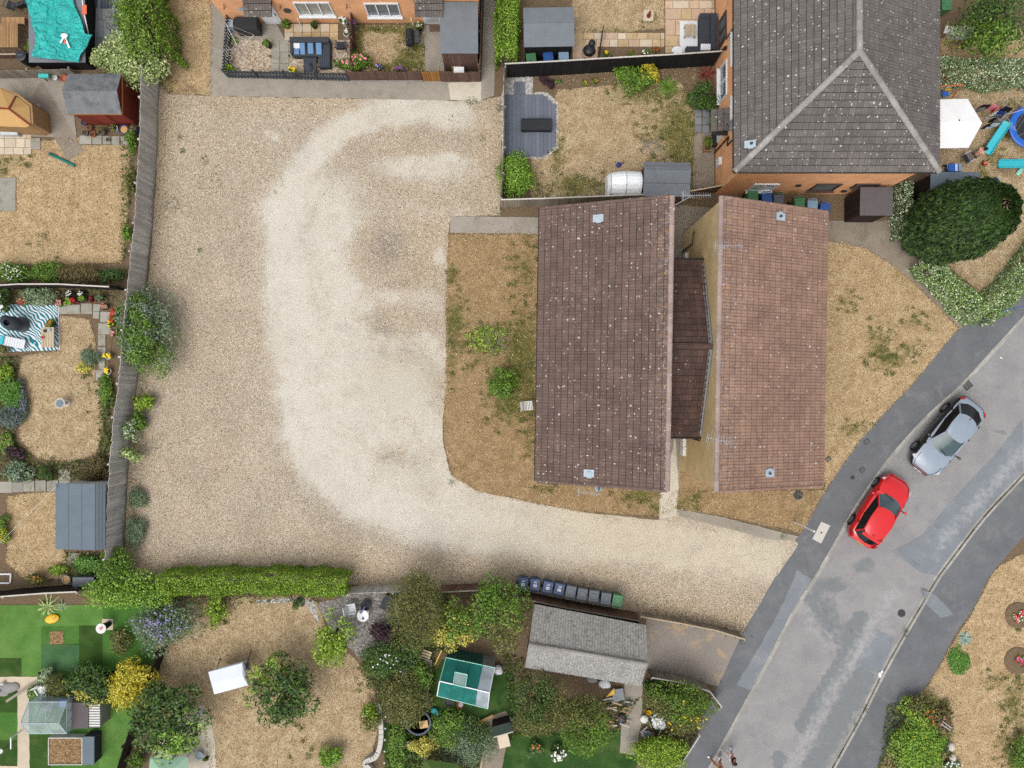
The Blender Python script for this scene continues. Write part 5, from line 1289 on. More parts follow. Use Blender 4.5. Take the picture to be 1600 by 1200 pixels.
    def panel(ids, nm, m, both):
        mb = MB()
        for sg in ((1,-1) if both else (0,)):
            if sg == 0:
                full = [B[i] for i in ids]+[mir(B[i]) for i in ids if B[i].y > 0][::-1 if ids[0] == 0 else 1] if False else None
            s1 = [(B[i] if sg >= 0 else mir(B[i])) for i in ids]; s2 = [(T[i] if sg >= 0 else mir(T[i])) for i in ids]
            k = len(ids); mb.add(s1+s2, [(j, j+1, k+j+1, k+j) for j in range(k-1)])
            if sg == 0: mb.add([mir(v) for v in s1+s2], [(j+1, j, k+j, k+j+1) for j in range(k-1)])
        return part(nm, mb, m, t, False, smooth=True)
    panel([0,1,2], 'windscreen', 'car_glass', False); panel([4,5,6], 'rear_window', 'car_glass_dark', False)
    for sg in (1,-1):
        q = (lambda v: v) if sg > 0 else mir
        for a, b in ((2,3),(3,4)):
            mb = MB().add([q(B[a]),q(B[b]),q(T[b]),q(T[a])], [(0,1,2,3)]); part('side_window', mb, 'car_glass_dark', t, False)
        for i in (2,3,4): part('pillar', MB().bar(q(B[i])*1.0, q(T[i]), .075 if i != 3 else .06, .04, up=(0,sg,0)), top if i != 3 else 'trim_black', t, False)
        part('roof_rail', MB().bar(q(T[2]), q(T[3]), .06, .05).bar(q(T[3]), q(T[4]), .06, .05), top, t, False)
        mr = part('wing_mirror', MB().ball((xf-.38, sg*(hw+.09), zb+.06), (.075,.12,.075), 10, 6), side, t, False, smooth=True)
        part('mirror_arm', MB().bar((xf-.36, sg*hw*.84, zb+.0), (xf-.38, sg*(hw+.02), zb+.04), .05, .04), 'trim_black', mr, False)
        for x in (xm+.35, xm-.55): part('door_handle', MB().box((x-.25, sg*(hw*.995), zb-.10), (.16,.035,.035)), side, t, False)
        part('door_seam', MB().bar((xm, sg*hw*.996, .3), (xm, sg*hw*.985, zb-.1), .012, .012), 'trim_black', t, False)
        part('headlight', MB().hexa([(L/2-.52, sg*hw*.90, .66),(L/2-.20, sg*hw*.62, .60),(L/2-.13, sg*hw*.62, .60),(L/2-.44, sg*hw*.95, .64)], [(L/2-.58, sg*hw*.84, .80),(L/2-.28, sg*hw*.52, .735),(L/2-.13, sg*hw*.60, .70),(L/2-.42, sg*hw*.93, .76)]), 'lamp_clear', t, False)
        part('tail_light', MB().hexa([(-L/2+.05, sg*hw*.62, .72),(-L/2+.05, sg*hw*.80, .72),(-L/2+.28, sg*hw*.93, .72),(-L/2+.22, sg*hw*.80, .72)], [(-L/2+.08, sg*hw*.62, .93),(-L/2+.10, sg*hw*.78, .95),(-L/2+.30, sg*hw*.91, .95),(-L/2+.25, sg*hw*.74, .95)]), 'lamp_red', t, False)
    nx, ny = 7, 9; vs_ = []                       # crowned roof
    for i in range(nx):
        f = i/(nx-1); x = rf+(rr-rf)*f
        for j in range(ny):
            s_ = -1+2*j/(ny-1); wy = hw*interp([0,.1,.5,.9,1],[.52,.60,.665,.60,.52], f)
            vs_.append((x-(.10*abs(s_)**3 if f < .5 else -.10*abs(s_)**3)*(1-2*min(f,1-f)), wy*s_, Ht-.055*s_*s_-.05*(2*f-1)**2*1.0))
    part('roof', MB().add(vs_, [(i*ny+j, i*ny+j+1, (i+1)*ny+j+1, (i+1)*ny+j) for i in range(nx-1) for j in range(ny-1)]), top, t, False, smooth=True)
    part('roof_antenna', MB().tube([(rr+.18,0,Ht-.03),(rr+.02,0,Ht+.08)], [.018,.008], 6), 'trim_black', t, False)
    part('wiper', MB().bar((xf-.02,.5*hw,zb+.05),(xf-.16,-.15*hw,zb+.16),.02), 'trim_black', t, False)
    part('grille', MB().box((L/2-.005,0,.52), (.06,hw*.95,.14)), 'trim_black', t, False)
    part('number_plate', MB().box((L/2+.035,0,.38), (.015,.52,.11)), 'plate_white', t, False)
    part('number_plate', MB().box((-L/2-.035,0,.62), (.015,.52,.11)), 'plate_yellow', t, False)
    if g.get('stripe'): part('grille_stripe', MB().bar((L/2-.035,-hw*.5,.665),(L/2-.035,hw*.5,.665),.045,.035), 'lamp_red', t, False)
    if g.get('spoiler'): part('spoiler', MB().box((rr-.05,0,Ht-.075), (.2,hw*1.15,.025)), top, t, False, bevel=.01)
    for sx in (g['wf'], g['wr']):
        for sg in (1,-1):
            w = part('wheel', MB().lathe([(.17,-.1),(.29,-.1),(.315,-.06),(.315,.06),(.29,.1),(.17,.1)], 24).xf(Matrix.Translation((sx, sg*(hw-.10), .315)) @ Matrix.Rotation(R(90),4,'X')), 'tyre', t, False, smooth=False)
            mb = MB().lathe([(.05,0),(.06,.012),(.06,.02)], 12)
            for k in range(5): a = k*2*math.pi/5; mb.bar((.03*math.cos(a),.03*math.sin(a),.01),(.2*math.cos(a),.2*math.sin(a),.0),.055,.025)
            mb.lathe([(.185,-.03),(.205,-.03),(.205,.01),(.185,.01)], 24)
            part('rim', mb.xf(Matrix.Translation((sx, sg*(hw-.005), .315)) @ Matrix.Rotation(R(-90*sg),4,'X')), 'alloy', w, False)
            part('wheel_arch', MB().tube([(sx+.35*math.cos(a), sg*(hw*.985+.005), .315+.35*math.sin(a)) for a in np.linspace(.05, math.pi-.05, 12)], .03, 6), 'trim_black', t, False)
    return t
RL = 4.15
c = P(1378, 799, .75)
car('bright red hatchback parked behind the dark sided silver car', (c.x, c.y, -.095), math.atan2(96, 62), RL, 1.90, 1.47, 'paint_red', 'paint_red',
    dict(zt=([-RL/2,-RL/2+.3,-RL*.2,RL*.2,RL/2-.6,RL/2-.2,RL/2],[.78,.95,.95,.95,.90,.76,.60]), xf=.95, xr=-1.98, rf=.18, rr=-1.55, zb=.95, wf=1.24, wr=-1.24, spoiler=True))
SL = 4.68
c = P(1482, 683, .72)
car('silver roofed car with black sides and red grille stripe parked at the kerb', (c.x, c.y, -.095), math.atan2(104, 82)+math.pi, SL, 1.94, 1.46, 'paint_silver', 'paint_black',
    dict(zt=([-SL/2,-SL/2+.3,-SL*.2,SL*.2,SL/2-.6,SL/2-.2,SL/2],[.86,1.0,.95,.95,.90,.76,.60]), xf=1.0, xr=-2.08, rf=.10, rr=-1.40, zb=.96, wf=1.38, wr=-1.32, stripe=True))

# ------------------------------------------------------------------ people
plain('skin_a', C(206,150,116), .6, .06, 6); plain('skin_b', C(176,116,84), .6, .06, 6); plain('skin_c', C(228,176,148), .6, .06, 6)
plain('hair_dark', C(40,30,28), .7, .2, 20); plain('hair_blond', C(206,176,110), .7, .15, 20)
plain('cloth_white', C(222,226,234), .9, .08, 6); plain('cloth_black', C(18,18,20), .9, .2, 6); plain('cloth_beige', C(206,176,136), .9, .1, 6); plain('cloth_red', C(200,40,40), .9, .1, 6); plain('cloth_pink', C(226,150,150), .9, .1, 6); plain('shoe_white', C(244,244,246), .6, .04, 8); plain('cloth_grey', C(120,116,116), .9, .1, 8)
def skinned(name, vs_, es, rs, mat, parent, sub=2):
    me = bpy.data.meshes.new(name); me.from_pydata([tuple(v) for v in vs_], es, []); me.update(); me.materials.append(MATS[mat])
    o = link(name, me, parent)
    sk = o.modifiers.new("skin", 'SKIN'); sk.use_smooth_shade = True
    for i, d in enumerate(me.skin_vertices[0].data): r = rs[i]; d.radius = r if isinstance(r, tuple) else (r, r); d.use_root = (i == 0)
    s_ = o.modifiers.new("sub", 'SUBSURF'); s_.levels = s_.render_levels = sub
    return o
def person(label, loc, rz, J, skin, hair, wear, s=1.0):
    """J: joints (facing +Y). wear: list of (name, [chains of joint names], extra radius, material)"""
    t = thing('person', label, 'person', loc, rz); J = {k: Vector(v)*s for k, v in J.items()}
    Rr = dict(pelvis=.13, belly=.12, chest=.135, neck=.052, jaw=.072, head=.092, crown=.07, shl=.065, shr=.065, ell=.043, elr=.043, wrl=.028, wrr=.028, hpl=.088, hpr=.088, knl=.06, knr=.06, anl=.038, anr=.038, tol=.03, tor=.03)
    E = [('pelvis','belly'),('belly','chest'),('chest','neck'),('neck','jaw'),('jaw','head'),('head','crown')]
    for q in 'lr': E += [('chest','sh'+q),('sh'+q,'el'+q),('el'+q,'wr'+q),('pelvis','hp'+q),('hp'+q,'kn'+q),('kn'+q,'an'+q),('an'+q,'to'+q)]
    names = list(dict.fromkeys([n for e in E for n in e])); idx = {n: i for i, n in enumerate(names)}
    vs_ = [J[n] for n in names]; rs = [Rr[n]*s for n in names]; es = [(idx[a], idx[b]) for a, b in E]
    for q in 'lr':                               # palm, four fingers and a thumb
        w = J['wr'+q]; d = (w-J['el'+q]).normalized(); sd_ = d.cross(Vector((0,1,0) if abs(d.y) < .8 else (1,0,0))).normalized()
        vs_.append(w+d*.06*s); rs.append((.034*s,.018*s)); pi = len(vs_)-1; es.append((idx['wr'+q], pi))
        for k, (o, l) in enumerate(((-.03,.065),(-.01,.078),(.01,.074),(.03,.058))):
            vs_.append(w+(d*.10+sd_*o)*s); rs.append(.009*s); vs_.append(w+(d*(.10+l)+sd_*o*1.1+Vector((0,.02,-.01)))*s); rs.append(.008*s); es += [(pi, len(vs_)-2), (len(vs_)-2, len(vs_)-1)]
        vs_.append(w+(d*.06+sd_*-.055+Vector((0,.015,0)))*s); rs.append(.010*s); vs_.append(w+(d*.095+sd_*-.07+Vector((0,.025,0)))*s); rs.append(.009*s); es += [(pi, len(vs_)-2), (len(vs_)-2, len(vs_)-1)]
    skinned('body', vs_, es, rs, skin, t)
    hd = J['head']; dirn = (J['crown']-J['jaw']).normalized(); fw = Vector((0,1,0)); fw = (fw-dirn*fw.dot(dirn)).normalized(); sw = dirn.cross(fw)
    mb = MB().ball((0,0,0), (.098*s,.105*s,.10*s), 14, 9); M_ = Matrix((sw, fw, dirn)).transposed().to_4x4(); M_.translation = hd+dirn*.035*s-fw*.022*s
    part('hair', mb.xf(M_), hair, t, False, smooth=True)
    part('nose', MB().ball(hd+fw*.098*s-dirn*.015*s, .016*s, 8, 5), skin, t, False, smooth=True)
    for g_ in (1,-1):
        part('eye', MB().ball(hd+fw*.086*s+sw*.034*g_*s+dirn*.012*s, .012*s, 8, 5), 'cloth_black', t, False)
        part('ear', MB().ball(hd+sw*.095*g_*s, (.014*s,.02*s,.028*s), 8, 5), skin, t, False, smooth=True)
    part('mouth', MB().ball(hd+fw*.084*s-dirn*.05*s, (.022*s,.008*s,.007*s), 8, 5), 'cloth_pink', t, False)
    for nm, chains, ex, m in wear:
        v2, e2, r2 = [], [], []; ix = {}
        for ch in chains:
            for i, n in enumerate(ch):
                key, f = (n, None) if isinstance(n, str) else (n[0]+n[1]+str(n[2]), n)
                if key not in ix:
                    ix[key] = len(v2)
                    if f: v2.append(J[f[0]].lerp(J[f[1]], f[2])); r2.append((Rr[f[0]]*(1-f[2])+Rr[f[1]]*f[2]+ex)*s)
                    else: v2.append(J[n]); r2.append((Rr[n]+ex)*s)
                if i: e2.append((prev, ix[key]))
                prev = ix[key]
        skinned(nm, v2, e2, r2, m, t)
    return t
def walk(f1, f2, h=.98):                          # ankles at f1 (left) and f2 (right)
    a, b = Vector((*f1, .07)), Vector((*f2, .07)); z = lambda x, y, q: (x, y, q)
    return dict(pelvis=(0,0,.94), belly=(0,.01,1.10), chest=(0,.02,1.30), neck=(0,.03,1.46), jaw=(0,.06,1.54), head=(0,.06,1.62), crown=(0,.05,1.70),
        shl=(-.17,.02,1.40), shr=(.17,.02,1.40), ell=(-.24,-.12,1.16), elr=(.24,.10,1.14), wrl=(-.24,-.02,.94), wrr=(.22,.28,1.0),
        hpl=(-.09,0,.88), hpr=(.09,0,.88), knl=((a.x-.09)/2,(a.y)/2+.05,.49), knr=((b.x+.09)/2,(b.y)/2+.05,.49), anl=tuple(a), anr=tuple(b), tol=(a.x,a.y+.16,.035), tor=(b.x,b.y+.16,.035))
b = P(1136.5,1171); fz = -.095
person('person in a black cropped top and white leggings stepping off the road', (b.x, b.y, fz), R(80), walk((-.04,.31),(.08,-.30)), 'skin_a', 'hair_dark',
   [('leggings', [['pelvis','hpl','knl',('knl','anl',.93)],['pelvis','hpr','knr',('knr','anr',.93)]], .012, 'cloth_white'), ('top', [[('belly','chest',.5),'chest',('chest','neck',.6)],['chest','shl',('shl','ell',.3)],['chest','shr',('shr','elr',.3)]], .014, 'cloth_black'),
    ('shoe', [[('anl','tol',.05),'tol']], .026, 'shoe_white'), ('shoe', [[('anr','tor',.05),'tor']], .026, 'shoe_white')])
b = P(1117.5,1185)
person('bare legged person in beige shorts and white trainers at the kerb', (b.x, b.y, -.02), R(72), walk((-.02,.31),(.10,-.30)), 'skin_b', 'hair_dark',
   [('shorts', [['belly','pelvis','hpl',('hpl','knl',.6)],['pelvis','hpr',('hpr','knr',.6)]], .022, 'cloth_beige'), ('top', [['belly','chest',('chest','neck',.5)],['chest','shl',('shl','ell',.5)],['chest','shr',('shr','elr',.5)]], .016, 'cloth_pink'),
    ('shoe', [[('anl','tol',.05),'tol']], .026, 'shoe_white'), ('shoe', [[('anr','tor',.05),'tor']], .026, 'shoe_white')])
sit = dict(pelvis=(0,-.05,.48), belly=(0,-.04,.66), chest=(0,.0,.86), neck=(0,.06,1.02), jaw=(0,.10,1.10), head=(0,.11,1.18), crown=(0,.10,1.26), shl=(-.18,.02,.96), shr=(.18,.02,.96), ell=(-.24,.14,.76), elr=(.24,.14,.76), wrl=(-.12,.34,.66), wrr=(.12,.34,.66),
    hpl=(-.10,0,.48), hpr=(.10,0,.48), knl=(-.12,.42,.50), knr=(.12,.42,.50), anl=(-.12,.46,.08), anr=(.12,.46,.08), tol=(-.12,.62,.04), tor=(.12,.62,.04))
b = P(1516,245)
person('dark haired bare shouldered person sitting on a folding chair by the parasol', (b.x, b.y, .02), R(-60), sit, 'skin_c', 'hair_dark', [('swimsuit', [['pelvis','belly',('belly','chest',.6)]], .014, 'cloth_pink'), ('shorts', [['pelvis','hpl',('hpl','knl',.5)],['pelvis','hpr',('hpr','knr',.5)]], .016, 'cloth_grey')])
b = P(1534,257)
person('small blond child in red sitting on the dry lawn', (b.x, b.y, -.17), R(-75), {k: (v[0], v[1], v[2] if 'an' not in k and 'to' not in k and 'kn' not in k else v[2]*.1+.42) for k, v in {**sit, 'anl': (-.14,.78,.08), 'anr': (.14,.78,.08), 'tol': (-.15,.86,.2), 'tor': (.15,.86,.2)}.items()}, 'skin_c', 'hair_blond',
   [('dress', [['pelvis','belly','chest'],['chest','shl',('shl','ell',.6)],['chest','shr',('shr','elr',.6)],['pelvis','hpl',('hpl','knl',.8)],['pelvis','hpr',('hpr','knr',.8)]], .02, 'cloth_red')], .55)
# ------------------------------------------------------------------ object materials
for nm, c in dict(blue_plastic=(40,88,158), grey_plastic=(92,100,110), green_plastic=(70,128,84), paleblue_plastic=(140,170,196), black_plastic=(34,36,40), teal_plastic=(40,190,206), navy_bin=(44,72,112), teal_box=(70,200,190), yellow_plastic=(240,190,20), orange_plastic=(232,112,70), royal_plastic=(28,104,206), white_plastic=(240,241,243), red_plastic=(206,50,60), mint_plastic=(150,220,200)).items():
    plain(nm, C(*c), .45, .08, 3, .05, spec=.4)
plain('terracotta', C(186,104,74), .85, .18, 8, .12); plain('pot_blue', C(34,52,120), .3, .1, 8, spec=.5); plain('pot_white', C(226,226,222), .5, .1, 8); plain('pot_black', C(40,40,42), .6, .15, 8); plain('pot_stone', C(188,178,162), .9, .18, 8); plain('pot_grey', C(120,118,114), .8, .15, 8)
plain('compost', C(86,66,52), .95, .3, 14, bump=.8); plain('stone_pale', C(212,204,192), .9, .18, 6, .15); plain('stone_grey', C(150,148,144), .9, .2, 6, .15)
plain('rattan_dark', C(66,70,76), .8, .2, 30); plain('cushion_blue', C(112,148,186), .9, .08, 5); plain('cushion_dark', C(62,66,74), .9, .12, 5); plain('cushion_white', C(232,234,238), .9, .05, 5); plain('canvas_white', C(232,238,250), .85, .05, 3); plain('parasol_white', C(255,255,255), .8, .03, 2); plain('cover_black', C(44,46,50), .7, .15, 4)
plain('card', C(214,178,128), .9, .1, 6); glassmat('net_green', C(28,112,104), .6, .2, .88); plain('canopy_green', C(72,96,40), .8, .15, 3); plain('canopy_mint', C(150,186,160), .8, .12, 3)
glassmat('glass_clear', C(196,214,212), .1, .5, .45); glassmat('poly_sheet', C(176,186,194), .2, .5, .7)
def turnz(p, q): return math.atan2(-(q[1]-p[1]), q[0]-p[0])
def box(name, label, cat, px, py, w, d, h, mat, rz=0.0, z=0.0, lid=None, group=None, bevel=.015):
    """lidded box: body and lid"""
    c = P(px, py, z+h); t = thing(name, label, cat, (c.x, c.y, z), rz, group)
    part('body', MB().box((0,0,h*.46+.01), (w,d,h*.92)), mat, t, False, bevel=bevel); part('lid', MB().box((0,0,h*.96), (w*1.04,d*1.04,h*.08+.01)), lid or mat, t, False, bevel=bevel); return t
def flat(name, label, cat, pts, h, mat, z=.035, kind=None):
    mb = MB().prism(PX(pts), z, z+h); return solo(name, mb, mat, label, cat, bevel=.004)

# ------------------------------------------------------------------ wheelie bins
def bin_(label, px, py, mat, rz, mark=False, group=None, z=.03):
    c = P(px, py, 1.05); t = thing('wheelie_bin', label, 'bin', (c.x, c.y, z), rz, group)
    q = lambda w, d, z_, o=0: [(-w/2,-d/2+o,z_),(w/2,-d/2+o,z_),(w/2,d/2+o,z_),(-w/2,d/2+o,z_)]
    part('body', MB().hexa(q(.42,.44,.06), q(.55,.62,.96)), mat, t, False, bevel=.03)
    ld = part('lid', MB().hexa(q(.58,.70,.965), q(.54,.62,1.03)), mat, t, False, bevel=.025)
    part('lid_panel', MB().hexa(q(.36,.34,1.031), q(.32,.30,1.05)), mat, ld, False, bevel=.008)
    part('handle', MB().tube([(-.24,.36,.98),(-.2,.40,1.0),(.2,.40,1.0),(.24,.36,.98)], .02, 8), mat, t, False)
    part('axle', MB().tube([(-.27,.24,.1),(.27,.24,.1)], .015, 6), 'metal_dark', t, False)
    for s_ in (-1,1): part('wheel', MB().lathe([(.03,-.03),(.10,-.03),(.10,.03),(.03,.03)], 16).xf(Matrix.Translation((s_*.27,.24,.1)) @ Matrix.Rotation(R(90),4,'Y')), 'tyre', t, False)
    if mark:
        mb = MB()
        for x, y, w, d in ((0,.10,.18,.028),(0,-.02,.18,.028),(-.08,.04,.028,.10),(.08,.04,.028,.10),(.0,.04,.07,.05),(0,-.13,.19,.022),(-.02,-.18,.13,.02)): mb.box((x,y,1.052), (w,d,.004))
        part('lid_print', mb, 'white_plastic', ld, False)
    return t
row = [(817,912),(836,914),(856,918),(874,921),(892,925),(910,929),(928,932),(947,936),(965,939)]
ords = ['first','second','third','fourth']
for i, (x, y) in enumerate(row):
    m, l = ('navy_bin', f'{ords[i]} blue bin from the tree end of the bin row by the brown fence') if i < 4 else ('grey_plastic', f'{ords[i-4]} grey bin after the blue ones in the row by the brown fence') if i < 8 else ('green_plastic', 'green bin at the driveway end of the row by the brown fence')
    bin_(l, x, y, m, math.pi-R(9)+R(rnd.uniform(-4,4)), i < 4, 'wheelie bins along the brown fence', .02)
for l, x, y, m, a in (('green bin nearest the white window of the hipped house',1177,307,'green_plastic',0),('blue bin second along the hipped house wall',1199,311,'blue_plastic',4),('grey bin beside the blue one along the hipped house wall',1217,313,'grey_plastic',-3),
    ('green bin standing forward beside the red tiled roof',1250,318,'green_plastic',2),('pale grey bin between green and blue near the dark brown shed',1270,322,'paleblue_plastic',-2),('blue bin nearest the dark brown shed',1289,327,'blue_plastic',-12)): bin_(l, x, y, m, R(a), group='bins of the hipped house')
for l, x, y, m, a in (('green bin in front of the creased felt shed',830,92,'green_plastic',5),('blue bin in front of the creased felt shed',857,90,'blue_plastic',8),('pale blue bin in front of the creased felt shed',881,90,'paleblue_plastic',2)): bin_(l, x, y, m, R(a), group='bins behind the black fence')

# ------------------------------------------------------------------ pots
def pot(label, px, py, r, h, mat, fill='compost', leaf=None, flower=None, z=.03, name='plant_pot', group=None, lh=.35):
    c = P(px, py, h+z); t = thing(name, label, 'pot', (c.x, c.y, z), group=group)
    part('pot', MB().lathe([(r*.68,0),(r*.95,h*.85),(r*1.05,h*.86),(r*1.05,h),(r*.88,h),(r*.86,h*.85),(.01,h*.85)], 18), mat, t, False, smooth=False)
    if fill: part('soil', MB().lathe([(.01,h*.86),(r*.87,h*.86),(r*.6,h*.9),(.01,h*.91)], 16), fill, t, False)
    if leaf:
        p, nn, _ = crown_pts(int(150+r*1400), r*1.25, r*1.25, lh*.5, 7); p[:,2] += h*.9+lh*.35
        link('foliage', leaf_mesh('foliage', p, nn, .09, .05, 'leaf_'+leaf, .6), t)
        if flower: blossoms(t, p, *flower)
    return t
PT = [('large terracotta chimney pot behind the mottled grey shed roof',99,122,.20,.55,'terracotta',None,None),('white enamel bucket between teal trough and terracotta pot',85,121,.15,.3,'pot_white',None,None),
 ('blue glazed pot at the near corner of the red brown shed',131,191,.17,.35,'pot_blue','compost',None),('grey pot below the blue pot by the red brown shed',132,207,.17,.3,'pot_grey','compost',None),('terracotta pot tipped beside the grey pot',139,199,.14,.25,'terracotta','compost',None),
 ('stack of small terracotta pots in front of the red brown shed',144,210,.15,.22,'terracotta','compost',None),('pot with dried brown plant in front of the red brown shed',158,205,.19,.32,'pot_grey','compost','brown'),('white pot with withered plant beside the red brown shed',178,200,.19,.32,'pot_white','compost','olive'),
 ('wide blue pot of tan soil in front of the red brown shed',193,202,.25,.4,'pot_blue','felt_tan',None),('blue pot with straw coloured plant at the weathered fence',208,202,.22,.38,'pot_blue','compost','brown'),('small stone ball pot on the slab row below the shed',168,218,.12,.12,'stone_grey','compost',None),
 ('small dark pot against the dark brown fence',89,458,.10,.25,'pot_stone','compost',None),('terracotta bowl with red plants below the dark brown fence',145,468,.16,.25,'terracotta','compost','red'),('oval dark planter of orange flowers on the palm leaf rug',79,505,.22,.28,'pot_black','compost','green'),
 ('round stone pot at the bottom corner of the palm leaf rug',5,546,.24,.3,'pot_stone','compost','olive'),('round dark pot in the middle of the pebbled garden',418,68,.19,.4,'pot_black','compost','green'),('stone pot by the picket fence',358,90,.14,.35,'pot_stone','compost',None),
 ('square black planter with clipped plant by the brick wall',490,38,.17,.35,'pot_black','compost','dark'),('pot with clipped green ball beside the white door',447,38,.2,.3,'pot_black','compost','green'),('green glazed pot at the corner by the brown bank',103,906,.22,.35,'pot_stone','felt_tan',None),
 ('pale blue round pot on the cream patio',311,1181,.22,.25,'lead',None,None),('pot of pale plant beside the pale blue pot',322,1186,.12,.15,'pot_black','compost','green'),('round black pot below the teal greenhouse',702,1097,.27,.4,'pot_black',None,None),
 ('first white pot beside the curved wall shrub',630,1165,.13,.3,'pot_white','compost',None),('second white pot beside the curved wall shrub',638,1163,.14,.3,'pot_white','compost',None),('large stone pot in the green street bed',1414,1190,.24,.5,'pot_stone','compost',None),
 ('hanging basket pot beside the pale door',655,41,.2,.35,'pot_black','compost','green'),('pot of white flowers beside the brown dividing fence',537,31,.22,.5,'pot_white','compost','hydr'),('low planter of white flowers by the dark chair',541,52,.16,.4,'pot_white','compost','greygreen'),
 ('pot of violet flowers on top of the dividing fence line',552,36,.16,.6,'pot_grey','compost','hydr'),('yellow flower box on the picket fence',457,109,.2,.7,'terracotta','compost','green')]
FL = {'pot of white flowers':('white',24,.06), 'low planter of white':('white',14,.05), 'pot of violet':('violet',26,.05), 'yellow flower box':('yel',18,.05), 'oval dark planter':('orange',20,.04), 'hanging basket':('white',8,.04), 'pot with clipped':None}
for lb, x, y, r_, h_, m, fi, lf in PT:
    fl = next((v for k, v in FL.items() if lb.startswith(k)), None); pot(lb, x, y, r_, h_, m, fi, lf, fl)
for lb, x, y, lf, fl in (('red flowering pot at the corner of the stepping slabs',178,489,'green',('redf',14,.07)),('red flowering pot below another along the stepping slabs',177,498,'green',('redf',8,.07)),('yellow and white flower pot along the stepping slabs',175,505,'green',('yel',9,.05)),('pink flower pot beside the fence bush',178,520,'green',('pink',10,.06)),
    ('white rimmed trough of yellow marigolds nearest the grey green bush',169,556,'green',('yel',26,.06)),('white rimmed trough of yellow and orange marigolds lower by the fence',168,580,'green',('yel',30,.06)),('red flower pot below the pale conifer',33,472,'green',('redf',16,.06)),('red flower clump pot at the edge of the rug',40,470,'green',('redf',10,.06)),
    ('pink and white flower pot above the paving',94,474,'green',('pink',14,.05)),('dark red heather pot above the paving',117,470,'red',('redf',10,.04)),('lime leaved pot above the paving',106,471,'lime',None),('round bright green pot plant above the paving',130,467,'bright',None),('round grey green pot plant below the fence end',156,465,'greygreen',None),
    ('burgundy and white flower trough along the dark brown fence',108,459,'purple',('white',18,.04)),('second burgundy and white flower trough along the dark brown fence',128,458,'purple',('white',18,.04)),('pink flower pot at the paving corner',163,479,'green',('pink',14,.05))):
    pot(lb, x, y, .19, .24, 'pot_white' if 'white rimmed' in lb else 'pot_black', 'compost', lf, fl, lh=.28)

# ------------------------------------------------------------------ slabs, chippings, turf
def slabs(name, rects, mat, bed=None, h=.045, z=.012, jit=.012, gap=.012, mats=None):
    xs = [q for r_ in rects for q in (r_[0], r_[2])]; ys = [q for r_ in rects for q in (r_[1], r_[3])]
    bd = sheet(name, bed or [(min(xs),min(ys)),(max(xs),min(ys)),(max(xs),max(ys)),(min(xs),max(ys))], .022, 'soil')
    for r_ in rects:
        a, b = P(r_[0], r_[3]), P(r_[2], r_[1]); piece('paving_slab', rnd.choice(mats) if mats else mat, bd, ((a.x+b.x)/2, (a.y+b.y)/2, z+h/2+rnd.uniform(0,.008)), (b.x-a.x-gap*2, b.y-a.y-gap*2, h), rnd.uniform(-jit,jit))
    return bd
def rows(x0, y0, x1, y1, hs, ws):
    out = []; y = y0; i = 0
    while y < y1-3:
        h_ = hs[i % len(hs)]; yb = min(y+h_, y1); x = x0; j = i
        while x < x1-3: w_ = ws[j % len(ws)]; out.append((x, y, min(x+w_, x1), yb)); x += w_; j += 1
        y = yb; i += 1
    return out
slabs('patio', rows(1039,-40,1116,84,(17,25,12,17,25),(16,20,12,25)), 'slab_pink', mats=['slab_pink','slab_sand','slab_pale','slab_pink'])
slabs('garden_path', rows(898,52,1038,74,(10,12),(13,17,17,20)), 'slab_pink', mats=['slab_pink','slab_sand','slab_pale'])
slabs('garden_path', [(894,54,910,72),(894,72,910,94),(910,66,934,94)], 'slab_pink')
slabs('patio', rows(445,38,532,64,(13,13),(14,)), 'slab_sand', mats=['slab_sand','slab_pale','slab_sand'])
slabs('garden_path', [(424,64,437,82),(438,64,452,82),(424,82,437,100),(438,82,452,100),(424,100,437,112),(438,100,452,112)], 'slab_grey')
slabs('patio', rows(134,-40,190,82,(28,24,20),(28,30,26)), 'slab_dark')
slabs('patio', rows(-40,205,50,242,(12,14,14),(16,18,14)), 'slab_pale'); slabs('garden_path', [(48,216,64,234)], 'slab_grey')
slabs('garden_path', [(125,212,144,226),(145,212,160,226),(161,213,174,226),(175,213,188,227),(189,213,203,227)], 'slab_grey')
slabs('garden_path', [(92,476,126,491),(127,474,145,491),(146,475,157,487),(146,487,156,498),(157,487,173,504),(154,505,174,523),(154,523,166,541),(153,542,166,560),(155,560,165,578),(150,578,164,595)], 'slab_grey', bed=[(90,474),(176,474),(176,525),(168,598),(148,598),(152,500),(90,493)])
slabs('garden_path', [(0,752,20,770),(20,752,37,769),(37,751,55,768),(56,750,73,768),(74,750,92,768),(92,733,111,750),(93,750,110,767),(-22,752,-1,770)], 'slab_grey', bed=[(-24,750),(92,748),(90,732),(112,731),(112,768),(-24,772)])
slabs('garden_path', [(107,864,124,880)], 'slab_grey'); slabs('garden_path', [(0,278,26,330)], 'slab_grey')
slabs('garden_path', [(x, y, x+11, y+12) for y in (171,183.5,196) for x in (1085,1097)], 'slab_dark')
slabs('garden_path', [(1005,16,1021,34)], 'slab_pale'); slabs('garden_path', [(160,966,178,984)], 'slab_pale')
sheet('chippings', [(352,62),(424,62),(424,112),(358,112)], .024, 'chips_pale'); sheet('chippings', [(452,66),(550,62),(550,114),(452,114)], .0245, 'chips_pale')
sheet('chippings', [(786,120),(834,118),(834,150),(786,150)], .024, 'chips_white', wobble=.05); sheet('chippings', [(784,145),(855,145),(872,162),(872,232),(852,248),(784,248)], .0235, 'chips_white', wobble=.05)
sheet('chippings', [(494,944),(560,925),(625,925),(625,985),(600,1010),(562,1030),(540,1005),(512,975)], .027, 'chips_grey', wobble=.05)
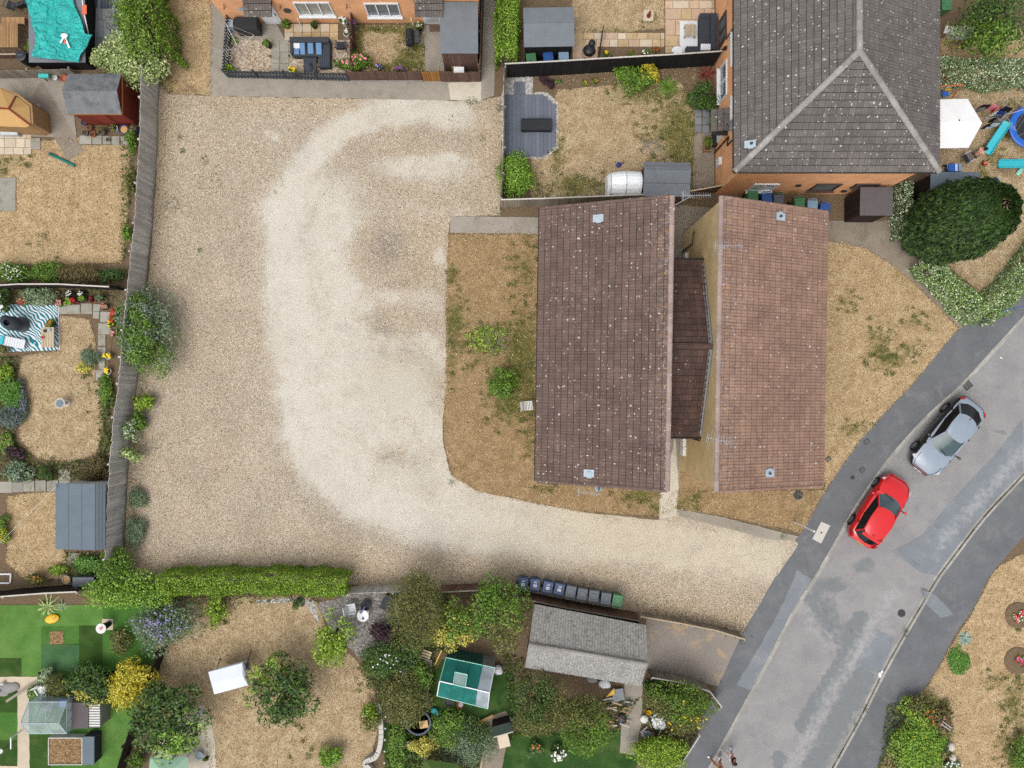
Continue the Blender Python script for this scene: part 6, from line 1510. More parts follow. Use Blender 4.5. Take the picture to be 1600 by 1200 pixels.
sheet('chippings', [(400,937),(455,934),(490,938),(500,975),(492,965),(478,945),(450,941),(400,943)], .0275, 'chips_white', wobble=.04)
sheet('chippings', [(78,986),(100,986),(100,1006),(78,1006)], .045, 'chips_brown', wobble=.02); sheet('chippings', [(45,165),(62,162),(78,200),(60,210),(46,205)], .045, 'chips_white', wobble=.08)
sheet('flower_bed', [(832,118),(1085,104),(1118,104),(1118,170),(1085,168),(1060,125),(960,132),(832,146)], .027, 'soil', wobble=.06); sheet('flower_bed', [(942,74),(1038,70),(1038,88),(942,93)], .0265, 'soil', wobble=.03)
TF = [((-40,945),(65,945),(65,1028),(-40,1028),'turf_bright'),((65,945),(180,945),(180,980),(65,978),'turf_bright'),((65,978),(124,978),(124,1007),(65,1007),'turf_mid'),((124,977),(161,977),(161,1045),(124,1045),'turf_dark'),((161,945),(250,940),(240,1060),(161,1060),'turf_mid'),
      ((-40,1028),(34,1029),(34,1058),(-40,1058),'turf_dark'),((34,1028),(66,1028),(66,1057),(34,1057),'turf_bright'),((65,1007),(141,1006),(142,1050),(65,1050),'turf_blue'),((-40,1076),(28,1076),(28,1113),(-40,1113),'turf_dark'),((-40,1113),(28,1113),(28,1156),(-40,1156),'turf_mid'),((-40,1156),(28,1156),(28,1196),(-40,1196),'turf_dark'),
      ((47,1090),(155,1090),(155,1150),(47,1150),'turf_mid'),((47,1148),(80,1148),(80,1240),(47,1240),'turf_dark'),((80,1146),(160,1146),(160,1240),(80,1240),'turf_mid'),((155,1050),(245,1040),(208,1150),(190,1240),(155,1240),'turf_bright'),((-40,1196),(28,1197),(28,1240),(-40,1240),'slab_pale'),((60,1050),(160,1048),(160,1092),(60,1092),'turf_mid')]
for i, q in enumerate(TF): sheet('turf_roll', list(q[:-1]), .024+.0012*(i % 5), q[-1])
sheet('grass', [(672,1060),(690,1030),(800,1050),(812,1120),(760,1130),(700,1118),(672,1112)], .022, 'lush_grass', wobble=.08); sheet('grass', [(780,1145),(1000,1140),(990,1240),(770,1240)], .0225, 'lush_grass', wobble=.05); sheet('grass', [(600,1130),(660,1140),(660,1240),(600,1240)], .023, 'turf_dark', wobble=.1)

# ------------------------------------------------------------------ grey deck
deck = thing('garden_deck', 'grey blue decked platform with clipped corners on white stones', 'deck', P(827,196))
X0, X1 = 788, 868; n = 13
for i in range(n):
    xa, xb = X0+(X1-X0)*i/n, X0+(X1-X0)*(i+1)/n; cut = max(0, (xa+xb)/2-850)
    a, b = P(xa, 244-cut, .14), P(xb, 148+cut, .14); piece('board', 'wood_deck', deck, ((a.x+b.x)/2, (a.y+b.y)/2, .14), (b.x-a.x-.012, b.y-a.y, .03))
for y in (158,180,202,224,238): a, b = P(789,y,.08), P(858,y,.08); piece('joist', 'wood_dark', deck, (a+b)/2, ((b-a).length, .06, .08))
deck2 = thing('deck_walkway', 'narrow grey boarded walkway leading to the decked platform', 'deck', P(810,140))
for i in range(4): a, b = P(803+i*4.2,148,.11), P(807+i*4.2,128,.11); piece('board', 'wood_deck', deck2, ((a.x+b.x)/2,(a.y+b.y)/2,.07), (b.x-a.x-.01, b.y-a.y, .11))
c = P(838,196,.5); t = thing('sun_lounger', 'black covered curved lounger on the grey deck', 'lounger', (c.x, c.y, .155))
vs_, N1 = [], 9
for i in range(N1):
    f = i/(N1-1); x = -.85+1.7*f; y = .12*math.cos((f-.5)*3)-.06
    for dy, zz in ((-.33,.04),(-.33,.36),(-.25,.43+.06*abs(f-.5)),(.25,.43+.06*abs(f-.5)),(.33,.36),(.33,.04)): vs_.append((x, y+dy+.10*abs(2*f-1)**2, zz))
part('cover', MB().add(vs_, [(i*6+j, (i+1)*6+j, (i+1)*6+(j+1)%6, i*6+(j+1)%6) for i in range(N1-1) for j in range(6)]+[(0,1,2,3,4,5),tuple((N1-1)*6+j for j in range(5,-1,-1))]), 'cover_black', t, False, bevel=.02)
for x in (-.6,.6):
    for y in (-.2,.25): part('leg', MB().box((x,y,.02), (.05,.05,.04)), 'metal_pale', t, False)

# ------------------------------------------------------------------ slatted table, benches, chairs
def slat_table(label, px, py, w, d, h, n, mat, name='garden_table', rz=0.0, cat='table', legm=None, z=.04):
    c = P(px, py, h+z); t = thing(name, label, cat, (c.x, c.y, z), rz)
    for i in range(n): piece('slat', mat, t, base_mat(t) @ Vector((-w/2+w*(i+.5)/n, 0, h-.015)), (w/n-.015, d, .03), rz)
    for y in (-d*.38, d*.38): part('rail', MB().box((0,y,h-.06), (w*.96,.05,.06)), legm or mat, t, False)
    for x in (-w*.44,w*.44):
        for y in (-d*.42,d*.42): part('leg', MB().box((x,y,(h-.09)/2), (.07,.07,h-.09)), legm or mat, t, False)
    return t
slat_table('slatted wooden garden table on the brown patio', 3, 55, 1.75, 1.32, .74, 20, 'wood_tan')
slat_table('narrow slatted wooden bench above the wooden garden table', 20, 32, 1.3, .38, .45, 5, 'wood_tan', 'garden_bench', 0, 'bench')
def mesh_chair(label, px, py, rz, m='black_plastic', fm='metal_dark', name='garden_chair', z=.04):
    c = P(px, py, .5); t = thing(name, label, 'chair', (c.x, c.y, z), rz)
    part('seat', MB().box((0,0,.42), (.46,.46,.03)), m, t, False, bevel=.01); part('backrest', MB().box((0,.27,.70), (.44,.04,.52), rx=R(-14)), m, t, False, bevel=.01)
    for s_ in (-1,1):
        part('frame', MB().tube([(s_*.25,-.26,0),(s_*.25,-.24,.43),(s_*.25,.22,.43),(s_*.25,.34,.98)], .014, 6), fm, t, False); part('leg', MB().tube([(s_*.25,.26,0),(s_*.25,.12,.42)], .014, 6), fm, t, False); part('armrest', MB().box((s_*.26,0,.62), (.05,.42,.025)), fm, t, False)
    return t
mesh_chair('black mesh garden chair beside the slatted bench', 17, 8, R(160)); mesh_chair('black mesh garden chair next to the teal tarpaulin', 36, 6, R(200)); mesh_chair('dark blue grey chair beside the corner sofa', 533, 71, R(180), 'cushion_dark')
mesh_chair('white chair on the grey chippings by the round table', 549, 951, R(100), 'white_plastic', 'white_plastic'); mesh_chair('white plastic chair beside the greenhouse bush', 66, 1078, R(30), 'white_plastic', 'white_plastic'); mesh_chair('folding chair under the seated person', 1513, 246, R(120), 'cloth_grey', 'metal_pale', z=.02)
t = thing('outdoor_rug', 'pale patterned rug beneath the white slatted table', 'rug', P(1077,58))
part('rug', MB().prism(PX([(1062,34),(1092,34),(1092,82),(1062,82)]), .068, .076), 'cushion_white', t)
slat_table('white slatted low table on the patterned rug', 1079, 47, .62, .66, .35, 7, 'wood_pale', z=.078)
def sofa(label, seats, cushions, mat, loc, name='corner_sofa', z=.07):
    t = thing(name, label, 'sofa', (*loc, z))
    for x0, y0, x1, y1, h in seats: part('seat' if h < .5 else 'backrest', MB().prism([P(x0,y0,.4)-t.location, P(x1,y0,.4)-t.location, P(x1,y1,.4)-t.location, P(x0,y1,.4)-t.location], .03, h), mat, t, False, bevel=.02)
    for x0, y0, x1, y1, m, zz, a in cushions:
        a_, b_ = P(x0,y1,.5), P(x1,y0,.5); q = (a_+b_)/2-t.location; part('cushion', MB().box((q.x,q.y,zz), (b_.x-a_.x, b_.y-a_.y, .13), rx=R(a)), m, t, False, bevel=.04)
    return t
c = P(485,80); so = sofa('dark rattan corner sofa with blue cushions on the pebbles', [(455,62,516,70,.72),(455,64,460,86,.62),(458,69,516,88,.38),(498,88,516,105,.38)], [(458,63,469,76,'cushion_white',.50,10),(459,76,468,85,'cushion_blue',.46,0),(469,66,477,85,'cushion_blue',.48,12),(481,66,490,84,'cushion_blue',.48,12),(494,67,503,85,'cushion_blue',.48,12)], 'rattan_dark', (c.x, c.y), z=.03)
for i in range(6): x = 499+i*2.8; a, b = P(x,104,.42), P(x+2.3,69 if i > 1 else 88,.42); piece('slat', 'wood_slate', so, ((a.x+b.x)/2,(a.y+b.y)/2,.425), (b.x-a.x-.01, b.y-a.y, .02))
slat_table('small slatted grey coffee table with black remote', 484, 101, .72, .78, .38, 7, 'wood_slate', z=.03)
solo('games_controller', MB().box((*P(486,103,.46).xy, .435), (.12,.34,.045), R(25)).ball((*P(486,103,.46).xy, .455), (.06,.12,.02)), 'black_plastic', 'black gadget lying on the grey coffee table', 'gadget', bevel=.012)
c = P(1105,52); sofa('charcoal corner sofa on the pink patio', [(1108,26,1118,82,.72),(1092,28,1109,72,.40),(1072,73,1094,83,.40),(1093,22,1112,29,.45)], [(1094,70,1110,80,'cushion_white',.52,0),(1110,40,1116,52,'cushion_dark',.7,0),(1110,56,1116,70,'cushion_dark',.7,0)], 'cushion_dark', (c.x, c.y))
t = thing('side_table', 'round white side table beside the charcoal sofa', 'table', (*P(1057,82,.4).xy, .07)); part('table_top', MB().lathe([(.01,.42),(.3,.42),(.3,.45),(.01,.45)], 24), 'white_plastic', t, False); part('leg', MB().lathe([(.2,0),(.2,.02),(.04,.05),(.04,.42)], 14), 'white_plastic', t, False)
# round table and stool base on chippings
t = thing('garden_table', 'round white table with dark items on the grey chippings', 'table', (*P(567,962,.7).xy, .03)); part('table_top', MB().lathe([(.01,.68),(.31,.68),(.33,.70),(.31,.72),(.01,.72)], 28), 'white_plastic', t, False); part('leg', MB().lathe([(.22,0),(.2,.03),(.035,.06),(.035,.68)], 14), 'white_plastic', t, False)
solo('folded_umbrella', MB().tube([(*P(563,958,.8).xy,.78),(*P(571,947,.8).xy,.80)], [.07,.03], 10).tube([(*P(566,965,.8).xy,.77),(*P(568,968,.8).xy,.77)], .05, 8), 'pot_blue', 'dark blue folded umbrella lying on the round white table', 'umbrella')
t = thing('garden_stool', 'round dark stool beside the round white table', 'stool', (*P(571,946,.4).xy, .03)); part('base', MB().lathe([(.01,0),(.28,0),(.28,.06),(.05,.1),(.05,.4),(.01,.4)], 24), 'pot_grey', t, False); part('stool_top', MB().lathe([(.01,.4),(.27,.4),(.27,.46),(.01,.46)], 24), 'cover_black', t, False)
box('storage_box', 'tilted dark storage box beside the weathered fence', 'box', 604, 943, .55, .78, .55, 'cushion_dark', R(-28), .03)
# swing seat with white canopy
c = P(357,1060,1.5); t = thing('swing_seat', 'garden swing seat with white canopy and striped cushion on the dry lawn', 'swing seat', (c.x, c.y, .025), R(15))
part('canopy', MB().add([(-.95,-.62,1.52),(.95,-.62,1.52),(.95,.62,1.52),(-.95,.62,1.52),(-.85,0,1.64),(.85,0,1.64),(-.97,-.64,1.40),(.97,-.64,1.40),(.97,.64,1.40),(-.97,.64,1.40)], [(0,1,5,4),(2,3,4,5),(1,2,5),(3,0,4),(6,7,1,0),(7,8,2,1),(8,9,3,2),(9,6,0,3)]), 'canvas_white', t, False)
for s_ in (-1,1): part('leg', MB().tube([(s_*.9,-.55,0),(s_*.9,0,1.5),(s_*.9,.75,0)], .025, 7), 'metal_dark', t, False); part('hanger', MB().tube([(s_*.8,0,1.48),(s_*.75,.1,.5)], .012, 5), 'metal_dark', t, False)
part('seat', MB().box((0,.1,.45), (1.5,.5,.1)), 'cushion_white', t, False, bevel=.03); part('backrest', MB().box((0,.42,.7), (1.5,.1,.5), rx=R(-15)), 'cushion_white', t, False, bevel=.03)
for i in range(5): part('cushion_stripe', MB().box((.62+i*.055,.1,.505), (.025,.48,.01)), 'cover_black', t, False)
# white wire lounger
c = P(540,1044,.3); t = thing('wire_lounger', 'pale wire lounge chair on the dry lawn', 'lounger', (c.x, c.y, .025), R(-55))
for s_ in (-.26,.26): part('frame', MB().tube([(-.7,s_,.35),(-.2,s_,.3),(.3,s_,.32),(.65,s_,.75)], .016, 6), 'wood_pale', t, False); part('leg', MB().tube([(-.55,s_,0),(-.35,s_,.3)], .014, 6).tube([(.35,s_,0),(.2,s_,.32)], .014, 6), 'wood_pale', t, False)
for i in range(9): x = -.65+i*.155; zz = .33 if x < .3 else .33+(x-.3)*1.2; part('slat', MB().bar((x,-.26,zz),(x,.26,zz),.02,.012), 'wood_pale', t, False)
# white slatted folding chair on the brown lawn
c = P(825,634,.5); t = thing('folding_chair', 'white slatted folding chair beside the dark brown roof', 'chair', (c.x, c.y, .025), R(95))
for i in range(6): part('slat', MB().box((0,-.22+i*.085,.43), (.5,.05,.02)), 'white_plastic', t, False); part('back_slat', MB().box((0,.28+i*.025,.52+i*.075), (.5,.02,.045)), 'white_plastic', t, False)
for s_ in (-.24,.24): part('leg', MB().bar((s_,-.28,0),(s_,.26,.5),.035).bar((s_,.3,0),(s_,-.2,.42),.035).bar((s_,.24,.45),(s_,.42,.95),.035), 'white_plastic', t, False)
# ------------------------------------------------------------------ patterned rug and terrace things
t = NT('rug_palm'); w = t.n("ShaderNodeTexWave"); w.wave_type = 'BANDS'; w.bands_direction = 'DIAGONAL'; w.inputs['Scale'].default_value = 2.6; w.inputs['Distortion'].default_value = 11; w.inputs['Detail'].default_value = 1.5; w.inputs['Detail Scale'].default_value = .55
t.l(t.pos(), w.inputs['Vector']); t.out(t.mix(t.mapr(w.outputs['Fac'], .42, .56), C(236,240,242), C(40,128,142)), .9, .1)
r_ = thing('outdoor_rug', 'white rug printed with teal palm leaves on the terrace', 'rug', P(40,512)); part('rug', MB().prism(PX([(-40,474),(90,477),(92,547),(-40,552)]), .03, .045), 'rug_palm', r_); part('hem', MB().bar(P(91,477,.04), P(93,547,.04), .05, .02), 'cushion_white', r_)
c = P(24,506,.6); t = thing('egg_chair', 'dark grey cushioned egg chair on the palm leaf rug', 'chair', (c.x, c.y, .05), R(-25))
part('base', MB().lathe([(.01,0),(.45,0),(.45,.03),(.01,.03)], 20), 'metal_dark', t, False); part('shell', MB().add(*(lambda n_, m_: ([(.46*math.cos(2*math.pi*k/n_)*math.sin(math.pi*(.25+.62*i/m_)), .40*math.sin(2*math.pi*k/n_)*math.sin(math.pi*(.25+.62*i/m_)), .75-.55*math.cos(math.pi*(.25+.62*i/m_))) for i in range(m_+1) for k in range(n_)], [(i*n_+k, i*n_+(k+1)%n_, (i+1)*n_+(k+1)%n_, (i+1)*n_+k) for i in range(m_) for k in range(n_)]))(14, 6)), 'rattan_dark', t, False, smooth=True)
part('cushion', MB().ball((.12,0,.62), (.42,.34,.16)), 'cushion_dark', t, False, smooth=True); part('backrest', MB().ball((-.34,.02,.85), (.34,.3,.2)), 'cushion_dark', t, False, smooth=True)
slat_table('white washed low table with candles on the palm leaf rug', 74, 527, .72, 1.12, .42, 5, 'wood_pale', z=.05)
for lb, x, y, m in (('red bowl on the white washed table',66,527,'red_plastic'),('black candle holder on the white washed table',70,517,'black_plastic'),('blue candle holder on the white washed table',76,516,'lead')): solo('candle_bowl', MB().lathe([(.03,0),(.085,.05),(.09,.08),(.07,.08),(.01,.04)], 14, P(x,y,.55).xy.to_3d()+Vector((0,0,.475))), m, lb, 'bowl')
c = P(22,535,.3); t = thing('sun_lounger', 'pale grey lounger with turquoise head pillow on the palm leaf rug', 'lounger', (c.x, c.y, .05), R(-12))
for i in range(9): piece('slat', 'cushion_white', t, base_mat(t) @ Vector((-.55+i*.14,0,.3)), (.125,.52,.03), t.rotation_euler.z)
part('pillow', MB().box((-.62,0,.35), (.2,.5,.09)), 'teal_plastic', t, False, bevel=.03)
for x in (-.55,.5):
    for y in (-.22,.22): part('leg', MB().box((x,y,.14), (.04,.04,.28)), 'metal_pale', t, False)
c = P(95,630,.6); t = thing('bird_bath', 'stone bird bath standing on the pale dry lawn', 'bird bath', (c.x, c.y, .02)); part('pedestal', MB().lathe([(.2,0),(.2,.06),(.11,.12),(.09,.45),(.15,.56)], 16), 'stone_pale', t, False); part('bowl', MB().lathe([(.1,.56),(.27,.62),(.29,.68),(.25,.68),(.2,.64),(.01,.63)], 20), 'stone_pale', t, False); part('water', MB().lathe([(.01,.645),(.22,.645),(.22,.65),(.01,.65)], 20), 'pane_dark', t, False)
# ---- top left yard
c = P(33,87,.95); t = thing('water_butt', 'black water butt beside the dark low fence', 'water butt', (c.x, c.y, .03)); part('barrel', MB().lathe([(.26,0),(.31,.35),(.31,.6),(.27,.92)], 20), 'black_plastic', t, False); part('lid', MB().lathe([(.29,.92),(.29,.96),(.2,.99),(.01,1.0)], 20), 'black_plastic', t, False); part('lid_handle', MB().box((0,0,1.01), (.3,.05,.03)), 'grey_plastic', t, False)
for lb, pts in (('brown doormat on the grey paving beside the tarpaulin',[(138,11),(151,11),(150,45),(138,43)]),): flat('doormat', lb, 'mat', pts, .02, 'wood_dark', .06)
for lb, x, y, n in (('dark slatted crate at the top of the grey paving',146,2,4),('dark slatted panel lying on the grey paving',168,4,4)):
    t = thing('slatted_panel', lb, 'panel', (*P(x,y).xy, .062))
    for i in range(n): piece('slat', 'wood_slate', t, P(x-8+i*4.6,y)+Vector((0,0,.08)), (.12, .75, .03))
    for q in (-.25,.25): piece('batten', 'wood_dark', t, P(x-1,y)+Vector((0,q,.055)), (.6,.05,.02))
t = thing('tent_pole', 'white pole with an orange flag standing beside the teal tarpaulin', 'pole', P(136,52,0)); part('pole', MB().tube([P(138,52,.9)-t.location, P(131,18,1.5)-t.location, P(127,-10,1.6)-t.location], .03, 7), 'white_plastic', t, False); part('flag', MB().box(P(132,15,1.55)-t.location, (.24,.5,.02)), 'orange_plastic', t, False); part('foot', MB().tube([(0,0,.04), P(138,52,.9)-t.location], .025, 6), 'white_plastic', t, False)
t = thing('toy_windmill', 'white plastic ornament lying on the teal tarpaulin', 'ornament', P(103,62,1.42)); part('stick', MB().bar((-.02,.1,.02),(.2,-.45,.02),.09,.05), 'white_plastic', t, False); part('head', MB().ball((-.06,.2,.04),(.2,.14,.06)).bar((-.1,.1,.03),(-.28,-.2,.03),.09,.04), 'white_plastic', t, False); part('label_patch', MB().box((-.02,-.12,.03),(.1,.22,.03)), 'orange_plastic', t, False)
t = thing('planter_trough', 'turquoise trough planter on the old grey fence line', 'planter', (*P(69,119,.6).xy, .03)); part('trough', MB().hexa([(-.24,-.09,.45),(.24,-.09,.45),(.24,.09,.45),(-.24,.09,.45)],[(-.28,-.11,.66),(.28,-.11,.66),(.28,.11,.66),(-.28,.11,.66)]), 'teal_box', t, False, bevel=.01); part('bracket', MB().box((-.2,0,.22),(.04,.05,.44)).box((.2,0,.22),(.04,.05,.44)), 'metal_dark', t, False)
c = P(14,203,.35); t = thing('cold_frame', 'small glazed cold frame below the tan playhouse', 'cold frame', (c.x, c.y, .06)); part('box', MB().box((0,0,.14),(.98,.6,.28)), 'wood_grey', t, False); part('lid_frame', MB().bar((-.5,-.3,.3),(.5,-.3,.3),.05).bar((-.5,.3,.36),(.5,.3,.36),.05).bar((-.5,-.3,.3),(-.5,.3,.36),.05).bar((.5,-.3,.3),(.5,.3,.36),.05), 'wood_grey', t, False); part('pane', MB().poly([(-.48,-.28,.31),(.48,-.28,.31),(.48,.28,.37),(-.48,.28,.37)]), 'pane_pale', t, False)
for i, (x, y) in enumerate(((53,172),(57,183),(53,190),(59,195),(63,188),(55,202))): solo('garden_stone', MB().ball((*P(x,y).xy,.1), (rnd.uniform(.14,.2),rnd.uniform(.12,.18),.1), 9, 6), 'stone_grey', 'rounded grey stone in the heap beside the tan playhouse', 'stone', 'stones beside the playhouse')
solo('timber_pole', MB().tube([P(77,240,.08), P(117,259,.08)], .085, 8), 'net_green', 'dark green painted pole lying on the dry lawn', 'pole')
box('water_tank', 'dark ribbed water tank beside the rounded bright hedge', 'tank', 130, 910, 1.15, .55, .6, 'grey_plastic', 0, .03)
t = thing('washing_line', 'thin pale washing line stretched over the lower dry lawn', 'line', P(88,762)); part('line', MB().tube([P(88,760,2.2)-t.location, P(40,808,2.05)-t.location, P(-30,878,2.2)-t.location], .012, 5), 'cap_pale', t, False); part('hook_post', MB().tube([(0,0,0), P(88,760,2.2)-t.location], .02, 6), 'metal_dark', t, False)
t = thing('window_frame', 'old white window frame lying at the edge of the lower lawn', 'frame', P(5,904)); part('frame', MB().bar(P(-14,897,.06)-t.location, P(18,897,.06)-t.location, .08,.05).bar(P(17,897,.06)-t.location, P(16,912,.06)-t.location, .08,.05).bar(P(-14,911,.06)-t.location, P(17,911,.06)-t.location, .08,.05), 'white_plastic', t, False)
# ---- turf garden
t = thing('toy_shell', 'yellow rounded plastic shell lying on the bright turf', 'toy', (*P(83,966).xy,.03), R(15)); part('shell', MB().ball((0,0,.06),(.42,.26,.09),16,8), 'yellow_plastic', t, False, smooth=True); part('grip', MB().ball((.12,.03,.145),(.04,.025,.02)).ball((.25,.05,.125),(.04,.025,.02)).bar((.1,-.08,.14),(.3,-.02,.12),.02), 'pot_black', t, False)
tp = pot('tall dark planter with white rim and pink flowers on a square slab', 158, 982, .22, .8, 'pot_black', 'compost', None, None, z=.065); c = P(158,982,.9)
part('rim', MB().lathe([(.2,.78),(.28,.78),(.28,.83),(.2,.83)], 20), 'pot_white', tp, False); part('petals', MB().ball((0,0,.83),(.1,.08,.05)).ball((.06,.06,.83),(.07,.07,.04)), 'petal_pink', tp, False)
gx0, gx1, gyN, gyR, gyS, ze, zr = -26.2, -24.15, -17.24, -18.1, -18.95, 1.45, 2.1
t = thing('greenhouse', 'small glass greenhouse with pale frame on the turf garden', 'greenhouse', ((gx0+gx1)/2, gyR, .03))
bars = [((gx0,gyN,ze),(gx1,gyN,ze)),((gx0,gyR,zr),(gx1,gyR,zr)),((gx0,gyS,ze),(gx1,gyS,ze))]
for i in range(4):
    x = gx0+(gx1-gx0)*i/3; bars += [((x,gyN,ze),(x,gyR,zr)),((x,gyS,ze),(x,gyR,zr)),((x,gyN,.03),(x,gyN,ze)),((x,gyS,.03),(x,gyS,ze))]
for x in (gx0,gx1): bars += [((x,gyN,.05),(x,gyS,.05)),((x,gyN,ze),(x,gyS,ze)),((x,gyR+.3,.03),(x,gyR+.3,ze)),((x,gyR-.3,.03),(x,gyR-.3,ze))]
for a, b in bars: part('frame_bar', MB().bar(a, b, .032, .032), 'lead', t)
for i in range(3):
    x0, x1 = gx0+(gx1-gx0)*i/3+.02, gx0+(gx1-gx0)*(i+1)/3-.02
    for y, s_ in ((gyN,1),(gyS,-1)): part('pane', MB().poly([(x0,y,ze),(x1,y,ze),(x1,gyR,zr),(x0,gyR,zr)]), 'glass_clear', t); part('pane', MB().poly([(x0,y,.05),(x1,y,.05),(x1,y,ze),(x0,y,ze)]), 'glass_clear', t)
for x in (gx0,gx1): part('pane', MB().poly([(x,gyN,.05),(x,gyS,.05),(x,gyS,ze),(x,gyR,zr),(x,gyN,ze)]), 'glass_clear', t)
solo('seed_bench', MB().box((gx0+.6,gyN-.45,.7),(1.0,.5,.05)).box((gx0+.6,gyN-.45,.36),(.9,.4,.64)), 'cover_black', 'dark bench inside the glass greenhouse', 'bench'); solo('growing_tray', MB().box((gx0+1.45,gyN-.4,.7),(.5,.4,.1)).box((gx0+1.45,gyN-.4,.34),(.4,.3,.62)), 'royal_plastic', 'blue tray stand inside the glass greenhouse', 'tray')
c = P(131,1117,1.0); t = thing('garden_store', 'grey plastic store with dark lid and pale ribbed side on the turf', 'store', (c.x, c.y, .03)); part('body', MB().box((.12,0,.5),(1.55,1.35,1.0)), 'stone_grey', t, False, bevel=.02); part('lid', MB().box((-.15,0,1.03),(.92,1.42,.07)), 'felt_dark', t, False, bevel=.02); part('lid', MB().box((-.76,0,1.0),(.28,1.3,.05), ry=R(18)), 'lead_dark', t, False)
for i in range(9): part('rib', MB().box((.62,-.56+i*.14,1.012),(.6,.07,.03)), 'pot_white', t, False)
c = P(102,1174,.5); t = thing('raised_bed', 'wooden raised bed of dry soil beside a dark blue grey chest', 'raised bed', (c.x, c.y, .03)); part('board', MB().box((0,.74,.24),(1.9,.05,.48)), 'wood_grey', t, False); part('board', MB().box((0,-.74,.24),(1.9,.05,.48)), 'wood_grey', t, False); part('board', MB().box((-.93,0,.24),(.05,1.43,.48)), 'wood_grey', t, False); part('board', MB().box((.93,0,.24),(.05,1.43,.48)), 'wood_grey', t, False); part('soil', MB().box((0,0,.22),(1.8,1.42,.42)), 'chips_brown', t, False)
box('storage_chest', 'dark blue grey storage chest at the end of the raised bed', 'chest', 138, 1173, .62, 1.5, .75, 'cushion_dark', 0, .03, 'felt_blue')
solo('timber_plank', MB().bar(P(10,1096,.3), P(58,1064,.12), .14, .06), 'wood_grey_warm', 'long weathered plank propped across the turf path', 'plank')
for i, (x, y) in enumerate(((3,1070),(8,1066),(1,1078),(-4,1084))): t = thing('garden_ornament', 'small white stone ornament on the rubble by the turf path', 'ornament', (*P(x,y).xy,.04), group='white ornaments'); part('base', MB().lathe([(.1,0),(.1,.04),(.05,.08)], 12), 'stone_pale', t, False); part('head', MB().ball((0,0,.16),(.1,.1,.11)), 'pot_white', t, False)
solo('stone_heap', MB().ball((*P(14,1074).xy,.07),(.5,.3,.1)).ball((*P(24,1072).xy,.06),(.3,.25,.12)).ball((*P(6,1082).xy,.06),(.35,.2,.1)), 'stone_grey', 'low heap of grey rubble at the top of the turf path', 'rubble')
t = thing('garden_ornament', 'round white ornament on a dark stake in the turf', 'ornament', (*P(20,1160).xy,.03)); part('stake', MB().tube([(0,0,0),(0,0,.9)], .02, 6), 'metal_dark', t, False); part('head', MB().lathe([(.02,.86),(.12,.9),(.13,.94),(.02,.98)], 16), 'pot_white', t, False)
t = thing('garden_post', 'short white post beside the turf path', 'post', (*P(33,1142).xy,.03)); part('post', MB().box((0,0,.4),(.06,.06,.8)), 'white_plastic', t, False); part('arm', MB().box((0,-.3,.78),(.06,.6,.06)), 'white_plastic', t, False)
c = P(262,1205,1.6); t = thing('garden_canopy', 'pale green fabric canopy at the bottom of the cream patio', 'canopy', (c.x, c.y, .03)); part('fabric', MB().add([(-1.2,-.9,1.45),(1.2,-.9,1.45),(1.0,.7,1.45),(-1.0,.7,1.45),(0,-.1,1.9)], [(0,1,4),(1,2,4),(2,3,4),(3,0,4)]), 'canopy_mint', t, False)
for x, y in ((-1.15,-.85),(1.15,-.85),(.95,.65),(-.95,.65)): part('leg', MB().box((x,y,.72),(.04,.04,1.44)), 'metal_pale', t, False)
# curved white wall
t = thing('garden_wall', 'low curved white rendered wall at the edge of the dry lawn', 'wall', P(590,1140)); pts = smooth_line([(592,1096),(596,1118),(597,1150),(590,1176),(575,1184),(572,1190),(580,1197),(582,1215)], 4)
for a, b in zip(pts[:-1], pts[1:]): a, b = P(*a), P(*b); part('wall_section', MB().bar(a+Vector((0,0,.2)), b+(b-a)*.12+Vector((0,0,.2)), .26, .4), 'cover_concrete', t)
for i in range(6): part('lamp', MB().ball(P(603-i*.5,1102+i*18,.46), .05), 'white_plastic', t)
# ---- teal greenhouse
G = [P(697,1027,1.5),P(773,1043,1.5),P(687,1064,2.25),P(765,1082,2.25),P(683,1087,1.5),P(762,1107,1.5)]
t = thing('greenhouse', 'greenhouse covered in teal netting behind the yellowing tree', 'greenhouse', P(728,1068))
def lp(a, b, f): return a.lerp(b, f)
for i in range(4):
    f0, f1 = i/4, (i+1)/4; m = 'net_green' if i < 3 else 'poly_sheet'
    part('roof_pane', MB().poly([lp(G[0],G[1],f0),lp(G[2],G[3],f0),lp(G[2],G[3],f1),lp(G[0],G[1],f1)]), m, t); part('roof_pane', MB().poly([lp(G[2],G[3],f0),lp(G[4],G[5],f0),lp(G[4],G[5],f1),lp(G[2],G[3],f1)]), m, t)
    for a, b in ((0,1),(4,5)): p, q = lp(G[a],G[b],f0), lp(G[a],G[b],f1); part('wall_pane', MB().poly([p, q, q.xy.to_3d(), p.xy.to_3d()]), m, t)
for i in (0,1): part('gable', MB().poly([G[i],G[i+2],G[i+4],G[i+4].xy.to_3d(),G[i].xy.to_3d()]), 'net_green' if i == 0 else 'poly_sheet', t)
for a, b in ((0,1),(2,3),(4,5),(0,2),(2,4),(1,3),(3,5)): part('frame_bar', MB().bar(G[a]+Vector((0,0,.02)), G[b]+Vector((0,0,.02)), .035 if a != 2 else .05), 'mint_plastic' if a in (0,4) else 'white_upvc', t)
for f in (.25,.5,.75): part('frame_bar', MB().bar(lp(G[0],G[1],f)+Vector((0,0,.02)), lp(G[2],G[3],f)+Vector((0,0,.02)), .03).bar(lp(G[2],G[3],f)+Vector((0,0,.02)), lp(G[4],G[5],f)+Vector((0,0,.02)), .03), 'net_green', t)
